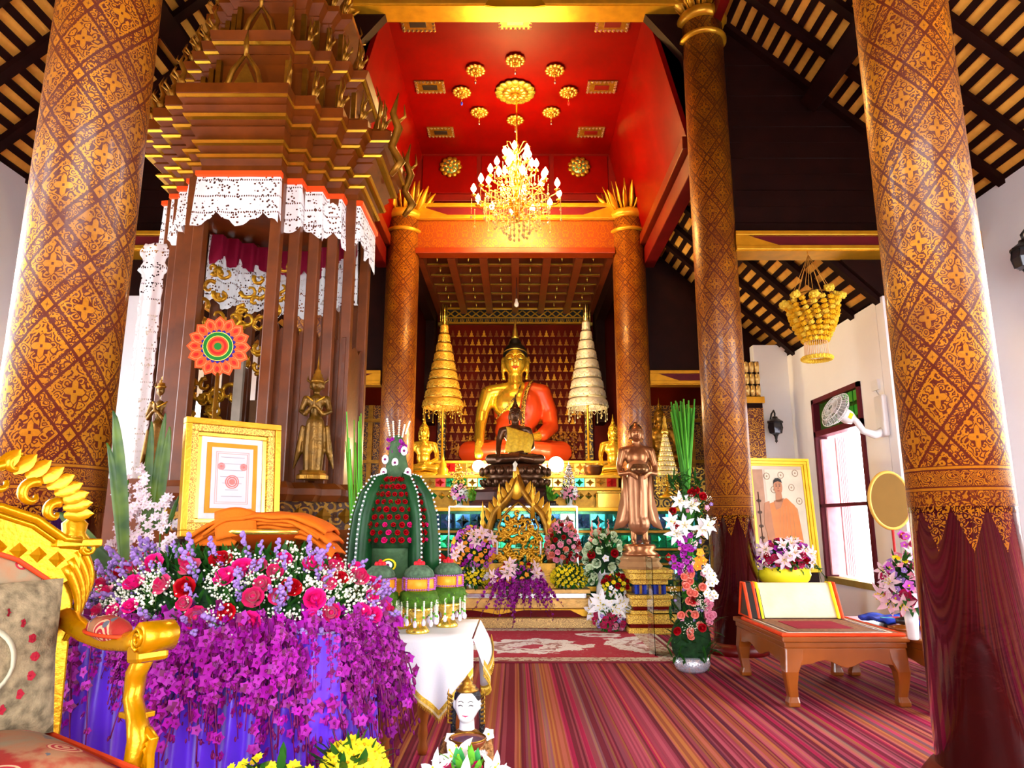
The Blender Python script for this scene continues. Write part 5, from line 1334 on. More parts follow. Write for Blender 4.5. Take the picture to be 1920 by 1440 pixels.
# ------------------------------------------------------------------ Buddha images
EYE_ = mat('eye_white', (0.9, 0.88, 0.8), 0.4); PUP = mat('eye_dark', (0.02, 0.01, 0.01), 0.3); LIP = mat('lip_red', (0.55, 0.06, 0.02), 0.4)
HAIR = mat('black_hair', (0.006, 0.005, 0.008), 0.35, 0, 0.2, 30, 0.8, 160)
def face_bits(t, s, hz, skin, hw=0.092, hh=0.13, y0=0.0, brow=GOLD_S, lip=LIP, eyes=PUP):
    """features of a serene face; s = scale, hz = head centre (normalised)"""
    b = MB()
    def fy(x, z): return y0 - 0.100*math.sqrt(max(0.05, 1-(x/(hw*1.15))**2-((z-hz)/(hh*1.25))**2)) - 0.003
    for k in (-1, 1):
        pts = [(k*x, fy(x, hz+zz), hz+zz) for x, zz in ((0.008,0.030),(0.022,0.047),(0.042,0.052),(0.060,0.045),(0.073,0.028))]
        b.tube(pts, [0.003,0.0048,0.005,0.0045,0.002], 6)
    b.tube([(0, fy(0, hz+.035)+.004, hz+.035), (0, fy(0, hz)-0.012, hz), (0, fy(0, hz-.02)-0.024, hz-0.025)], [0.006,0.009,0.013], 8)
    for k in (-1, 1): b.ell((k*0.012, fy(.012, hz-.03)-0.010, hz-0.030), (0.008,0.008,0.007), 6, 5)
    o = b.build('brows_and_nose', brow, t); o.scale = (s,)*3
    e = MB(); l = MB()
    for k in (-1, 1):
        l.ell((k*0.040, fy(.04, hz+.015)+0.006, hz+0.012), (0.024, 0.014, 0.014), 10, 6)
        e.tube([(k*x, fy(x, hz+zz)-0.006, hz+zz) for x, zz in ((0.018,0.006),(0.03,0.000),(0.045,-0.001),(0.062,0.008))], [0.002,0.0035,0.0035,0.0015], 5)
    o = l.build('eyelids', skin, t); o.scale = (s,)*3; o = e.build('eye_line', eyes, t); o.scale = (s,)*3
    m_ = MB(); m_.tube([(x, fy(abs(x), hz-.058)-0.006, hz-0.058+abs(x)*0.18) for x in (-0.030,-0.015,0,0.015,0.030)], [0.002,0.0065,0.0055,0.0065,0.002], 6)
    m_.tube([(x, fy(abs(x), hz-.068)-0.005, hz-0.068+abs(x)*0.2) for x in (-0.018,0,0.018)], [0.003,0.007,0.003], 6)
    o = m_.build('lips', lip, t); o.scale = (s,)*3
def seated_buddha(t, s, skin, robe, hair, spire, sash=None, legs_robe=True, voxel=0.009, knee=0.41, brow=GOLD_S, lip=LIP, shoulder_robe=True):
    kx = knee-0.07
    body = [('e', (0,0,0.80), (0.088,0.095,0.128)), ('t', [(0,0.01,0.74),(0,0,0.62),(0,0,0.58)], [0.058,0.056,0.075]),
            ('e', (0,0,0.47), (0.175,0.105,0.15)), ('e', (0,0,0.30), (0.135,0.10,0.18)), ('t', [(-0.18,0,0.555),(0,0.0,0.585),(0.18,0,0.555)], [0.062,0.06,0.062]),
            ('t', [(-0.205,0,0.545),(-0.250,-0.01,0.40),(-0.262,-0.05,0.30),(-0.262,-0.17,0.20),(-0.258,-0.25,0.145)], [0.064,0.050,0.044,0.040,0.034]),
            ('t', [(0.205,0,0.545),(0.255,-0.0,0.40),(0.262,-0.04,0.28),(0.16,-0.18,0.19),(0.05,-0.24,0.175)], [0.064,0.050,0.046,0.038,0.032]),
            ('e', (-0.258,-0.275,0.115), (0.036,0.024,0.045))]
    for k in range(4): body.append(('t', [(-0.283+0.017*k,-0.292,0.10),(-0.287+0.018*k,-0.305,0.055),(-0.287+0.018*k,-0.305,0.015+0.006*abs(k-1.5))], [0.011,0.0095,0.007]))
    body.append(('t', [(-0.232,-0.27,0.125),(-0.215,-0.295,0.085)], [0.012,0.008]))
    for k in range(4): body.append(('t', [(0.045,-0.245+0.018*k*0.5,0.175+0.016*k*0.3),(-0.035,-0.262+0.02*k,0.178),(-0.07,-0.26+0.02*k,0.18)], [0.014,0.011,0.009]))
    for k in (-1, 1): body += [('t', [(k*0.092,0.01,0.825),(k*0.100,0.012,0.77),(k*0.094,0.005,0.70),(k*0.088,0.0,0.665)], [0.016,0.014,0.013,0.016]), ('e', (k*0.075,-0.07,0.20), (0.01,0.01,0.01))]
    legs = []
    for k in (-1, 1): legs += [('t', [(k*0.08,0.05,0.09),(k*kx*0.75,-0.04,0.095),(k*kx,-0.14,0.085),(k*kx*0.7,-0.24,0.075),(-k*0.02,-0.27+0.02*k,0.085+0.03*(k>0))], [0.10,0.095,0.082,0.07,0.055])]
    legs.append(('t', [(0.05,-0.27,0.13),(-0.12,-0.26,0.135),(-0.19,-0.235,0.13)], [0.035,0.03,0.02]))
    if legs_robe: o = blob(body, voxel, 'body', skin, t); o.scale = (s,)*3
    else: o = blob(body+legs, voxel, 'body', skin, t); o.scale = (s,)*3
    if robe:
        rb_ = [('e', (0,0.0,0.26), (0.155,0.118,0.155))]
        if shoulder_robe:
            rb_ += [('e', (0.09,0.004,0.44), (0.125,0.118,0.17)), ('t', [(0.10,0.0,0.575),(0.205,0,0.55)], [0.068,0.072]), ('t', [(0.205,0,0.55),(0.262,0.0,0.40),(0.268,-0.04,0.28),(0.20,-0.15,0.21)], [0.072,0.062,0.062,0.050]), ('e', (0.03,0.0,0.36), (0.16,0.116,0.12)), ('e', (0,0.045,0.42), (0.17,0.09,0.17))]
        if legs_robe: rb_ += legs + [('e', (0,-0.08,0.06), (0.30,0.17,0.07))]
        o = blob(rb_, voxel, 'robe', robe, t); o.scale = (s,)*3
    if sash:
        b = MB(); b.tube([(0.13,0.02,0.645),(0.11,-0.075,0.615),(0.085,-0.118,0.55),(0.065,-0.135,0.46),(0.055,-0.135,0.36),(0.055,-0.12,0.27)], 0.028, 8, flat=0.3)
        o = b.build('sash', sash, t); o.scale = (s,)*3
        b = MB(); b.tube([(0.045,-0.10,0.60),(0.0,-0.125,0.50),(-0.08,-0.125,0.40),(-0.15,-0.09,0.33)], 0.006, 6)
        o = b.build('robe_edge', sash, t); o.scale = (s,)*3
    hb = [('e', (0,0.022,0.86), (0.097,0.098,0.095)), ('e', (0,0.025,0.945), (0.050,0.050,0.055)), ('e', (0,0.04,0.80), (0.094,0.07,0.09))]
    o = blob(hb, voxel, 'hair', hair, t, 2); o.scale = (s,)*3
    b = MB(); b.tube([(0.094*math.sin(a), 0.022-0.080*math.cos(a)*1.15, 0.872+0.028*math.cos(a)-0.01) for a in [-1.45+2.9*j/14 for j in range(15)]], 0.005, 6)
    o = b.build('hairline', brow, t); o.scale = (s,)*3
    if spire:
        o = MB().lathe([(0.03,0.99),(0.034,1.0),(0.02,1.02),(0.022,1.04),(0.010,1.08),(0.006,1.14),(0,1.17)], 12, (0,0.025,0)).build('flame_spire', spire, t); o.scale = (s,)*3
    face_bits(t, s, 0.795, skin, brow=brow, lip=lip)
GSK = mat('gilded_skin', (1.0, 0.62, 0.05), 0.22, 0.75, 0.05, 3)
RRB = mat('vermilion_robe', (0.62, 0.055, 0.008), 0.35, 0.1, 0.12, 3)
mb_ = thing('great_buddha', 'large seated golden Buddha with black hair and vermilion robe on the altar', 'statue', (0.0, 11.5, zt3))
seated_buddha(mb_, (at(966, 628, 11.5).z-zt3)*0.985, GSK, RRB, HAIR, GOLD_S, stencil('sash_stencil', (0.06, 0.02, 0.01), (0.85, 0.55, 0.08), 40, 0.0))
MB().lathe([(1.0,-0.0),(1.02,0.04),(0.9,0.06)], 32, sy=0.55).build('cushion_base', GOLD, mb_).location = (0, -0.1, -0.05)
zs = zt1; s2y = 9.37
sp = thing('bronze_buddha', 'dark bronze seated Buddha draped with a gold cloth in front of the great Buddha', 'statue', (0.0, s2y, at(966, 873, s2y).z))
sH = at(966, 755, s2y).z - at(966, 873, s2y).z
BRZ = mat('old_dark_bronze', (0.10, 0.045, 0.02), 0.3, 0.7, 0.35, 8)
seated_buddha(sp, sH, BRZ, None, BRZ, BRZ, legs_robe=False, voxel=0.011, knee=0.46, brow=BRZ, lip=BRZ)
gc = MB()
def gcf(u, v):
    x = -0.14+0.40*u+0.02*math.sin(v*5); z = 0.60-0.42*v-0.12*u*(1-v)
    return (x*sH, (-0.135-0.09*math.sin(v*1.4)+0.30*max(0, abs(u-0.45)-0.35)-0.008*math.sin(u*25))*sH, z*sH)
gc.sheet(gcf, 20, 14); tag(gc.build('gold_cloth', mat('gold_brocade', (0.95, 0.55, 0.03), 0.45, 0.3, 0.25, 30, 0.5, 120), solid=0.012), 'gold brocade cloth draped over the dark bronze Buddha', 'cloth')
bpy.data.objects['gold_cloth'].location = sp.location
# lotus throne and dark pedestal
zl = sp.location.z
MB().lathe([(0.40,-0.30),(0.46,-0.25),(0.42,-0.20),(0.36,-0.16),(0.44,-0.11),(0.46,-0.06),(0.41,-0.01),(0.40,0.0)], 32, sy=0.68).build('lotus_throne', BRZ, sp)
lp = MB(); lp.ell((0,0,0), (0.055,0.03,0.06), 8, 6); lpm = lp.mesh('throne_petal', BRZ)
for k in range(22):
    a = 2*PI*k/22; inst('throne_petal', lpm, sp, (0.455*math.cos(a), 0.455*0.68*math.sin(a), -0.085), (0, 0, a+PI/2)); inst('throne_petal', lpm, sp, (0.45*math.cos(a+.14), 0.45*0.68*math.sin(a+.14), -0.235), (0.3, 0, a+PI/2), 0.9)
pz = zt1 - zl
DPW = mat('dark_plum_pedestal', (0.075, 0.025, 0.020), 0.35, 0.1, 0.3, 6)
MB().lathe([(0.62,pz+0.001),(0.64,pz+0.05),(0.56,pz+0.10),(0.54,-0.36),(0.58,-0.33),(0.52,-0.30)], 8, sy=0.56, smooth=False).build('pedestal', DPW, sp).rotation_euler = (0, 0, PI/8)

# gold seated images at the sides
def small_buddha(label, px, ytop, ybot, Y, skin, x=None, grp='small seated gold Buddhas'):
    a, b_ = at(px, ytop, Y), at(px, ybot, Y); t = thing('seated_buddha', label, 'statue', (b_.x, Y, b_.z), 0, grp)
    h = (a.z-b_.z)/1.17
    seated_buddha(t, h, skin, None, skin, skin, legs_robe=False, voxel=0.014, knee=0.46, brow=skin, lip=skin)
    MB().lathe([(0.52*h,-0.12*h),(0.50*h,-0.02*h),(0.46*h,0.01)], 20, sy=0.6).build('base', skin, t); return t
small_buddha('shiny gold seated Buddha beside the left altar column', 793, 775, 888, 10.62, GSK)
small_buddha('shiny gold seated Buddha partly behind the right altar column', 1152, 775, 888, 10.62, GSK)
small_buddha('dark gilt seated Buddha in the shadow right of the altar column', 1240, 745, 868, 11.3, GOLD_D)
MB().box(2.05, 2.95, 10.95, 11.7, 0, at(1240, 868, 11.3).z-0.10).build('tmp', GOLD_D)
o = bpy.data.objects['tmp']; o.name = 'side_shelf'; tag(o, 'gilt shelf carrying the dark gilt Buddha right of the altar', 'shelf')
o.data.materials[0] = ST_CARVE

# ------------------------------------------------------------------ tiered ceremonial umbrellas
def chatra(label, px, Y, cloth, trim, y_top, y_first, y_last, y_foot, w_last):
    foot = at(px, y_foot, Y); k = scale_at(760, Y); t = thing('tiered_umbrella', label, 'umbrella', (foot.x, Y, foot.z), 0, 'nine tiered umbrellas flanking the Buddha')
    z = lambda y: at(px, y, Y).z - foot.z
    MB().tube([(0,0,0.0), (0,0,z(y_first))], 0.018, 10).build('pole', GOLD, t)
    MB().lathe([(0.12,0),(0.12,0.03),(0.04,0.06),(0.03,0.10)], 16).build('foot', GOLD, t)
    n = 9
    for i in range(n):
        f = i/(n-1); yy = y_last + (y_first-y_last)*f; r_ = (w_last/2*k)*(1-0.80*f); zc = z(yy); hh = (z(y_first)-z(y_last))/(n-1)
        MB().lathe([(r_*1.0,zc-hh*0.46),(r_*1.03,zc-hh*0.30),(r_*0.99,zc+hh*0.26),(r_*0.90,zc+hh*0.42),(r_*0.6,zc+hh*0.47)], 28, cap=False).build('tier', cloth, t, solid=0.004)
        MB().lathe([(r_*1.03,zc-hh*0.46),(r_*1.06,zc-hh*0.40),(r_*1.03,zc-hh*0.34)], 24, cap=False).build('tier_trim', trim, t)
        b = MB(); m = max(6, int(22*(1-0.6*f)))
        for j in range(m):
            a = 2*PI*j/m; b.ell((r_*1.05*math.cos(a), r_*1.05*math.sin(a), zc-hh*0.32), (0.007,0.007,0.016), 5, 4)
            p = [(r_*1.03*math.cos(a+q*2*PI/m), r_*1.03*math.sin(a+q*2*PI/m), zc+hh*0.12-hh*0.28*math.sin(q*PI)) for q in (0,.25,.5,.75,1)]
            b.tube(p, 0.0025, 4)
        stuff(b.build('swag', trim, t))
    zt = z(y_first); MB().lathe([(0.05,zt),(0.055,zt+0.05),(0.03,zt+0.08),(0.038,zt+0.12),(0.02,zt+0.17),(0.026,zt+0.21),(0.008,zt+0.26),(0.012,zt+0.29),(0,z(y_top))], 12).build('finial', trim, t)
    b = MB(); r_ = w_last/2*k; zc = z(y_last)
    for j in range(20):
        a = 2*PI*j/20; x, y = r_*0.98*math.cos(a), r_*0.98*math.sin(a)
        L = 0.10 + 0.10*(j % 2)
        for q in range(int(L/0.018)): b.ell((x, y, zc-0.05-q*0.018), (0.006,0.006,0.008), 5, 3)
        b.ell((x, y, zc-0.06-L), (0.013,0.013,0.022), 6, 4)
        b.tube([(r_*.98*math.cos(a+s*2*PI/20), r_*.98*math.sin(a+s*2*PI/20), zc-0.06-0.07*math.sin(s*PI)) for s in (0,.25,.5,.75,1)], 0.004, 4)
    stuff(b.build('hanging_fringe', trim, t))
    return t
GCL = mat('gold_umbrella_cloth', (0.98, 0.50, 0.05), 0.4, 0.25, 0.12, 20, 0.2, 60); SCL = mat('cream_umbrella_cloth', (0.82, 0.74, 0.55), 0.4, 0.2, 0.12, 20, 0.2, 60)
chatra('gold nine tiered umbrella left of the great Buddha', 828, 10.85, GCL, GOLD_S, 575, 618, 757, 872, 74)
chatra('cream and silver nine tiered umbrella right of the great Buddha', 1104, 10.85, SCL, mat('pale_gilt_trim', (0.85, 0.75, 0.40), 0.3, 0.7), 570, 612, 757, 872, 74)
ch3 = chatra('small pale gold tiered cone behind the bronze monk statue', 1252, 9.45, mat('pale_cone_cloth', (0.75, 0.66, 0.36), 0.4, 0.4), GOLD_S, 795, 815, 888, 935, 40)
ch3['group'] = 'tiered cones by the altar'
# ------------------------------------------------------------------ back wall: gold stencilled Buddhas on lacquer, latticed cornice
bw_ = bpy.data.objects['wall_back']; bw_.data.materials[0] = mat('back_lacquer', (0.15, 0.008, 0.0), 0.5, 0.0, 0.3, 2, spec=0.1)
GS = [mat('stencil_gold_%d' % k, c, 0.4, 0.5, 0.1) for k, c in enumerate(((0.30, 0.07, 0.002), (0.60, 0.20, 0.006), (1.0, 0.42, 0.012)))]
def sil(mb, x, z, h, mi):
    w = h*0.36; y = 12.992
    pts = [(-w,0),(w,0),(w*0.95,h*0.14),(w*0.5,h*0.20),(w*0.55,h*0.52),(w*0.22,h*0.60),(w*0.26,h*0.78),(0.0,h*1.0),(-w*0.26,h*0.78),(-w*0.22,h*0.60),(-w*0.55,h*0.52),(-w*0.5,h*0.20),(-w*0.95,h*0.14)]
    mb.prism([(x+p[0], z+p[1]) for p in pts], y, y+0.008, mi, 'y')
sb = MB(); rr = random.Random(9)
for row in range(17):
    z = at(966, 622+row*16.3, 13).z - 0.10
    for k in range(25):
        x = -1.44+k*0.12
        if abs(x) > 1.42: continue
        c = 2 if rr.random() < (0.30 if row in (3,4,5,8,9,10,11) else 0.10) else (1 if rr.random() < .45 else 0)
        sil(sb, x+0.02*(row % 2), z, 0.13, c)
stuff(sb.build('stencilled_buddhas', GS, bw_, fix=False))
zc0, zc1 = at(966, 607, 12.9).z, at(966, 577, 12.9).z
lc = struct(MB().box(-1.32, 1.30, 12.93, 12.97, zc0, zc1).build('trim_cornice', BLACK))
MB().box(-1.32, 1.30, 12.88, 12.93, zc1-0.03, zc1).build('gold_rail', GOLD, lc); MB().box(-1.32, 1.30, 12.88, 12.93, zc0, zc0+0.03).build('gold_rail', GOLD, lc); MB().box(-1.32, 1.30, 12.88, 12.93, zc0+0.11, zc0+0.13).build('gold_rail', GOLD, lc)
xm = MB()
for s in (-1, 1): xm.bar((-0.075, 0, -s*0.06), (0.075, 0, s*0.06), 0.02, 0.016, up=(0,1,0))
xme = xm.mesh('lattice_cross', GOLD)
um = MB(); um.tube([(0.035*math.cos(a), 0, 0.045*math.sin(a)) for a in [PI*0.9+PI*1.2*j/8 for j in range(9)]], 0.009, 5); um.ell((0,0,-0.0), (0.012,0.01,0.03), 6, 4); ume = um.mesh('leaf_arch', GOLD)
for k in range(16): inst('lattice_cross', xme, lc, (-1.24+k*0.162, 12.905, zc0+0.20))
for k in range(22): inst('leaf_arch', ume, lc, (-1.26+k*0.12, 12.90, zc0+0.075))
for s in (-1, 1):
    b = MB(); b.box(s*1.36-0.07, s*1.36+0.07, 12.80, 12.99, zt3-0.6, zc0+0.05); o = struct(b.build('trim_pilaster', ST_CARVE))
    for k in range(4): MB().tube([(s*1.36-0.06+0.04*k, 12.78, zc0-0.02), (s*1.36-0.06+0.04*k, 12.78, zc1+0.02)], 0.012, 6).build('gold_rod', GOLD_S, o)
    MB().box(s*1.36-0.10, s*1.36+0.10, 12.74, 12.99, zc0-0.08, zc0-0.02).build('gold_cap', GOLD_S, o)
# floral stencil panels low on the wall
fp = MB(); rr = random.Random(12)
for s in (-1, 1):
    for i in range(34):
        cx, cz, r_ = s*rr.uniform(0.55, 1.15), zt3+rr.uniform(0.05, 0.75), rr.uniform(0.03, 0.06)
        for j in range(5):
            a = 2*PI*j/5; fp.ell((cx+r_*math.cos(a), 12.985, cz+r_*math.sin(a)), (r_*0.5, 0.006, r_*0.5), 8, 3)
stuff(fp.build('stencilled_flowers', GS[1], bw_))
# shadowed gilded screens either side beyond the columns
for s, nm in ((-1, 'left'), (1, 'right')):
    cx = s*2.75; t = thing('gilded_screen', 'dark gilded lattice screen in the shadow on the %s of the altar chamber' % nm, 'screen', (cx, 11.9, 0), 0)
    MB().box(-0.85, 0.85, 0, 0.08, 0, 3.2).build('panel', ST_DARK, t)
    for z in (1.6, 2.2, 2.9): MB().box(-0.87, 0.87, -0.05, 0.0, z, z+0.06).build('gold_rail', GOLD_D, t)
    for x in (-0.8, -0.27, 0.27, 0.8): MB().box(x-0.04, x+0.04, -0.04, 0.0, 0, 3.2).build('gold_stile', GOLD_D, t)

# ------------------------------------------------------------------ standing bronze monk statue with alms bowl on gold pedestal
SY = 8.30; sb_ = at(1200, 1042, SY); stt = at(1200, 804, SY); H_ = stt.z - sb_.z
pg = thing('gold_pedestal', 'stepped gold pedestal with blue mosaic band under the standing bronze statue', 'pedestal', (at(1215, 1100, SY).x, SY+0.02, 0))
wP = 44*scale_at(1100, SY); zP = at(1200, 1066, SY).z
prof = [(1.0,0.0,0.10,0),(0.92,0.10,0.16,3),(1.02,0.16,0.30,0),(0.86,0.30,0.36,0),(0.74,0.36,0.42,3),(0.82,0.42,0.54,0),(0.90,0.54,0.60,0),(0.62,0.60,0.76,2),(0.74,0.76,0.84,0),(0.90,0.84,0.94,0),(0.96,0.94,1.0,0)]
PG = [stencil('pedestal_gilt', (0.55, 0.26, 0.02), (1.0, 0.68, 0.10), 34, -0.3), None, mat('deep_blue_mosaic', (0.02, 0.03, 0.30), 0.2, 0.4, 0.4, 40), REDC]
for w, a, b_, c in prof: MB().box(-wP*w, wP*w, -wP*w*0.9, wP*w*0.9, zP*a, zP*b_).build('course', PG[c], pg, bevel=0.008)
for k in range(7): MB().box(-wP*0.60+k*wP*0.2-0.014, -wP*0.60+k*wP*0.2+0.014, -wP*0.60, -wP*0.56, zP*0.61, zP*0.75).build('blue_baluster', GOLD_D if k % 2 else mat('blue_glass', (0.05, 0.12, 0.75), 0.15, 0.5), pg)
stp = thing('standing_statue', 'standing copper coloured bronze monk statue holding an alms bowl', 'statue', (sb_.x, SY, sb_.z))
MB().lathe([(0.24, zP-sb_.z), (0.26, zP-sb_.z+0.03), (0.22,-0.06), (0.24,-0.03), (0.20, 0.0)], 8, smooth=False).build('octagonal_base', mat('tan_stone', (0.45, 0.24, 0.10), 0.4), stp)
MB().lathe([(0.20,0.0),(0.21,0.03),(0.16,0.06),(0.19,0.10),(0.17,0.13)], 24).build('lotus_base', COPPER, stp)
def standing(t, H, skin, robe):
    f = lambda *p: tuple(q*H for q in p)
    sh = [('e', f(0,-0.01,0.905), f(0.052,0.058,0.072)), ('t', [f(0,0,0.85), f(0,0,0.80)], [0.030*H, 0.034*H]), ('e', f(0,0,0.71), f(0.098,0.062,0.095)), ('e', f(0,0,0.60), f(0.078,0.058,0.10)),
          ('t', [f(-0.10,0,0.765), f(0,0,0.785), f(0.10,0,0.765)], [0.034*H]*3), ('e', f(0,0.005,0.975), f(0.024,0.026,0.026))]
    for k in (-1, 1):
        sh += [('t', [f(k*0.115,0,0.76), f(k*0.145,-0.0,0.64), f(k*0.140,-0.03,0.57), f(k*0.075,-0.115,0.575)], [0.036*H,0.029*H,0.026*H,0.018*H]),
               ('t', [f(k*0.040,0,0.54), f(k*0.045,0,0.22), f(k*0.045,0,0.10), f(k*0.047,-0.01,0.045)], [0.05*H,0.034*H,0.027*H,0.024*H]), ('t', [f(k*0.047,0.01,0.03), f(k*0.050,-0.07,0.018)], [0.024*H,0.016*H]),
               ('t', [f(k*0.055,0,0.93), f(k*0.060,0,0.86)], [0.010*H,0.009*H])]
        for j in range(4): sh.append(('t', [f(k*(0.080-0.004*j),-0.115,0.585-0.012*j), f(k*(0.05-0.004*j),-0.150,0.565-0.013*j), f(k*(0.022),-0.158,0.553-0.012*j)], [0.0095*H,0.008*H,0.006*H]))
        sh.append(('t', [f(k*0.085,-0.10,0.595), f(k*0.070,-0.13,0.625), f(k*0.055,-0.14,0.645)], [0.010*H,0.008*H,0.006*H]))
    blob(sh, 0.008*H, 'body', skin, t)
    rob = [('t', [f(0,0,0.62), f(0,0,0.45), f(0,0,0.30), f(0,-0.005,0.17)], [0.088*H,0.100*H,0.098*H,0.092*H], 0.8)]
    blob(rob, 0.009*H, 'robe', robe, t)
    mb = MB()
    for k in (-1, 1):
        mb.add([f(k*0.11,0.02,0.62), f(k*0.13,0.04,0.40), f(k*0.175,0.05,0.20), f(k*0.20,0.05,0.12), f(k*0.12,0.0,0.145), f(k*0.075,-0.03,0.20), f(k*0.085,-0.02,0.5)], [(0,1,6),(1,5,6),(1,2,5),(2,4,5),(2,3,4)], True)
    mb.build('robe_wing', robe, t, solid=0.014*H)
    rl_ = MB(); rl_.tube([f(0.0,-0.10,0.54), f(0.008,-0.108,0.40), f(0.0,-0.104,0.25), f(0.0,-0.098,0.14)], [0.016*H,0.014*H,0.014*H,0.02*H], 8, flat=0.4); rl_.build('robe_fold', robe, t)
    MB().lathe([(0,0.545*H),(0.05*H,0.552*H),(0.078*H,0.585*H),(0.080*H,0.61*H),(0.060*H,0.635*H),(0.062*H,0.642*H),(0.03*H,0.645*H)], 22, (0,-0.10*H,0)).build('alms_bowl', mat('bowl_bronze', (0.26, 0.13, 0.05), 0.25, 0.8), t)
    h = MB(); h.ell(f(0,0.020,0.940), f(0.057,0.056,0.052), 16, 10); h.ell(f(0,0.015,0.982), f(0.022,0.022,0.026), 10, 8); h.build('hair', mat('dark_statue_hair', (0.030, 0.012, 0.006), 0.5), t)
    face = empty('face', (0, 0, 0.905*H-0.795*0.60*H), 0, t); face_bits(face, 0.60*H, 0.795, skin, y0=0.0, brow=skin, lip=skin, eyes=BRZ)
standing(stp, H_*0.97, COPPER, mat('robe_copper', (0.50, 0.22, 0.10), 0.35, 0.6, 0.15, 5))
for c in stp.children:
    if c.name.split('.')[0] in ('body', 'robe', 'robe_wing', 'robe_fold', 'alms_bowl', 'hair', 'face'): c.location.z += 0.12
# ------------------------------------------------------------------ gilded pediment frame before the altar
pd0 = at(972, 1062, 8.85); pdt = at(968, 868, 8.85); S = scale_at(980, 8.85)
pe = thing('gilded_pediment', 'gilded openwork pediment with scrolls and spires among the altar flowers', 'ornament', (pd0.x, 8.85, pfz))
dz = pd0.z - pfz
def px2(x, y): return Vector(((x-972)*S, 0, (1062-y)*S*1.0+dz))
b = MB()
for s in (-1, 1):
    pts = [px2(972+s*x, y) for x, y in ((0,893),(10,925),(22,942),(44,965),(52,985),(56,1005),(62,1030),(60,1058))]
    b.tube(pts, [0.035,0.05,0.06,0.06,0.055,0.055,0.055,0.055], 8, flat=0.6)
    pts = [px2(972+s*x, y) for x, y in ((0,945),(14,955),(30,972),(38,990),(34,1005),(42,1020))]
    b.tube(pts, [0.016]*6, 6)
    pts = [px2(972+s*x, y) for x, y in ((56,1005),(64,990),(70,1000),(66,1012),(60,1006))]; b.tube(pts, [0.035,0.035,0.03,0.022,0.012], 7)
b.build('arch', GOLD_D, pe)
b = MB()
for s in (-1, 1):
    for x, y in ((14,932),(22,942),(30,950),(38,960),(46,970),(52,982),(60,1000),(64,1016),(66,1034)):
        p = px2(972+s*x, y); add_leaf(b, p, (s*0.35, -0.1, 1), 0.19, 0.034, (0,-1,0), 0.1, 0.4, 4)
stuff(b.build('flame_crest', GOLD, pe))
b = MB(); rr = random.Random(2)
for i in range(120):
    s = rr.choice((-1, 1)); x, y = rr.uniform(1, 50), rr.uniform(962, 1056)
    if x > (y-935)*0.55: continue
    r0 = rr.uniform(0.03, 0.06); c = px2(972+s*x, y); a0 = rr.uniform(0, 6.28)
    b.tube([c+Vector((s*r0*(1-t*.8)*math.cos(a0+t*5.5), rr.uniform(-.01,.01), r0*(1-t*.8)*math.sin(a0+t*5.5))) for t in [j/9 for j in range(10)]], [0.021-0.0012*j for j in range(10)], 5)
b.build('scrollwork', GOLD, pe)
b = MB(); b.ell(px2(968, 918), (0.10, 0.035, 0.15), 14, 10); b.ell(px2(968, 895), (0.045, 0.03, 0.12), 10, 8); b.build('finial_leaf', GOLD, pe)
MB().lathe([(0,0),(0.02,0.02),(0.012,0.05),(0.03,0.08),(0.02,0.12),(0.032,0.16),(0,0.20)], 10, px2(966, 897)).build('garland_knot', CREAM, pe)
for x, yt in ((936, 908), (999, 908), (905, 942), (1030, 942)):
    q = px2(x, yt); z0 = q.z-0.30; MB().lathe([(0.03,z0-0.15),(0.026,z0),(0.035,z0+0.04),(0.02,z0+0.07),(0.03,z0+0.12),(0.014,z0+0.17),(0.018,z0+0.2),(0,z0+0.30)], 12, (q.x, -0.02, 0)).build('spire', GOLD, pe)
for x in (933, 1013): MB().tube([px2(x, 1040)+Vector((0,-0.1,0)), px2(x, 1016)+Vector((0,-0.1,0))], 0.012, 8).build('candle', WHITEP, pe)
MB().box(-0.45, 0.45, -0.08, 0.06, 0, max(0.05, dz)+0.04).build('plinth', GOLD_D, pe)

# glass box panel and glowing lamps on the altar
gx0, gx1 = at(842, 980, 9.03).x, at(1082, 980, 9.03).x; gz0, gz1 = at(966, 1015, 9.03).z, at(966, 950, 9.03).z
gp = thing('glass_screen', 'clear glass panel with pale edge standing before the mirror mosaic', 'screen', (0, 9.02, 0))
MB().box(gx0, gx1, -0.004, 0.004, gz0-0.55, gz1).build('pane', GLASSM, gp)
for x in (gx0, gx1): MB().box(x-0.01, x+0.01, -0.008, 0.008, 0.0, gz1).build('edge', SILVER, gp)
MB().box(gx0, gx1, -0.008, 0.008, gz1-0.008, gz1+0.008).build('edge', SILVER, gp)
LMP = mat('lamp_globe', (1.0, 0.97, 0.88), 0.4, 0, 0, emis=5.0)
for px, Y, z, r_, lb in ((897, 9.78, zt2, 0.085, 'glowing white globe lamp left of the dark bronze Buddha'), (1043, 9.78, zt2, 0.11, 'glowing white globe lamp right of the dark bronze Buddha')):
    q = at(px, 888, Y); t = thing('globe_lamp', lb, 'lamp', (q.x, 9.78, zt2), 0, 'glowing globe lamps on the altar')
    MB().lathe([(0.05,0),(0.05,0.02),(0.02,0.03),(0.02,0.05)], 14).build('base', GOLD, t); MB().ell((0,0,0.045+r_), r_, 16, 10).build('globe', LMP, t)
    l = bpy.data.lights.new('globe_light', 'POINT'); l.energy = 60; l.color = (1.0, 0.74, 0.36); l.shadow_soft_size = r_
    lo = bpy.data.objects.new('globe_light', l); COL.objects.link(lo); lo.parent = t; lo.location = (0, -0.02, 0.05+2.3*r_)
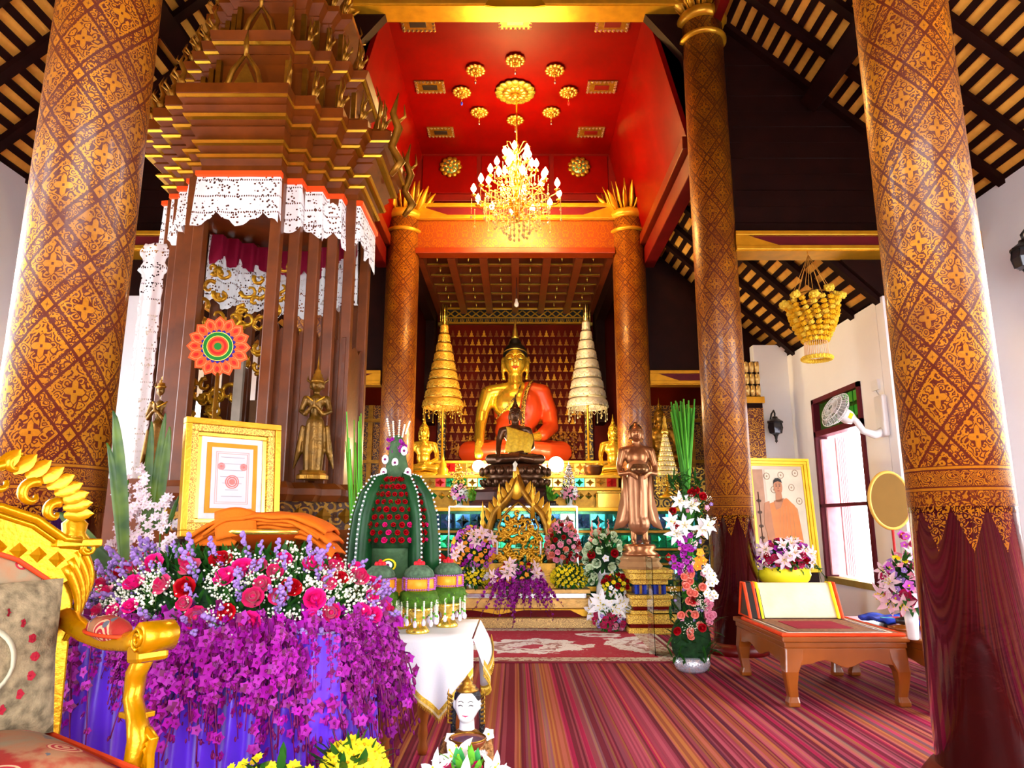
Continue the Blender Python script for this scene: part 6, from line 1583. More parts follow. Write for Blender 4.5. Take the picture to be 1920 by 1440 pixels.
# bowls, box, silver and gold trees
def vessel(name, label, cat, px, ybot, Y, prof, m, grp=None, z=None):
    q = at(px, ybot, Y); t = thing(name, label, cat, (q.x, Y, q.z if z is None else z), 0, grp); MB().lathe(prof, 24).build('body', m, t); return t
t = vessel('bronze_bowl', 'round dark bronze bowl below the cream umbrella', 'bowl', 1112, 888, 10.0, [(0.06,0),(0.10,0.02),(0.13,0.08),(0.135,0.13),(0.155,0.15),(0.14,0.15),(0.12,0.10),(0,0.05)], BRONZE, z=zt2)
MB().lathe([(0.14,0.145),(0.16,0.15),(0.14,0.155)], 24, cap=False).build('rim', BRONZE, t)
q = at(1140, 932, 9.45); t = thing('brass_box', 'shiny rectangular brass offering box on the right of the altar', 'box', (q.x, 9.45, zt1))
MB().box(-0.15, 0.15, -0.10, 0.10, 0, 0.20).build('body', GOLD_S, t, bevel=0.008); MB().box(-0.16, 0.16, -0.11, 0.11, 0.20, 0.22).build('lid', GOLD_S, t, bevel=0.004)
def tree(label, px, Y, z, h, m, m2):
    q = at(px, 900, Y); t = thing('offering_tree', label, 'ornament', (q.x, Y, z), 0, 'gilt and silver offering trees')
    MB().lathe([(0.07,0),(0.08,0.02),(0.03,0.05),(0.05,0.10),(0.02,0.12)], 14).build('stand', m, t); MB().tube([(0,0,0.1),(0,0,h)], [0.01,0.004], 6).build('stem', m, t)
    b = MB(); rr = random.Random(int(px))
    for lv in range(7):
        f = lv/6; r_ = 0.13*(1-0.8*f); z_ = 0.18+(h-0.25)*f
        for j in range(9):
            a = 2*PI*j/9+lv; b.tube([(0,0,z_), (r_*0.7*math.cos(a), r_*.7*math.sin(a), z_+0.03), (r_*math.cos(a), r_*math.sin(a), z_-0.01)], 0.004, 4); b.ell((r_*math.cos(a), r_*math.sin(a), z_-0.02), (0.014,0.014,0.02), 5, 4)
    stuff(b.build('foil_leaves', m2, t)); return t
tree('tiny gold foil offering tree left of the bronze Buddha', 860, 9.45, zt1, 0.62, GOLD_S, GOLD_S)
tree('tiny silver foil offering tree right of the bronze Buddha', 1067, 9.45, zt1, 0.62, SILVER, SILVER)
t = vessel('gilt_stupa', 'miniature gilt stupa on the altar left of the gold tree', 'ornament', 830, 890, 10.0, [(0.10,0),(0.10,0.03),(0.07,0.05),(0.08,0.10),(0.05,0.14),(0.05,0.18),(0.02,0.22),(0.025,0.25),(0.008,0.30),(0,0.40)], GOLD, z=zt2)

# ------------------------------------------------------------------ altar flowers
LILY_P = lily_mesh('lily', mat('petal_pale_pink', (0.90, 0.62, 0.70), 0.5), 0.07); LILY_W = lily_mesh('lily', PWHITE, 0.07)
def flower5(nm, m, m2, r): return petal5_mesh(nm, [m, m2], r, 5, 0.5, 0.35)
FM = {'orange': flower5('orange_bloom', ORANGE, YELLOW, 0.034), 'pink': flower5('pink_bloom', PINK, CREAM, 0.034), 'purple': flower5('purple_bloom', ORCHID, ORCHID_D, 0.034), 'violet': flower5('violet_bloom', mat('petal_violet', (0.62, 0.12, 0.62), 0.5), YELLOW, 0.036),
      'yellow': petal5_mesh('yellow_mum', [YELLOW, mat('petal_amber', (0.85, 0.42, 0.01), 0.6)], 0.026, 9, 0.35, 0.5), 'white': flower5('white_bloom', PWHITE, YELLOW, 0.034), 'lilac': flower5('lilac_bloom', LILAC, CREAM, 0.022),
      'rose_w': rose_mesh(mat('petal_green_white', (0.72, 0.82, 0.55), 0.55), 0.034, 9), 'rose_r': ROSES[1], 'rose_p': rose_mesh(PINK, 0.034, 5), 'rose_s': rose_mesh(SALMON, 0.034, 6), 'rose_m': ROSES[0], 'lily_p': LILY_P, 'lily_w': LILY_W}
def arrangement(name, label, px, py, Y, rx, rz, mix_, n, ground, ry=0.12, pot=None, leafm=LEAF, sc_=1.0, breath=0, group=None, leafn=None):
    """a mound of blooms centred on (px,py); rx, rz are its half sizes in pixels"""
    k = scale_at(py, Y); c = at(px, py, Y); t = thing(name, label, 'flowers', (c.x, Y, ground), 0, group); rx *= k; rz *= k; cz = c.z-ground
    core = MB(); core.ell((0, 0.02, cz), (rx*0.7, ry*0.7, rz*0.7), 14, 8); core.build('moss', MATS['dark_moss'], t)
    if pot: MB().lathe([(pot[0]*0.7,0),(pot[0],max(0.02, (cz-rz*0.5))*0.6),(pot[0]*0.9,max(0.04, cz-rz*0.4))], 18).build('pot', pot[1], t)
    elif cz - rz > 0.05: MB().lathe([(0.05,0),(0.06,0.03),(0.03,0.05),(0.05,cz-rz*0.5)], 14).build('vase', WHITEP, t)
    P_, D_ = [], []
    for i in range(leafn or int(n*1.6)):
        a, b_ = R.uniform(0, 2*PI), R.uniform(-0.9, 1.0); d = Vector((math.cos(a)*math.sqrt(1-b_*b_), -abs(math.sin(a))*math.sqrt(1-b_*b_), b_))
        P_.append((d.x*rx*0.8, d.y*ry*0.9, cz+d.z*rz*0.8)); D_.append(d+Vector((R.uniform(-.5,.5), 0, R.uniform(-.2,.5))))
    foliage(t, P_, D_, 0.085*sc_, 0.014*sc_, leafm)
    tot = sum(w for _, w in mix_); names = []
    for nm, w in mix_: names += [nm]*max(1, round(w/tot*n))
    R.shuffle(names); m = len(names)
    for i, nm in enumerate(names):
        g_ = (i+0.5)/m; b_ = 1-1.75*g_; a = -PI/2 + ((i*0.618034) % 1.0 - 0.5)*PI*1.15; q = math.sqrt(max(0, 1-b_*b_))
        d = Vector((math.cos(a)*q, math.sin(a)*q, b_)); p = Vector((d.x*rx, d.y*ry, cz+d.z*rz))*1.0
        inst(FM[nm].name.split('.')[0], FM[nm], t, p*1.0, rnd_rot(d+Vector((0,-.7,.1)), .4), sc_*R.uniform(.8, 1.3))
    for i in range(breath):
        a, b_ = R.uniform(PI, 2*PI), R.uniform(-.5, 1); q = math.sqrt(1-b_*b_)
        inst('babys_breath', BREATH[i % 3], t, (math.cos(a)*q*rx, math.sin(a)*q*ry, cz+b_*rz), rnd_rot((0,-1,0), .5))
    return t
arrangement('altar_bouquet', 'mixed orange blooms and magenta orchids left of the gilded pediment', 888, 1030, 8.80, 40, 42, (('orange',4),('violet',4),('purple',2),('lily_p',1),('yellow',1)), 80, pfz, 0.16)
arrangement('yellow_mums', 'low mound of yellow chrysanthemums at the left end of the platform', 880, 1082, 8.72, 38, 18, (('yellow',6),('white',1),('lilac',1)), 60, pfz, 0.10)
arrangement('yellow_mums', 'low mound of yellow chrysanthemums right of the pediment', 1068, 1082, 8.72, 34, 22, (('yellow',1),), 62, pfz, 0.10)
arrangement('rose_bouquet', 'pink and red rose bouquet behind the right hand yellow chrysanthemums', 1055, 1020, 8.84, 30, 42, (('rose_p',4),('rose_s',3),('rose_r',2),('pink',2)), 44, pfz, 0.14, breath=10)
cb = arrangement('orchid_cascade', 'bouquet with purple orchids cascading over the front of the platform', 972, 1085, 8.58, 46, 28, (('lily_p',3),('orange',3),('purple',4),('violet',2),('rose_r',1)), 56, pfz, 0.12)
for k in range(46):
    a = R.uniform(-1, 1); inst('orchid_spray', SPRAYS[k % 5], cb, (a*0.30, -0.10-0.03*R.random(), 0.10+0.02*R.random()), (R.uniform(-.3,.0), R.uniform(-.25,.25)-a*0.6, R.uniform(-1,1)), R.uniform(.8, 1.25))
arrangement('white_rose_stand', 'tall stand of pale green white roses with pink spikes right of the altar platform', 1132, 1050, 8.66, 34, 56, (('rose_w',8),('white',1),('rose_r',1)), 34, 0.0, 0.16, (0.10, WHITEP), LEAF, 1.35, leafn=150)
wl = bpy.data.objects['white_rose_stand']
for px in (1122, 1140, 1110):
    p0, p1 = at(px, 1020, 8.62)-wl.location, at(px, 968+(px % 7), 8.62)-wl.location; b = MB(); rr = random.Random(px)
    for i in range(26):
        f = i/25; p = p0.lerp(p1, f); b.ell(p+Vector((rr.uniform(-.02,.02)*(1.2-f), rr.uniform(-.02,.0), 0)), (0.016*(1.3-f),)*3, 6, 4)
    b.build('pink_spike', SALMON, wl)
arrangement('red_yellow_bouquet', 'small red and yellow bouquet beside the gold pedestal', 1155, 1100, 8.45, 24, 24, (('rose_r',4),('yellow',4),('white',2)), 36, 0.0, 0.12, (0.07, BLACK))
arrangement('lotus_bouquet', 'large white lotus blooms on the floor left of the gold pedestal', 1143, 1142, 8.36, 30, 20, (('lily_w',5),('white',2)), 20, 0.0, 0.12, sc_=1.5, group=None)
arrangement('pink_lotus_bouquet', 'hot pink buds in front of the white lotus on the floor', 1143, 1163, 8.27, 30, 17, (('rose_m',4),('lilac',2),('rose_p',1)), 26, 0.015, 0.10)
arrangement('small_altar_vase', 'small pink and white vase of flowers on the altar left side', 862, 925, 9.32, 14, 16, (('pink',2),('white',2),('violet',1)), 18, zt1, 0.06)
arrangement('small_altar_vase', 'small dark leaved vase of pink flowers on the altar right side', 1068, 925, 9.32, 13, 14, (('pink',2),('white',1)), 12, zt1, 0.06)
for px in (888, 1034):
    q = at(px, 930, 9.25); t = thing('potted_plant', 'small pot of leafy green foliage %s of the dark pedestal' % ('left' if px < 960 else 'right'), 'plant', (q.x, 9.25, zt1), 0)
    MB().lathe([(0.05,0),(0.065,0.09),(0.055,0.09)], 12).build('pot', BLACK, t); foliage(t, [(R.uniform(-.05,.05), R.uniform(-.04,.04), R.uniform(.08,.22)) for _ in range(60)], [(R.uniform(-1,1), R.uniform(-1,.3), 1) for _ in range(60)], 0.08, 0.015, LEAF_L)
# ------------------------------------------------------------------ small table with white cloth and banana leaf offerings
ZT = 0.63
qx = at(890, 1192, 3.9).x
st = thing('offering_table', 'small wooden table with turned legs under the white cloth', 'table', (-0.72, 4.02, 0))
X0, X1, Y0, Y1 = -0.42, qx+0.72-0.01, -0.30, 0.40
MB().box(X0, X1, Y0, Y1, ZT-0.04, ZT-0.008).build('tabletop', TEAK, st, bevel=0.006)
MB().box(X0+0.04, X1-0.04, Y0+0.03, Y0+0.05, ZT-0.12, ZT-0.04).build('apron', TEAK, st)
LEGP = [(0.022,0),(0.03,0.03),(0.02,0.06),(0.028,0.10),(0.022,0.14),(0.032,0.20),(0.036,0.27),(0.026,0.34),(0.02,0.36),(0.03,0.38),(0.02,0.40),(0.03,0.43),(0.03,0.60)]
lgm = MB().lathe(LEGP, 14).mesh('leg', TEAK)
for x in (X0+0.06, X1-0.06):
    for y in (Y0+0.05, Y1-0.05): inst('leg', lgm, st, (x, y, 0))
xl = at(735, 1205, 3.72).x+0.72
for x in (xl-0.03, xl+0.13): inst('leg', lgm, st, (x, Y0+0.05+0.25*(x > xl), 0))
# cloth: square turned so that a corner hangs in front
cl = MB(); CW = mat('white_tablecloth', (0.90, 0.89, 0.87), 0.7, 0, 0.03, 6, 0.1, 120); CG = mat('gold_braid', (0.90, 0.50, 0.04), 0.4, 0.35, 0.3, 60, 0.5, 120); CF = mat('cream_fringe', (0.82, 0.62, 0.30), 0.6, 0, 0.2, 60)
xr = X1+0.005; yf = Y0-0.012
# the front drop: apex below the middle
apx = at(822, 1345, 3.70); ax_, az_ = apx.x+0.72, apx.z
r0 = at(905, 1235, 3.80); rxx, rz_ = r0.x+0.72, r0.z
l0 = at(735, 1258, 3.70); lxx, lz_ = l0.x+0.72, l0.z
n1 = at(865, 1300, 3.70); 
def hem(u):
    """front hem height along x"""
    x = lxx-0.12+(xr+0.01-(lxx-0.12))*u
    if x < ax_: z = lz_ + (az_-lz_)*(x-lxx)/(ax_-lxx)
    else: z = az_ + (at(872, 1268, 3.7).z-az_)*(x-ax_)/(xr-ax_)
    return x, min(ZT-0.02, z)
def fcl(u, v):
    x, zh = hem(u); z = ZT+(zh-ZT)*v
    return (x, yf-0.012*v-0.014*v*math.sin(x*31+1)-0.010*v*math.sin(x*55), z)
cl.sheet(fcl, 44, 14)
cl.sheet(lambda u, v: (lxx-0.12+(xr-lxx+0.12)*u, yf+(Y1+0.01-yf)*v, ZT), 4, 4)
def scl(u, v):
    y = yf+(Y1-yf)*u; zh = ZT-0.09-0.20*abs(math.sin(u*PI*0.9+0.2)); z = ZT+(zh-ZT)*v
    return (xr+0.01+(0.05+0.03*math.sin(u*9))*v, y, z)
cl.sheet(scl, 24, 10)
clo = cl.build('cloth', CW, solid=0.003); clo.name = 'white_tablecloth'; clo.location = (-0.72, 4.02, 0)
tag(clo, 'white cloth with gold braid and fringe, one corner hanging in front of the small table', 'tablecloth')
for nm, v0, v1, m, dy in (('gold_braid', 0, 0.026, CG, -0.004), ('cream_band', 0.026, 0.040, CF, -0.003)):
    b = MB(); vs_ = []
    for i in range(61):
        x, zh = hem(i/60); fy = fcl(i/60, 1)[1]; vs_ += [(x, fy+dy, zh+0.030-v0), (x, fy+dy, zh+0.030-v1)]
    b.add(vs_, [(2*i, 2*i+2, 2*i+3, 2*i+1) for i in range(60)]); 
    vs_ = []
    for i in range(31):
        p = scl(i/30, 1); vs_ += [(p[0]+0.004, p[1], p[2]+0.03-v0), (p[0]+0.004, p[1], p[2]+0.03-v1)]
    b.add(vs_, [(2*i, 2*i+2, 2*i+3, 2*i+1) for i in range(30)]); b.build(nm, m, clo, solid=0.002)
b = MB()
for i in range(120):
    x, zh = hem(i/120); fy = fcl(i/120, 1)[1]; b.tube([(x, fy-0.002, zh), (x+0.003, fy-0.004, zh-0.022-0.010*(i % 2))], 0.0018, 3)
for i in range(60):
    p = scl(i/60, 1); b.tube([(p[0], p[1], p[2]), (p[0]+0.004, p[1], p[2]-0.04)], 0.002, 3); b.ell((p[0]+0.004, p[1], p[2]-0.045), 0.005, 5, 3)
stuff(b.build('fringe', CG, clo))

# great banana leaf offering: cone of roses with curved dark fins edged with pearls
gb0 = at(735, 1085, 4.12)
bs = thing('banana_leaf_offering', 'large dark green banana leaf offering with rows of red roses and pearl edged fins', 'offering', (gb0.x, 4.16, ZT))
k_ = scale_at(980, 4.12); Z_ = lambda y: at(735, y, 4.12).z-ZT
MB().lathe([(0.16,0),(0.17,0.03),(0.06,0.07),(0.06,Z_(1100)),(0.15,Z_(1090)),(0.16,Z_(1082))], 24).build('pedestal', GOLD, bs)
GL = mat('sage_leaf_weave', (0.05, 0.11, 0.045), 0.6, 0, 0.3, 20, 0.4, 60)
MB().lathe([(0.15,Z_(1085)),(0.17,Z_(1078)),(0.165,Z_(1035)),(0.175,Z_(1028)),(0.15,Z_(1020))], 28).build('woven_base', GL, bs)
MB().lathe([(0.185,Z_(1026)),(0.190,Z_(990)),(0.165,Z_(950)),(0.12,Z_(910)),(0.07,Z_(890)),(0.03,Z_(880))], 24).build('cone', MATS['dark_moss'], bs)
def cone_r(y):
    P_ = ((1026,0.185),(990,0.190),(950,0.165),(910,0.12),(890,0.07),(880,0.03))
    for (a, ra), (b_, rb) in zip(P_, P_[1:]):
        if y >= b_: return ra+(rb-ra)*(a-y)/(a-b_)
    return 0.03
rs = rose_mesh(ROSE_R, 0.017, 21); rs2 = rose_mesh(ROSE_P, 0.017, 22)
for row in range(9):
    z = Z_(1012-row*14); r_ = cone_r(1012-row*14)+0.008
    for j in range(13):
        a = PI+PI*(j+0.5*(row % 2))/13
        inst('rose', rs2 if (row < 3 and j % 3 == 0) else rs, bs, (r_*math.cos(a), r_*math.sin(a), z), rnd_rot((math.cos(a), math.sin(a), .3), .2), R.uniform(.7, 1))
P_, D_ = [], []
for i in range(260):
    a = R.uniform(PI, 2*PI); row = R.uniform(0, 8.6); z = Z_(1012-row*14); r_ = cone_r(1012-row*14)
    P_.append((r_*math.cos(a), r_*math.sin(a), z)); D_.append((math.cos(a), math.sin(a), R.uniform(.3, 1)))
foliage(bs, P_, D_, 0.03, 0.005, LEAF)
PEARL = mat('pearl_bead', (0.86, 0.88, 0.92), 0.25, 0, 0.03, 5, coat=0.5)
pearl = MB().ell((0,0,0), 0.0065, 8, 6).mesh('pearl', PEARL)
def fin(a, reach=0.10, w=0.05):
    """curved leaf fin standing out of the cone at angle a; outer edge beaded"""
    prof = [(0.050,886,0.0),(0.13,893,0.02),(0.20,925,0.05),(0.235,965,0.06),(0.25,1010,0.06),(0.255,1050,0.05),(0.257,1076,0.05)]
    b = MB(); c_, s_ = math.cos(a), math.sin(a); rows = []
    for r_, y, ww in prof:
        z = Z_(y); rows.append([(c_*(r_+0.012)-s_*-0.014, s_*(r_+0.012)+c_*-0.014, z), (c_*r_-s_*0.014, s_*r_+c_*0.014, z), (c_*(r_-0.075)-s_*0.026, s_*(r_-0.075)+c_*0.026, z-0.01), (c_*(r_-0.075)+s_*0.026, s_*(r_-0.075)-c_*0.026, z-0.01)])
    b.loft(rows, smooth=True); o = b.build('leaf_fin', LEAF_D, bs)
    pts = []
    for i in range(len(prof)-1):
        for t in (0, .2, .4, .6, .8): 
            r_ = prof[i][0]+(prof[i+1][0]-prof[i][0])*t; y = prof[i][1]+(prof[i+1][1]-prof[i][1])*t; pts.append(((r_+0.016)*c_, (r_+0.016)*s_, Z_(y)))
    for p in pts: inst('pearl', pearl, o, p)
for a in (PI*1.04, PI*1.27, PI*1.74, PI*1.97): fin(a)
eyef = empty('eye_flower', (0.0, -0.175, Z_(1057)), 0, bs)
MB().ell((0,0,0), (0.045,0.006,0.036), 16, 8).build('yellow_petals', YELLOW, eyef); MB().ell((0,-0.005,0), (0.034,0.006,0.027), 14, 8).build('black_ring', LEAF_D, eyef); MB().ell((0,-0.010,0), (0.024,0.006,0.022), 14, 8).build('white_disc', PWHITE, eyef); MB().ell((0,-0.016,0), 0.009, 8, 6).build('purple_centre', ORCHID_D, eyef)
for x, y in ((-0.066, 886), (0.075, 886), (-0.06, 862), (-0.002, 868), (0.05, 846)):
    e = empty('eye_flower', (x, -0.06, Z_(y)), 0, bs); MB().ell((0,0,0), (0.020,0.006,0.028), 12, 8).build('white_petals', PWHITE, e); MB().ell((0,-0.006,0), 0.008, 8, 6).build('purple_centre', ORCHID_D, e)
MB().lathe([(0.09,Z_(895)),(0.07,Z_(880)),(0.05,Z_(850)),(0.045,Z_(830)),(0.02,Z_(815))], 16).build('leaf_crown', GL, bs)
for i, (x, y0, y1) in enumerate(((-0.045, 815, 785), (-0.02, 818, 790), (0.008, 818, 788), (0.03, 818, 796), (0.05, 812, 790))):
    b = MB()
    for j in range(8): b.ell((x*(1+0.06*j), -0.02, Z_(y0)+(Z_(y1)-Z_(y0))*j/7), 0.0065, 6, 5)
    b.build('jasmine_string', CREAM, bs)
for i in range(26):
    inst('bloom', FM['purple'], bs, (R.uniform(-.06,.06), R.uniform(-.05,0), Z_(R.uniform(822, 850))), rnd_rot((0,-1,0), .6), 0.4)

def small_offering(label, px, ybot, Y, s=1.0):
    q = at(px, ybot, Y); t = thing('pedestal_offering', label, 'offering', (q.x, Y, ZT), 0, 'small garlanded offerings on gold pedestals')
    MB().lathe([(0.062,0),(0.064,0.012),(0.050,0.03),(0.030,0.055),(0.034,0.075),(0.075,0.11),(0.080,0.13),(0.07,0.14)], 22).build('gold_pedestal', GOLD_S, t)
    MB().lathe([(0.07,0.13),(0.098,0.15),(0.108,0.185),(0.100,0.215),(0.075,0.225)], 24).build('leaf_bowl', mat('leaf_bowl_green', (0.06, 0.15, 0.008), 0.6, 0, 0.4, 25, 0.5, 80), t)
    MB().lathe([(0.078,0.222),(0.085,0.232),(0.082,0.285),(0.07,0.295)], 24).build('orange_drum', mat('orange_drum', (0.90, 0.36, 0.02), 0.4, 0.1, 0.1, 8), t)
    MB().lathe([(0.078,0.29),(0.085,0.305),(0.075,0.33),(0.045,0.355),(0,0.365)], 20).build('moss_dome', mat('grey_green_moss', (0.09, 0.16, 0.09), 0.8, 0, 0.4, 50, 0.7, 90), t)
    bd = MB().ell((0,0,0), 0.0065, 6, 5).mesh('purple_bead', mat('purple_bead', (0.45, 0.12, 0.42), 0.5))
    for a in (PI*1.5-0.75, PI*1.5+0.75, PI*1.5-1.5, PI*1.5+1.5):
        for j in range(6): inst('purple_bead', bd, t, (0.088*math.cos(a), 0.088*math.sin(a), 0.23+0.011*j))
    for z in (0.232, 0.290):
        for j in range(22): 
            a = PI+PI*j/21; inst('purple_bead', bd, t, (0.086*math.cos(a), 0.086*math.sin(a), z), s=0.8)
    c = MB()
    for j in range(9):
        a = 2*PI*j/9; c.ell((0.022*math.cos(a), 0.022*math.sin(a), 0.365), (0.010,0.010,0.014), 6, 5)
    c.ell((0,0,0.375), (0.012,0.012,0.016), 6, 5); c.build('red_tip', mat('tip_red', (0.80, 0.015, 0.03), 0.4), t)
    g1 = MB()
    for i in range(9): g1.ell((0,0,-i*0.009), (0.0065,0.0065,0.005), 6, 4, 0)
    g1.ell((0,0,-0.082), (0.008,0.008,0.007), 6, 4, 1); g1.lathe([(0.004,-0.088),(0.012,-0.105),(0.009,-0.122),(0,-0.126)], 7, mi=2)
    gm = bpy.data.meshes.get('garland_tassel') or g1.mesh('garland_tassel', [CREAM, LEAF_L, mat('pale_lilac_tassel', (0.82, 0.70, 0.84), 0.6)])
    for j in range(14):
        a = 2*PI*j/14+0.2; inst('garland_tassel', gm, t, (0.102*math.cos(a), 0.102*math.sin(a), 0.165+0.008*(j % 2)), (0,0,a))
    P_, D_ = [], []
    for j in range(70):
        a = R.uniform(0, 2*PI); P_.append((0.095*math.cos(a), 0.095*math.sin(a), R.uniform(0.15, 0.20))); D_.append((math.cos(a), math.sin(a), R.uniform(-.8, .3)))
    foliage(t, P_, D_, 0.035, 0.006, LEAF_L)
    t.scale = (s,)*3; return t
small_offering('small garlanded offering on a gold pedestal, nearest the purple bouquet', 708, 1200, 3.86, 0.98)
small_offering('small garlanded offering on a gold pedestal, middle one on the white cloth', 783, 1190, 3.90, 0.98)
small_offering('small garlanded offering on a gold pedestal, rightmost on the white cloth', 838, 1180, 4.13, 0.98)
# green reeds behind the offering
rdp = at(700, 1080, 4.6); rd = thing('reed_bunch', 'bunch of bright green reeds behind the large banana leaf offering', 'plant', (rdp.x, 4.62, 0))
MB().lathe([(0.07,0),(0.08,0.4),(0.07,0.75)], 14).build('vase', BRONZE, rd)
for i in range(13):
    b = MB(); x1_ = at(R.uniform(680, 712), 0, 4.6).x-rdp.x; z1_ = at(700, R.uniform(770, 850), 4.6).z; b.tube([(R.uniform(-.03,.03), 0, 0.7), (x1_*0.7, R.uniform(-.03,.03), 1.1), (x1_, R.uniform(-.04,.04), z1_)], [0.008,0.008,0.004], 6)
    b.build('reed', LEAF_L if i % 3 else mat('bright_reed', (0.20, 0.75, 0.12), 0.5), rd)

# ------------------------------------------------------------------ white faced figurine with a bowl
fq = at(876, 1320, 3.05)
fg_ = thing('offering_figurine', 'white faced kneeling figurine with gold crown holding a lacquer bowl', 'figurine', (fq.x, 3.05, 0), -0.05)
fz = fq.z; FW = mat('white_face_paint', (0.90, 0.88, 0.84), 0.35, 0, 0.03, 5, coat=0.3); FBR = mat('brown_gilt_costume', (0.30, 0.13, 0.03), 0.35, 0.6, 0.5, 50, 0.6, 90)
s_ = 0.46
blob([('e', (0,-0.004,fz), (0.050,0.053,0.064)), ('e', (0,-0.03,fz-0.035), (0.034,0.028,0.030)), ('t', [(0,0.0,fz-0.05),(0,0.0,fz-0.12)], [0.030,0.034]), 
      ('e', (-0.052,0,fz), (0.008,0.012,0.02)), ('e', (0.052,0,fz), (0.008,0.012,0.02))], 0.006, 'body', FW, fg_)
blob([('e', (0,0,fz-0.155), (0.085,0.052,0.055)), ('t', [(-0.08,0,fz-0.145),(-0.11,-0.03,fz-0.24),(-0.05,-0.11,fz-0.15)], [0.028,0.024,0.016]), ('t', [(0.08,0,fz-0.145),(0.11,-0.03,fz-0.24),(0.07,-0.11,fz-0.15)], [0.028,0.024,0.016]), ('t', [(0,0,fz-0.17),(0,0,fz-0.28),(0,0.01,0.2),(0,0.02,0.06)], [0.085,0.075,0.12,0.16]), ('t', [(-0.08,0,0.12),(-0.14,-0.18,0.08)], [0.09,0.06]), ('t', [(0.08,0,0.12),(0.14,-0.18,0.08)], [0.09,0.06])], 0.012, 'costume', FBR, fg_)
fe_ = empty('face', (0, -0.0, fz-0.795*s_+0.002), 0, fg_); 
b = MB()
for k in (-1, 1): b.tube([(k*x, -0.0555+0.006*(x/0.03)**2, fz+0.017+z) for x, z in ((0.008,0),(0.018,0.006),(0.030,0.002))], 0.0014, 5)
for k in (-1, 1): b.tube([(k*x, -0.054+0.006*(x/0.03)**2, fz+0.004+z) for x, z in ((0.010,0),(0.020,0.003),(0.030,0.0))], 0.0022, 5)
b.build('painted_eyes', PUP, fe_).location = (0,0,-(fz-0.795*s_+0.002))
b = MB(); b.tube([(0,-0.053,fz+0.012),(0,-0.064,fz-0.012)], [0.004,0.008], 7); b.build('nose', FW, fe_).location = (0,0,-(fz-0.795*s_+0.002))
b = MB(); b.tube([(-0.013,-0.057,fz-0.030),(0,-0.061,fz-0.032),(0.013,-0.057,fz-0.030)], [0.001,0.004,0.001], 6); b.build('lips', mat('painted_lips', (0.75, 0.03, 0.12), 0.3), fe_).location = (0,0,-(fz-0.795*s_+0.002))
b = MB(); b.ell((0,0.010,fz+0.022), (0.056,0.052,0.054), 16, 10); b.tube([(-0.054,0.01,fz),(-0.060,0.02,fz-0.08),(-0.055,0.03,fz-0.16)], 0.012, 6); b.tube([(0.054,0.01,fz),(0.060,0.02,fz-0.08),(0.055,0.03,fz-0.16)], 0.012, 6); b.build('hair', HAIR, fg_)
MB().lathe([(0.044,fz+0.050),(0.048,fz+0.056),(0.034,fz+0.062),(0.036,fz+0.07),(0.022,fz+0.078),(0.024,fz+0.085),(0.010,fz+0.095),(0,fz+0.115)], 16).build('crown', GOLD_D, fg_)
b = MB()
for k in (-1, 1):
    for j in range(7): b.tube([(k*0.060,-0.02,fz+0.03-0.016*j),(k*0.075,-0.03,fz+0.045-0.018*j),(k*0.072,-0.03,fz+0.065-0.018*j)], [0.006,0.005,0.001], 5)
    for j in range(9):
        a = j*0.5; b.tube([(k*(0.10+0.03*math.cos(a)),-0.05,fz-0.25+0.03*math.sin(a)), (k*(0.16+0.035*math.cos(a)),-0.06,fz-0.28+0.04*math.sin(a))], [0.007,0.003], 5)
    for j in range(12):
        a = j*0.5+.2; b.tube([(k*0.12,-0.10,fz-0.36),(k*(0.12+0.07*math.cos(a)),-0.12,fz-0.36+0.07*math.sin(a))], [0.006,0.003], 4)
    b.tube([(k*(0.17+0.055*math.cos(a)),-0.10,fz-0.38+0.07*math.sin(a)) for a in [2*PI*q/16 for q in range(16)]], 0.006, 5, closed=True)
b.build('gilt_ornaments', GOLD_D, fg_)
b = MB(); b.lathe([(0,-0.045),(0.03,-0.044),(0.05,-0.03),(0.068,-0.006),(0.072,0.004),(0.066,0.004),(0.04,-0.02),(0,-0.028)], 22); o = b.build('lacquer_bowl', mat('dark_red_bowl', (0.30, 0.07, 0.02), 0.25, 0.2), fg_); o.location = (0.02,-0.14,fz-0.095)
MB().lathe([(0.0,-0.008),(0.05,-0.006),(0.062,-0.001)], 20, cap=False).build('purple_contents', mat('plum_contents', (0.10, 0.004, 0.06), 0.3, 0, 0.5, 60), fg_).location = (0.02,-0.14,fz-0.095)
MB().lathe([(0.066,0.002),(0.074,0.004),(0.070,0.010)], 22, cap=False).build('bowl_rim', GOLD_D, fg_).location = (0.02,-0.14,fz-0.095)
b = MB()
for k in (-1, 1):
    for j in range(5): b.tube([(0.02+k*(0.040+0.008*j),-0.125-0.004*j,fz-0.155+0.012*j*0.3),(0.02+k*(0.045+0.006*j),-0.175,fz-0.140),(0.02+k*(0.036+0.008*j),-0.20+0.004*j,fz-0.118)], [0.006,0.0055,0.004], 6)
b.build('fingers', FW, fg_)
for k in (-1, 1): inst('white_bloom', FM['white'], fg_, (k*0.075+0.02, -0.08, fz-0.09 if k > 0 else fz-0.11), rnd_rot((0,-1,.3), .3), 0.75)
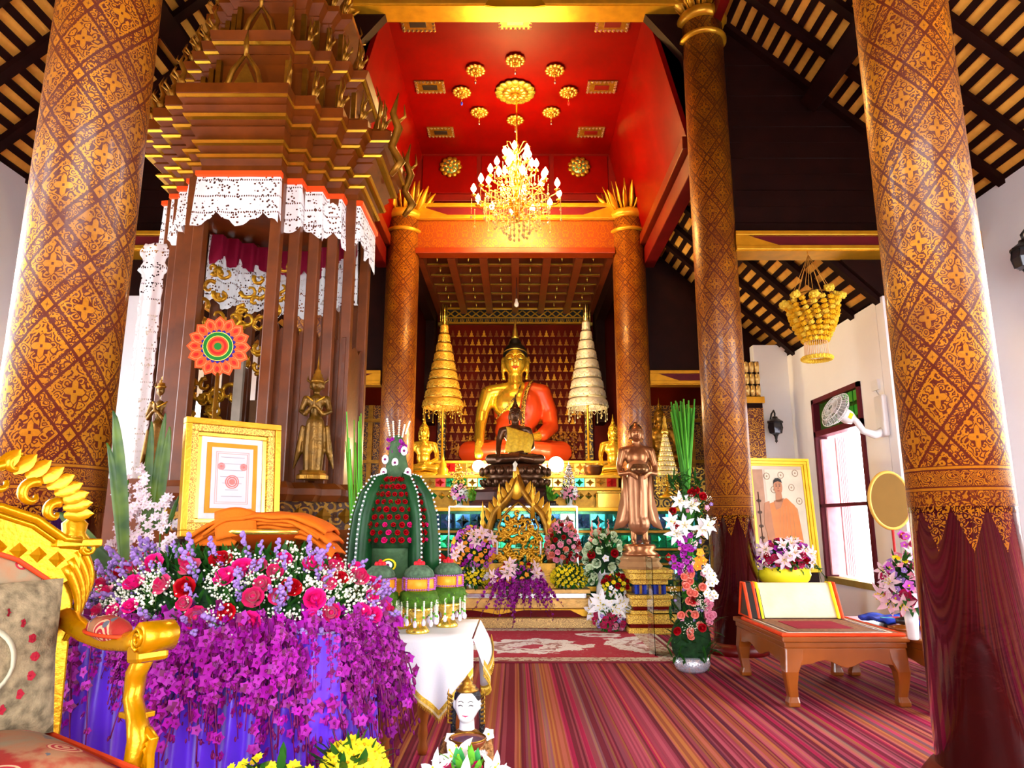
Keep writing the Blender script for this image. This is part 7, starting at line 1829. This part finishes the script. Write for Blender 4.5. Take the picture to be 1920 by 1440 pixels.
# lilies and roses in front of the figurine
lv_ = arrangement('lily_bouquet', 'white lilies and magenta roses in front of the figurine at the bottom edge', 878, 1466, 2.62, 58, 36, (('lily_w',5),('rose_m',4)), 14, 0.0, 0.12, (0.09, BLACK), LEAF_L, 0.85, leafn=80)
b = MB(); 
for k in range(5): add_leaf(b, (R.uniform(-.03,.03), -0.02, 0.30), (R.uniform(-.25,.25), 0.05, 1), 0.15, 0.022, (0,-1,0), 0.1, 0.3, 6)
stuff(b.build('broad_leaves', mat('fern_green', (0.05, 0.35, 0.08), 0.5, 0, 0.3, 15), lv_))
arrangement('yellow_flower_basket', 'basket of bright yellow chrysanthemums at the foot of the purple skirt', 664, 1458, 2.45, 58, 62, (('yellow',1),), 110, 0.0, 0.16, (0.12, BLACK), LEAF, 0.9, leafn=110)
arrangement('yellow_flower_basket', 'few yellow flowers peeping up at the bottom edge left of the yellow basket', 500, 1462, 2.30, 80, 34, (('yellow',1),), 22, 0.0, 0.10, (0.10, BLACK), LEAF, 0.85, leafn=30)

# ------------------------------------------------------------------ right side: benches
def bench(name, label, x0, x1, y0, y1, h, leg=0.13):
    t = thing(name, label, 'bench', (x0, y0, 0)); w, d = x1-x0, y1-y0
    MB().box(0, w, 0, d, h-0.035, h).build('top', TEAK, t, bevel=0.008)
    MB().box(0.015, w-0.015, 0.015, d-0.015, h-0.075, h-0.035).build('moulding', TEAK, t, bevel=0.008)
    def apron(L): 
        z1_, z0_ = h-0.075, h-0.17; pts = [(leg*0.7, z1_), (leg*0.7, z0_-0.02)]
        for i in range(13):
            u = i/12; x = leg*1.1+(L-2.2*leg)*u; pts.append((x, z0_+0.022*math.cos((u-0.5)*4*PI)*-1+0.02*(abs(u-.5)*2)**2-0.008))
        return pts+[(L-leg*0.7, z0_-0.02), (L-leg*0.7, z1_)]
    for y in (0.02, d-0.045): MB().prism(apron(w), y, y+0.025, 0, 'y').build('apron', TEAK, t, fix=True, bevel=0.003)
    for x in (0.02, w-0.045): MB().prism(apron(d), x, x+0.025, 0, 'x').build('apron', TEAK, t, fix=True, bevel=0.003)
    for sx, x in ((1, 0.02), (-1, w-0.02)):
        for sy, y in ((1, 0.02), (-1, d-0.02)):
            rings = []
            for z, o_, s__ in ((h-0.07, 0, leg), (h-0.15, -0.005, leg*0.95), (h*0.5, -0.012, leg*0.72), (h*0.3, 0.0, leg*0.55), (h*0.14, 0.012, leg*0.50), (0.03, 0.0, leg*0.62), (0.0, 0.0, leg*0.60)):
                xa, ya = x+sx*o_, y+sy*o_; rings.append([(xa, ya, z), (xa+sx*s__, ya, z), (xa+sx*s__, ya+sy*s__, z), (xa, ya+sy*s__, z)])
            MB().loft(rings, smooth=False).build('leg', TEAK, t, fix=True, bevel=0.012)
    return t
BX0 = 1.80
bench('low_bench', 'low varnished wooden bench with curved legs and a mat, between the right hand columns', BX0, 2.66, 4.95, 6.05, 0.45)
bench('low_bench', 'second wooden bench holding the white flower vase behind the right foreground column', 2.68, 3.62, 4.70, 6.05, 0.45)
mt = thing('seat_mat', 'red bordered woven mat with maroon centre on the low bench', 'mat', (BX0, 4.95, 0.45))
RP = mat('orange_red_piping', (0.80, 0.06, 0.008), 0.55); MW = mat('mat_weave', (0.30, 0.13, 0.06), 0.85, 0, 0.35, 40)
w, d = 0.82, 0.86
MB().box(0.02, w, 0.03, d, 0.002, 0.020).build('mat', MW, mt, bevel=0.006)
MB().box(0.20, w-0.22, 0.25, d-0.24, 0.020, 0.023).build('maroon_centre', mat('maroon_velvet', (0.33, 0.01, 0.03), 0.9), mt)
for k in (0.055, 0.09):
    b = MB(); 
    for xa, xb, ya, yb in ((k, w-k, k, k+0.008), (k, w-k, d-k, d-k+0.008), (k, k+0.008, k, d-k), (w-k, w-k+0.008, k, d-k)): b.box(xa, xb, ya, yb, 0.020, 0.022)
    b.build('stripe', CREAM if k < 0.06 else MATS['black_lacquer'], mt)
MB().tube([(0.01,0.02,0.012),(w+0.01,0.02,0.012),(w+0.01,d+0.01,0.012),(0.01,d+0.01,0.012)], 0.013, 8, closed=True, smooth=False).build('piping', RP, mt)
# triangular cushion: tilted cream panel in front
cz0 = at(1480, 1155, 5.75); czt = at(1480, 1092, 5.85)
xa, xb = at(1404, 1130, 5.75).x, at(1572, 1130, 5.75).x
tc = thing('triangular_cushion', 'triangular back cushion with cream front and orange piping on the bench', 'cushion', (xa, 5.70, 0.475), 0.0)
L_ = xb-xa; hC = czt.z-0.475
tri = [(0.0, 0.0), (0.26, 0.0), (0.17, hC), (0.12, hC)]
MB().prism(tri, 0.06, L_, 0, 'x').build('body', mat('cream_brocade', (0.80, 0.66, 0.42), 0.6, 0, 0.10, 8, 0.3, 30), tc, bevel=0.02, fix=True)
MB().prism([(-0.005, -0.0), (0.265, 0.0), (0.18, hC+0.01), (0.11, hC+0.01)], -0.01, 0.05, 0, 'x').build('end_panel', BLACK, tc, bevel=0.012, fix=True)
for x, m in ((-0.01, RP), (0.055, RP), (0.085, YELLOW), (L_-0.03, YELLOW), (L_, RP)):
    MB().tube([(x, -0.004, 0.006), (x, 0.262, 0.006), (x, 0.175, hC), (x, 0.115, hC)], 0.014, 8, closed=True, smooth=False).build('piping', m, tc)
MB().box(0.0, 0.1, -0.012, -0.002, 0.0, hC*0.9).build('dark_face', BLACK, tc).rotation_euler = (-math.atan2(0.12, hC), 0, 0)
# blue cloth and tangled cables on the second bench
bc = thing('blue_cloth', 'folded blue cloth lying behind the tangled cables', 'cloth', (2.72, 5.35, 0.45))
MB().sheet(lambda u, v: (0.70*u, 0.45*v, 0.035+0.012*math.sin(u*17+v*5)+0.01*math.sin(v*13)), 24, 14).build('fold', mat('royal_blue_cloth', (0.02, 0.06, 0.55), 0.6, 0, 0.4, 15), bc, solid=0.02)
for i in range(5): MB().box(0.08*i+0.02, 0.08*i+0.10, 0.08+0.03*i, 0.14+0.03*i, 0.05, 0.062).build('patterned_strip', mat('red_print', (0.55, 0.02, 0.08), 0.7) if i % 2 else mat('teal_print', (0.03, 0.35, 0.45), 0.6), bc)
ca = thing('cable_coil', 'tangle of purple and dark red cables on the second bench', 'cable', (3.02, 5.20, 0.45))
rr = random.Random(8)
for i in range(9):
    r0 = rr.uniform(0.09, 0.17); cx, cy_ = rr.uniform(-.08,.08), rr.uniform(-.05,.05); ph = rr.uniform(0, 6)
    MB().tube([(cx+r0*1.3*math.cos(a), cy_+r0*0.7*math.sin(a), 0.075+0.012*i*0.5+0.012*math.sin(a*3+ph)) for a in [2*PI*q/26 for q in range(26)]], 0.006, 6, closed=True).build('cable', mat('purple_cable', (0.18, 0.02, 0.20), 0.4) if i % 2 else mat('red_cable', (0.45, 0.01, 0.06), 0.4), ca)
MB().tube([(-0.2,0.02,0.07),(-0.26,-0.02,0.075),(-0.30,0.02,0.07)], [0.02,0.03,0.02], 8).build('microphone_head', BLACK, ca)
# vase of flowers on bench 2
vq = at(1712, 1190, 4.85); vz = 0.45
vs_t = thing('flower_vase', 'slim white vase on the second bench half hidden by the foreground column', 'vase', (vq.x, 4.85, vz))
MB().lathe([(0.030,0),(0.034,0.01),(0.040,0.10),(0.046,0.19),(0.040,0.19),(0.030,0.02),(0,0.015)], 20).build('body', WHITEP, vs_t)
fa = arrangement('vase_flowers', 'tall pink, yellow and lilac flowers standing in the slim white vase', 1695, 1095, 4.85, 38, 52, (('pink',4),('lily_p',4),('violet',2),('yellow',2),('rose_m',3),('lilac',3)), 44, vz, 0.10, None, LEAF, 1.0, breath=6)
for c in list(fa.children):
    if c.name.split('.')[0] == 'vase': c.hide_render = False; bpy.data.objects.remove(c)
for i in range(14):
    inst('bloom', FM[R.choice(('violet','rose_m','pink'))], fa, (R.uniform(-.0,.05)+0.02, R.uniform(-.05,.02), at(1700, R.uniform(1000, 1060), 4.85).z-vz), rnd_rot((0,-1,.2), .5), 0.8)
b = MB(); b.tube([(0,0,0.15),(0.02,0,0.4),(0.04,0,0.62)], 0.006, 5); b.build('stem', STEM, fa)
# talipot fan
tq = at(1668, 938, 5.3)
tf = thing('talipot_fan', 'oval tan ceremonial fan on a tall stand beside the foreground column', 'fan', (tq.x, 5.3, 0.45))
rw, rh = 38*scale_at(938, 5.3), 52*scale_at(938, 5.3); zc = tq.z-0.45
disc = [(rw*math.cos(a)*(1-0.0*math.sin(a)), zc+rh*math.sin(a)) for a in [2*PI*k/40 for k in range(40)]]
MB().prism(disc, -0.010, 0.010, 0, 'y').build('fan_leaf', mat('tan_fan_cloth', (0.22, 0.11, 0.014), 0.7, 0, 0.06, 6), tf, fix=True)
MB().tube([(x, 0, z) for x, z in disc], 0.014, 6, closed=True).build('rim', mat('fan_rim', (0.75, 0.45, 0.08), 0.5), tf)
MB().tube([(0,0,0.03),(0,0,zc-rh)], 0.010, 8).build('handle', mat('red_handle', (0.55, 0.03, 0.03), 0.4), tf); MB().lathe([(0.10,0),(0.10,0.02),(0.03,0.04)], 18).build('foot', TEAK, tf)
# ------------------------------------------------------------------ framed portrait of a monk
f0, f1 = at(1400, 866, 7.70), at(1519, 860, 7.86); fb_ = at(1400, 1075, 7.70)
Wf = math.hypot(f1.x-f0.x, f1.y-f0.y); Hf = f1.z-fb_.z; ang = math.atan2(f1.y-f0.y, f1.x-f0.x)
pt = thing('monk_portrait', 'large gold framed portrait of a seated monk in orange robe', 'picture', (f0.x, f0.y, fb_.z), ang)
pfm = empty('frame', (0,0,0), 0, pt); pfm.rotation_euler = (-0.06, 0.0, 0)
picture_frame(pfm, Wf, Hf, 0.085, mat('yellow_gilt_frame', (0.92, 0.58, 0.004), 0.35, 0.15, 0.06, 8))
MB().box(0.08, Wf-0.08, -0.012, 0, 0.08, Hf-0.08).build('backdrop', mat('photo_backdrop', (0.62, 0.47, 0.33), 0.35, 0, 0.12, 3, coat=0.3), pfm)
def flat(name, pts, y, m): 
    return MB().prism([(x*Wf, z*Hf) for x, z in pts], y-0.0015, y, 0, 'y').build(name, m, pfm, fix=True)
SKN = mat('photo_skin', (0.50, 0.20, 0.09), 0.4, 0, 0.12, 8); ROBP = mat('photo_robe', (0.72, 0.22, 0.05), 0.4, 0, 0.10, 8); PDK = mat('photo_dark', (0.10, 0.05, 0.03), 0.4)
def ov(cx, cz, rx, rz, n=20): return [(cx+rx*math.cos(2*PI*k/n), cz+rz*math.sin(2*PI*k/n)) for k in range(n)]
flat('wall_paper', [(0.30,0.12),(0.88,0.12),(0.88,0.90),(0.30,0.90)], -0.0135, mat('photo_wallpaper', (0.72, 0.64, 0.48), 0.4, 0, 0.1, 5))
for k, (x, z) in enumerate(((0.33,0.84),(0.55,0.85),(0.78,0.87),(0.42,0.72),(0.70,0.74),(0.80,0.62))):
    b = MB(); b.tube([(x*Wf+0.035*math.cos(a), -0.0145, z*Hf+0.035*math.sin(a)) for a in [2*PI*q/12 for q in range(12)]], 0.005, 4, closed=True); b.ell((x*Wf, -0.0145, z*Hf), (0.014, 0.001, 0.014), 8, 4); b.build('paper_rosette', mat('photo_rosette', (0.40, 0.26, 0.16), 0.5), pfm)
flat('shadow_robe', [(0.42,0.30),(0.80,0.26),(0.76,0.55),(0.62,0.64),(0.42,0.60)], -0.0145, mat('photo_robe_shade', (0.60, 0.24, 0.08), 0.4))
flat('robe', [(0.26,0.12),(0.80,0.12),(0.78,0.40),(0.72,0.58),(0.60,0.645),(0.46,0.62),(0.34,0.60),(0.28,0.54),(0.25,0.32)], -0.0160, ROBP)
flat('bare_arm', [(0.25,0.60),(0.33,0.62),(0.35,0.40),(0.37,0.28),(0.50,0.18),(0.44,0.13),(0.28,0.25),(0.22,0.42)], -0.0175, SKN)
flat('chest', [(0.40,0.62),(0.56,0.645),(0.50,0.56),(0.42,0.54)], -0.0175, SKN)
flat('neck', [(0.43,0.61),(0.54,0.61),(0.53,0.70),(0.44,0.70)], -0.0175, SKN)
flat('face', ov(0.485,0.745,0.068,0.072), -0.0190, SKN)
flat('hair', [(0.415,0.77),(0.425,0.80),(0.455,0.822),(0.50,0.825),(0.54,0.81),(0.556,0.775),(0.54,0.785),(0.49,0.795),(0.44,0.785)], -0.0200, mat('photo_hair', (0.02, 0.015, 0.012), 0.5))
for x in (0.458, 0.512): flat('eye', ov(x, 0.752, 0.012, 0.005, 8), -0.0205, PDK); flat('brow', [(x-0.018,0.766),(x+0.018,0.766),(x+0.014,0.771),(x-0.014,0.771)], -0.0205, PDK)
flat('nose', [(0.478,0.725),(0.492,0.725),(0.487,0.755)], -0.0205, mat('photo_skin_dark', (0.36, 0.13, 0.05), 0.5)); flat('mouth', ov(0.485, 0.708, 0.020, 0.004, 8), -0.0205, mat('photo_lip', (0.35, 0.07, 0.04), 0.5))
for k in range(5): flat('robe_fold', [(0.40+0.07*k,0.14),(0.412+0.07*k,0.14),(0.50+0.045*k,0.60-0.012*k),(0.492+0.045*k,0.60-0.012*k)], -0.0172, MATS['photo_robe_shade'])
flat('side_panel', [(0.09,0.12),(0.27,0.12),(0.27,0.90),(0.09,0.90)], -0.0130, mat('photo_side', (0.50, 0.26, 0.15), 0.4))
b = MB(); b.tube([(0.17*Wf,-0.016,0.2*Hf),(0.17*Wf,-0.016,0.70*Hf)], 0.006, 5)
for z in (0.3,0.4,0.52,0.62): b.ell((0.17*Wf,-0.016,z*Hf), (0.03,0.002,0.018), 8, 4)
b.build('candlestick', PDK, pfm)
MB().box(0, Wf, 0.01, 0.05, -fb_.z+0.0, 0.0).build('easel', DARKW, pt)
# table with yellow pot of flowers below the portrait
yq = at(1472, 1098, 7.0)
yt = thing('side_table', 'small dark side table under the yellow flower pot', 'table', (yq.x, 7.02, 0))
MB().box(-0.18, 0.36, -0.25, 0.25, yq.z-0.04, yq.z).build('top', TEAK, yt, bevel=0.005)
for x in (-0.15, 0.33):
    for y in (-0.21, 0.21): MB().box(x-0.02, x+0.02, y-0.02, y+0.02, 0, yq.z-0.04).build('leg', TEAK, yt)
yp = thing('yellow_pot', 'wide yellow fabric wrapped pot of pink and purple flowers below the monk portrait', 'flower pot', (yq.x, 7.0, yq.z))
k7 = scale_at(1075, 7.0); b = MB()
rings = []
for r_, z in ((0.72,0),(0.95,0.05),(1.02,0.10),(0.98,0.15),(0.90,0.18)):
    rings.append([(r_*48*k7*(1+0.02*math.sin(9*a+z*30))*math.cos(a), r_*30*k7*(1+0.02*math.sin(9*a))*math.sin(a), z) for a in [2*PI*q/40 for q in range(40)]])
b.loft(rings, smooth=True); b.build('wrapped_pot', mat('yellow_satin', (0.98, 0.82, 0.02), 0.4, 0, 0.06, 8), yp)
yf_ = arrangement('flower_mound', 'tmp', 1470, 1045, 7.0, 52, 32, (('rose_m',4),('purple',3),('lily_p',3),('lilac',3),('rose_r',1)), 76, yq.z+0.12, 0.18, None, LEAF, 0.9, breath=8)
for kk in ('label', 'category', 'group'):
    if kk in yf_: del yf_[kk]
for c in list(yf_.children):
    if c.name.split('.')[0] == 'vase': bpy.data.objects.remove(c); continue
    c.parent = yp; c.location = c.location + (yf_.location-yp.location)
bpy.data.objects.remove(yf_)
b = MB()
for k in range(9):
    s__ = 1 if k < 6 else -1; b.tube([(s__*0.1,0,0.2),(s__*(0.24+0.02*k),-0.03,0.26-0.02*k),(s__*(0.34+0.02*(k % 4)),-0.05,0.16-0.04*(k % 5))], [0.008,0.010,0.002], 5, flat=0.4)
stuff(b.build('trailing_leaves', LEAF, yp))

# ------------------------------------------------------------------ tall flower stand
tq = at(1298, 1258, 6.15)
ts = thing('flower_stand', 'tall arrangement of green reeds, lilies, orchids and gladioli in a silver pot', 'flowers', (tq.x, 6.15, 0))
MB().lathe([(0.10,0),(0.13,0.02),(0.15,0.06),(0.14,0.11),(0.12,0.12)], 22).build('silver_pot', stencil('crinkled_foil', (0.35, 0.35, 0.42), (0.95, 0.95, 1.0), 40, 0.0, metal=0.8), ts)
Zt = lambda y: at(1298, y, 6.15).z
Xt = lambda x, y=1000: at(x, y, 6.15).x-tq.x
for i in range(46):
    x0_ = R.uniform(-.05, .05); x1_ = Xt(R.uniform(1258, 1302), 780); y_ = R.uniform(-.08, .06); b = MB()
    b.tube([(x0_, y_*0.5, Zt(1120)), (x0_*0.6+0.03, y_, Zt(930)), (x1_, y_, Zt(R.uniform(748, 775)))], [0.009,0.010,0.007], 5)
    b.build('reed', mat('dark_reed', (0.05, 0.24, 0.02), 0.5) if i % 3 else mat('mid_reed', (0.10, 0.40, 0.03), 0.5), ts)
P_, D_ = [], []
for i in range(420):
    z = R.choice((R.uniform(Zt(1245), Zt(1150)), R.uniform(Zt(1010), Zt(890)), R.uniform(Zt(1150), Zt(900)))); q = 0.16 if z < Zt(1150) else 0.12
    P_.append((R.uniform(-q, q), R.uniform(-.12,.05), z)); D_.append((R.uniform(-1,1), R.uniform(-1,.2), R.uniform(-.2,1)))
foliage(ts, P_, D_, 0.13, 0.014, LEAF)
MB().ell((0,0,Zt(1200)), (0.17,0.13,0.22), 14, 8).build('fern_core', MATS['dark_moss'], ts)
def tb_(nm, x, y, s=1.0, dy=-0.14): inst(nm, FM[nm], ts, (Xt(x, y), dy+R.uniform(-.03,.03), Zt(y)), rnd_rot((0,-1,.1), .4), s)
for x, y in ((1298,920),(1308,932),(1290,925),(1255,958),(1262,985),(1290,1122),(1308,1172),(1262,1178)): tb_('rose_r', x, y, 1.1)
for x, y in ((1268,940),(1290,950),(1275,985),(1308,990),(1262,1000),(1316,985),(1250,978)): tb_('lily_w', x, y, R.uniform(.9, 1.3))
for i in range(34): tb_('purple', R.uniform(1256, 1290), R.uniform(1000, 1075), .8)
for x, y in ((1306,1035),(1310,1050),(1302,1048),(1300,1060)): tb_('orange', x, y, 1.2)
for i in range(20): tb_('rose_s', R.gauss(1290, 8), R.uniform(1060, 1190), .9)
for i in range(20): tb_('white', R.gauss(1322, 5), R.uniform(1050, 1120), .9)
for i in range(9): tb_('rose_p', R.uniform(1318, 1330), R.uniform(1125, 1165), .8)
# ------------------------------------------------------------------ clear display box
gA, gB = at(1228, 1225, 6.75), at(1262, 1225, 6.75)
gb_ = thing('glass_case', 'clear empty acrylic case standing on the rug by the gold pedestal', 'case', (gA.x, 6.75, 0.015))
wG = gB.x-gA.x+0.10; hG = at(1228, 1050, 6.75).z
for nm, a in (('side_pane', (0,0.006,0,0.3,0,hG)), ('side_pane', (wG-0.006,wG,0,0.3,0,hG)), ('front_pane', (0.006,wG-0.006,0,0.006,0,hG)), ('top_pane', (0,wG,0,0.3,hG,hG+0.006)), ('shelf', (0.006,wG-0.006,0.006,0.29,hG*0.42,hG*0.42+0.008))):
    MB().box(*a).build(nm, GLASSM, gb_)

# ------------------------------------------------------------------ wall fan
wq = Vector((XF-0.02, 0, 0)); fy = 7.45; q = at(1655, 735, fy)
wf_ = thing('wall_fan', 'white oscillating wall fan mounted beside the green louvred window', 'fan', (XF, 7.30, at(1650, 780, 7.3).z))
WPL = mat('white_plastic', (0.86, 0.87, 0.88), 0.3, 0, 0.02); FBL = mat('translucent_blade', (0.70, 0.74, 0.78), 0.2, 0, 0, trans=0.5)
MB().box(-0.06, 0.0, -0.09, 0.09, -0.22, 0.22).build('wall_plate', WPL, wf_, bevel=0.02)
MB().tube([(-0.03,0,-0.16),(-0.12,0,-0.20),(-0.24,0.0,-0.16),(-0.30,0,-0.06),(-0.36,0.02,-0.0)], [0.05,0.045,0.035,0.032,0.035], 12).build('arm', WPL, wf_)
mt_ = empty('head', (-0.42, 0.03, 0.02), 0, wf_); mt_.rotation_euler = (math.radians(8), math.radians(-62), 0)
MB().lathe([(0,-0.13),(0.05,-0.12),(0.075,-0.06),(0.075,0.02),(0.05,0.05),(0,0.055)], 20).build('motor_housing', WPL, mt_)
MB().box(-0.03, 0.03, -0.078, -0.072, -0.06, -0.02).build('yellow_sticker', YELLOW, mt_)
MB().lathe([(0,0.06),(0.03,0.07),(0.035,0.13),(0,0.14)], 14).build('hub', WPL, mt_)
for k in range(3):
    b = MB(); b.sheet(lambda u, v: ((0.03+0.15*u)*math.cos(v*1.2+k*2*PI/3), (0.03+0.15*u)*math.sin(v*1.2+k*2*PI/3), 0.085+0.04*v), 6, 6); b.build('blade', FBL, mt_, solid=0.003)
b = MB()
for k in range(30):
    a = 2*PI*k/30; b.tube([(0.03*math.cos(a),0.03*math.sin(a),0.16),(0.15*math.cos(a),0.15*math.sin(a),0.145),(0.20*math.cos(a),0.20*math.sin(a),0.10),(0.15*math.cos(a),0.15*math.sin(a),0.055),(0.06*math.cos(a),0.06*math.sin(a),0.045)], 0.0022, 4)
for r_, z in ((0.20,0.10),(0.15,0.145),(0.10,0.155),(0.15,0.055),(0.035,0.16)): b.tube([(r_*math.cos(2*PI*k/30), r_*math.sin(2*PI*k/30), z) for k in range(30)], 0.004, 5, closed=True)
stuff(b.build('wire_guard', WPL, mt_))
b2 = at(1655, 722, 7.25); MB().box(-0.03, 0.0, 0.02, 0.16, b2.z-wf_.location.z-0.03, b2.z-wf_.location.z+0.08).build('switch_box', WPL, wf_)
MB().tube([(-0.01,0.08,b2.z-wf_.location.z-0.03),(-0.015,0.10,0.30),(-0.01,0.04,0.22)], 0.006, 5).build('cord', WPL, wf_)
# ------------------------------------------------------------------ wall lantern
def lantern(label, loc, s=1.0, rz=0):
    t = thing('wall_lantern', label, 'lamp', loc, rz, 'black wall lanterns')
    b = MB(); b.tube([(0,0,0.02),(0,-0.05,0.09),(0,-0.13,0.12),(0,-0.16,0.08),(0,-0.15,0.04)], 0.010, 7); b.lathe([(0.04,-0.01),(0.04,0.01)], 14, (0,0,0)); b.build('bracket', BLACK, t)
    MB().lathe([(0.0,0.05),(0.03,0.04),(0.035,0.02),(0.09,-0.02),(0.092,-0.035)], 12, (0,-0.15,0), smooth=False).build('cap', BLACK, t)
    MB().lathe([(0.075,-0.035),(0.085,-0.09),(0.07,-0.16),(0.03,-0.18)], 6, (0,-0.15,0), smooth=False).build('smoky_glass', mat('smoked_glass', (0.05, 0.05, 0.06), 0.1, 0.3), t)
    MB().lathe([(0.035,-0.175),(0.02,-0.20),(0.012,-0.24),(0.018,-0.255),(0,-0.28)], 10, (0,-0.15,0)).build('drop_finial', BLACK, t)
    b = MB()
    for k in range(6):
        a = 2*PI*k/6; b.tube([(0.078*math.cos(a),-0.15+0.078*math.sin(a),-0.035),(0.088*math.cos(a),-0.15+0.088*math.sin(a),-0.09),(0.072*math.cos(a),-0.15+0.072*math.sin(a),-0.16)], 0.004, 4)
    b.build('cage', BLACK, t); t.scale = (s,)*3; return t
lq = at(1447, 790, 9.70); lantern('black wall lantern on the white wall left of the window', (lq.x, 9.75, lq.z), 1.15)
lantern('black wall lantern cut by the right edge of the photo', (XN, 6.03, at(1935, 462, 6.05).z), 1.3, -PI/2)
# ------------------------------------------------------------------ hanging marigold garland
hq = at(1525, 590, 6.84)
hg = thing('hanging_garland', 'yellow marigold garland chandelier hanging from the aisle roof', 'garland', (hq.x, 6.84, hq.z))
Zh = lambda y: at(1525, y, 6.84).z-hq.z
k5 = scale_at(590, 6.84); MG = mat('marigold', (0.98, 0.52, 0.01), 0.6, 0, 0.15, 30, 0.4, 80); YL2 = mat('pale_marigold', (1.0, 0.68, 0.06), 0.6, 0, 0.1, 30)
mg = MB(); rr = random.Random(1)
mg.ell((0,0,0), (0.024,0.024,0.018), 8, 6)
for i in range(14):
    a = rr.uniform(0, 6.28); c_ = rr.uniform(-.8, 1); q = math.sqrt(1-c_*c_); mg.ell((0.021*q*math.cos(a), 0.021*q*math.sin(a), 0.016*c_), 0.008, 5, 3)
mgm = mg.mesh('marigold', MG); mgb = mg.mesh('marigold', YL2)
b = MB(); r1 = 38*k5
for k in range(12):
    a = 2*PI*k/12; b.tube([(0,0,Zh(478)), (r1*math.cos(a), r1*math.sin(a), Zh(556))], 0.0025, 4)
b.tube([(0,0,Zh(478)), (0,0.02,Zh(470))], 0.006, 5)
b.build('strings', mat('string_orange', (0.75, 0.35, 0.05), 0.6), hg)
b = MB()
for r_, y in ((38, 556), (30, 575), (20, 600)): b.tube([(r_*k5*math.cos(2*PI*j/20), r_*k5*math.sin(2*PI*j/20), Zh(y)) for j in range(20)], 0.006, 5, closed=True)
b.build('wire_rings', GOLD_D, hg)
for k in range(16):
    a = 2*PI*k/16
    for j in range(9):
        f = j/8; r_ = (44-24*f+5*math.sin(f*PI))*k5; z = Zh(568)+(Zh(638)-Zh(568))*f
        inst('marigold', mgm if (j+k) % 3 else mgb, hg, (r_*math.cos(a+.05*j), r_*math.sin(a+.05*j), z), (0,0,a), 1.25)
for k in range(10):
    a = 2*PI*k/10; r_ = R.uniform(44, 54)*k5; inst('marigold', mgb, hg, (r_*math.cos(a), r_*math.sin(a), Zh(R.uniform(545, 575))), (0,0,a), 2.1)
for k in range(24):
    a = 2*PI*k/24; r_ = 20*k5
    inst('marigold', mgb, hg, (23*k5*math.cos(a), 23*k5*math.sin(a), Zh(672)), (0,0,a), 1.2)
b = MB()
for k in range(36):
    a = 2*PI*k/36; b.tube([(20*k5*math.cos(a), 20*k5*math.sin(a), Zh(632)), (21*k5*math.cos(a), 21*k5*math.sin(a), Zh(668))], 0.003, 4)
stuff(b.build('jasmine_strings', mat('pale_string', (0.92, 0.62, 0.35), 0.6), hg))
# ------------------------------------------------------------------ scripture cabinet with gold rods
cq = at(1412, 860, 9.45); xL, xR = at(1380, 800, 9.45).x, at(1431, 800, 9.45).x
sct = thing('scripture_cabinet', 'tall gilded lacquer cabinet with a crown of gold rods beside the white wall', 'cabinet', ((xL+xR)/2, 9.5, 0))
wC = (xR-xL)/2; Zc = lambda y: at(1410, y, 9.4).z
MB().box(-wC, wC, -0.10, 0.15, 0, Zc(765)).build('body', ST_PANEL, sct, bevel=0.006)
MB().box(-wC-0.02, wC+0.02, -0.13, 0.15, Zc(756), Zc(744)).build('ledge', GOLD, sct, bevel=0.006); MB().box(-wC+0.01, wC-0.01, -0.11, 0.15, Zc(765), Zc(756)).build('band', DARKW, sct)
MB().box(-wC, wC, -0.04, 0.12, Zc(744), Zc(676)).build('core', DARKW, sct)
rh_ = (Zc(676)-Zc(742))/3
rod = MB().lathe([(0.0,0),(0.03,0.01),(0.036,rh_*0.5),(0.032,rh_*0.85),(0,rh_*0.98)], 12).mesh('gold_rod', mat('pale_gold_rod', (0.95, 0.66, 0.22), 0.3, 0.5))
for r_ in range(3):
    for k in range(5): inst('gold_rod', rod, sct, (-wC+0.04+k*(2*wC-0.08)/4, -0.06, Zc(742)+r_*rh_))


# more filler in the tall stand: pale small blooms and leaves among the gladioli
for i in range(44):
    y = R.uniform(900, 1190); tb_('lilac' if i % 3 else 'pink', R.gauss(1292, 18), y, R.uniform(.5, .9), -0.10)
for i in range(26):
    inst('babys_breath', BREATH[i % 3], ts, (Xt(R.gauss(1292, 16), 1000), -0.12, Zt(R.uniform(930, 1180))), rnd_rot((0,-1,0), .4))
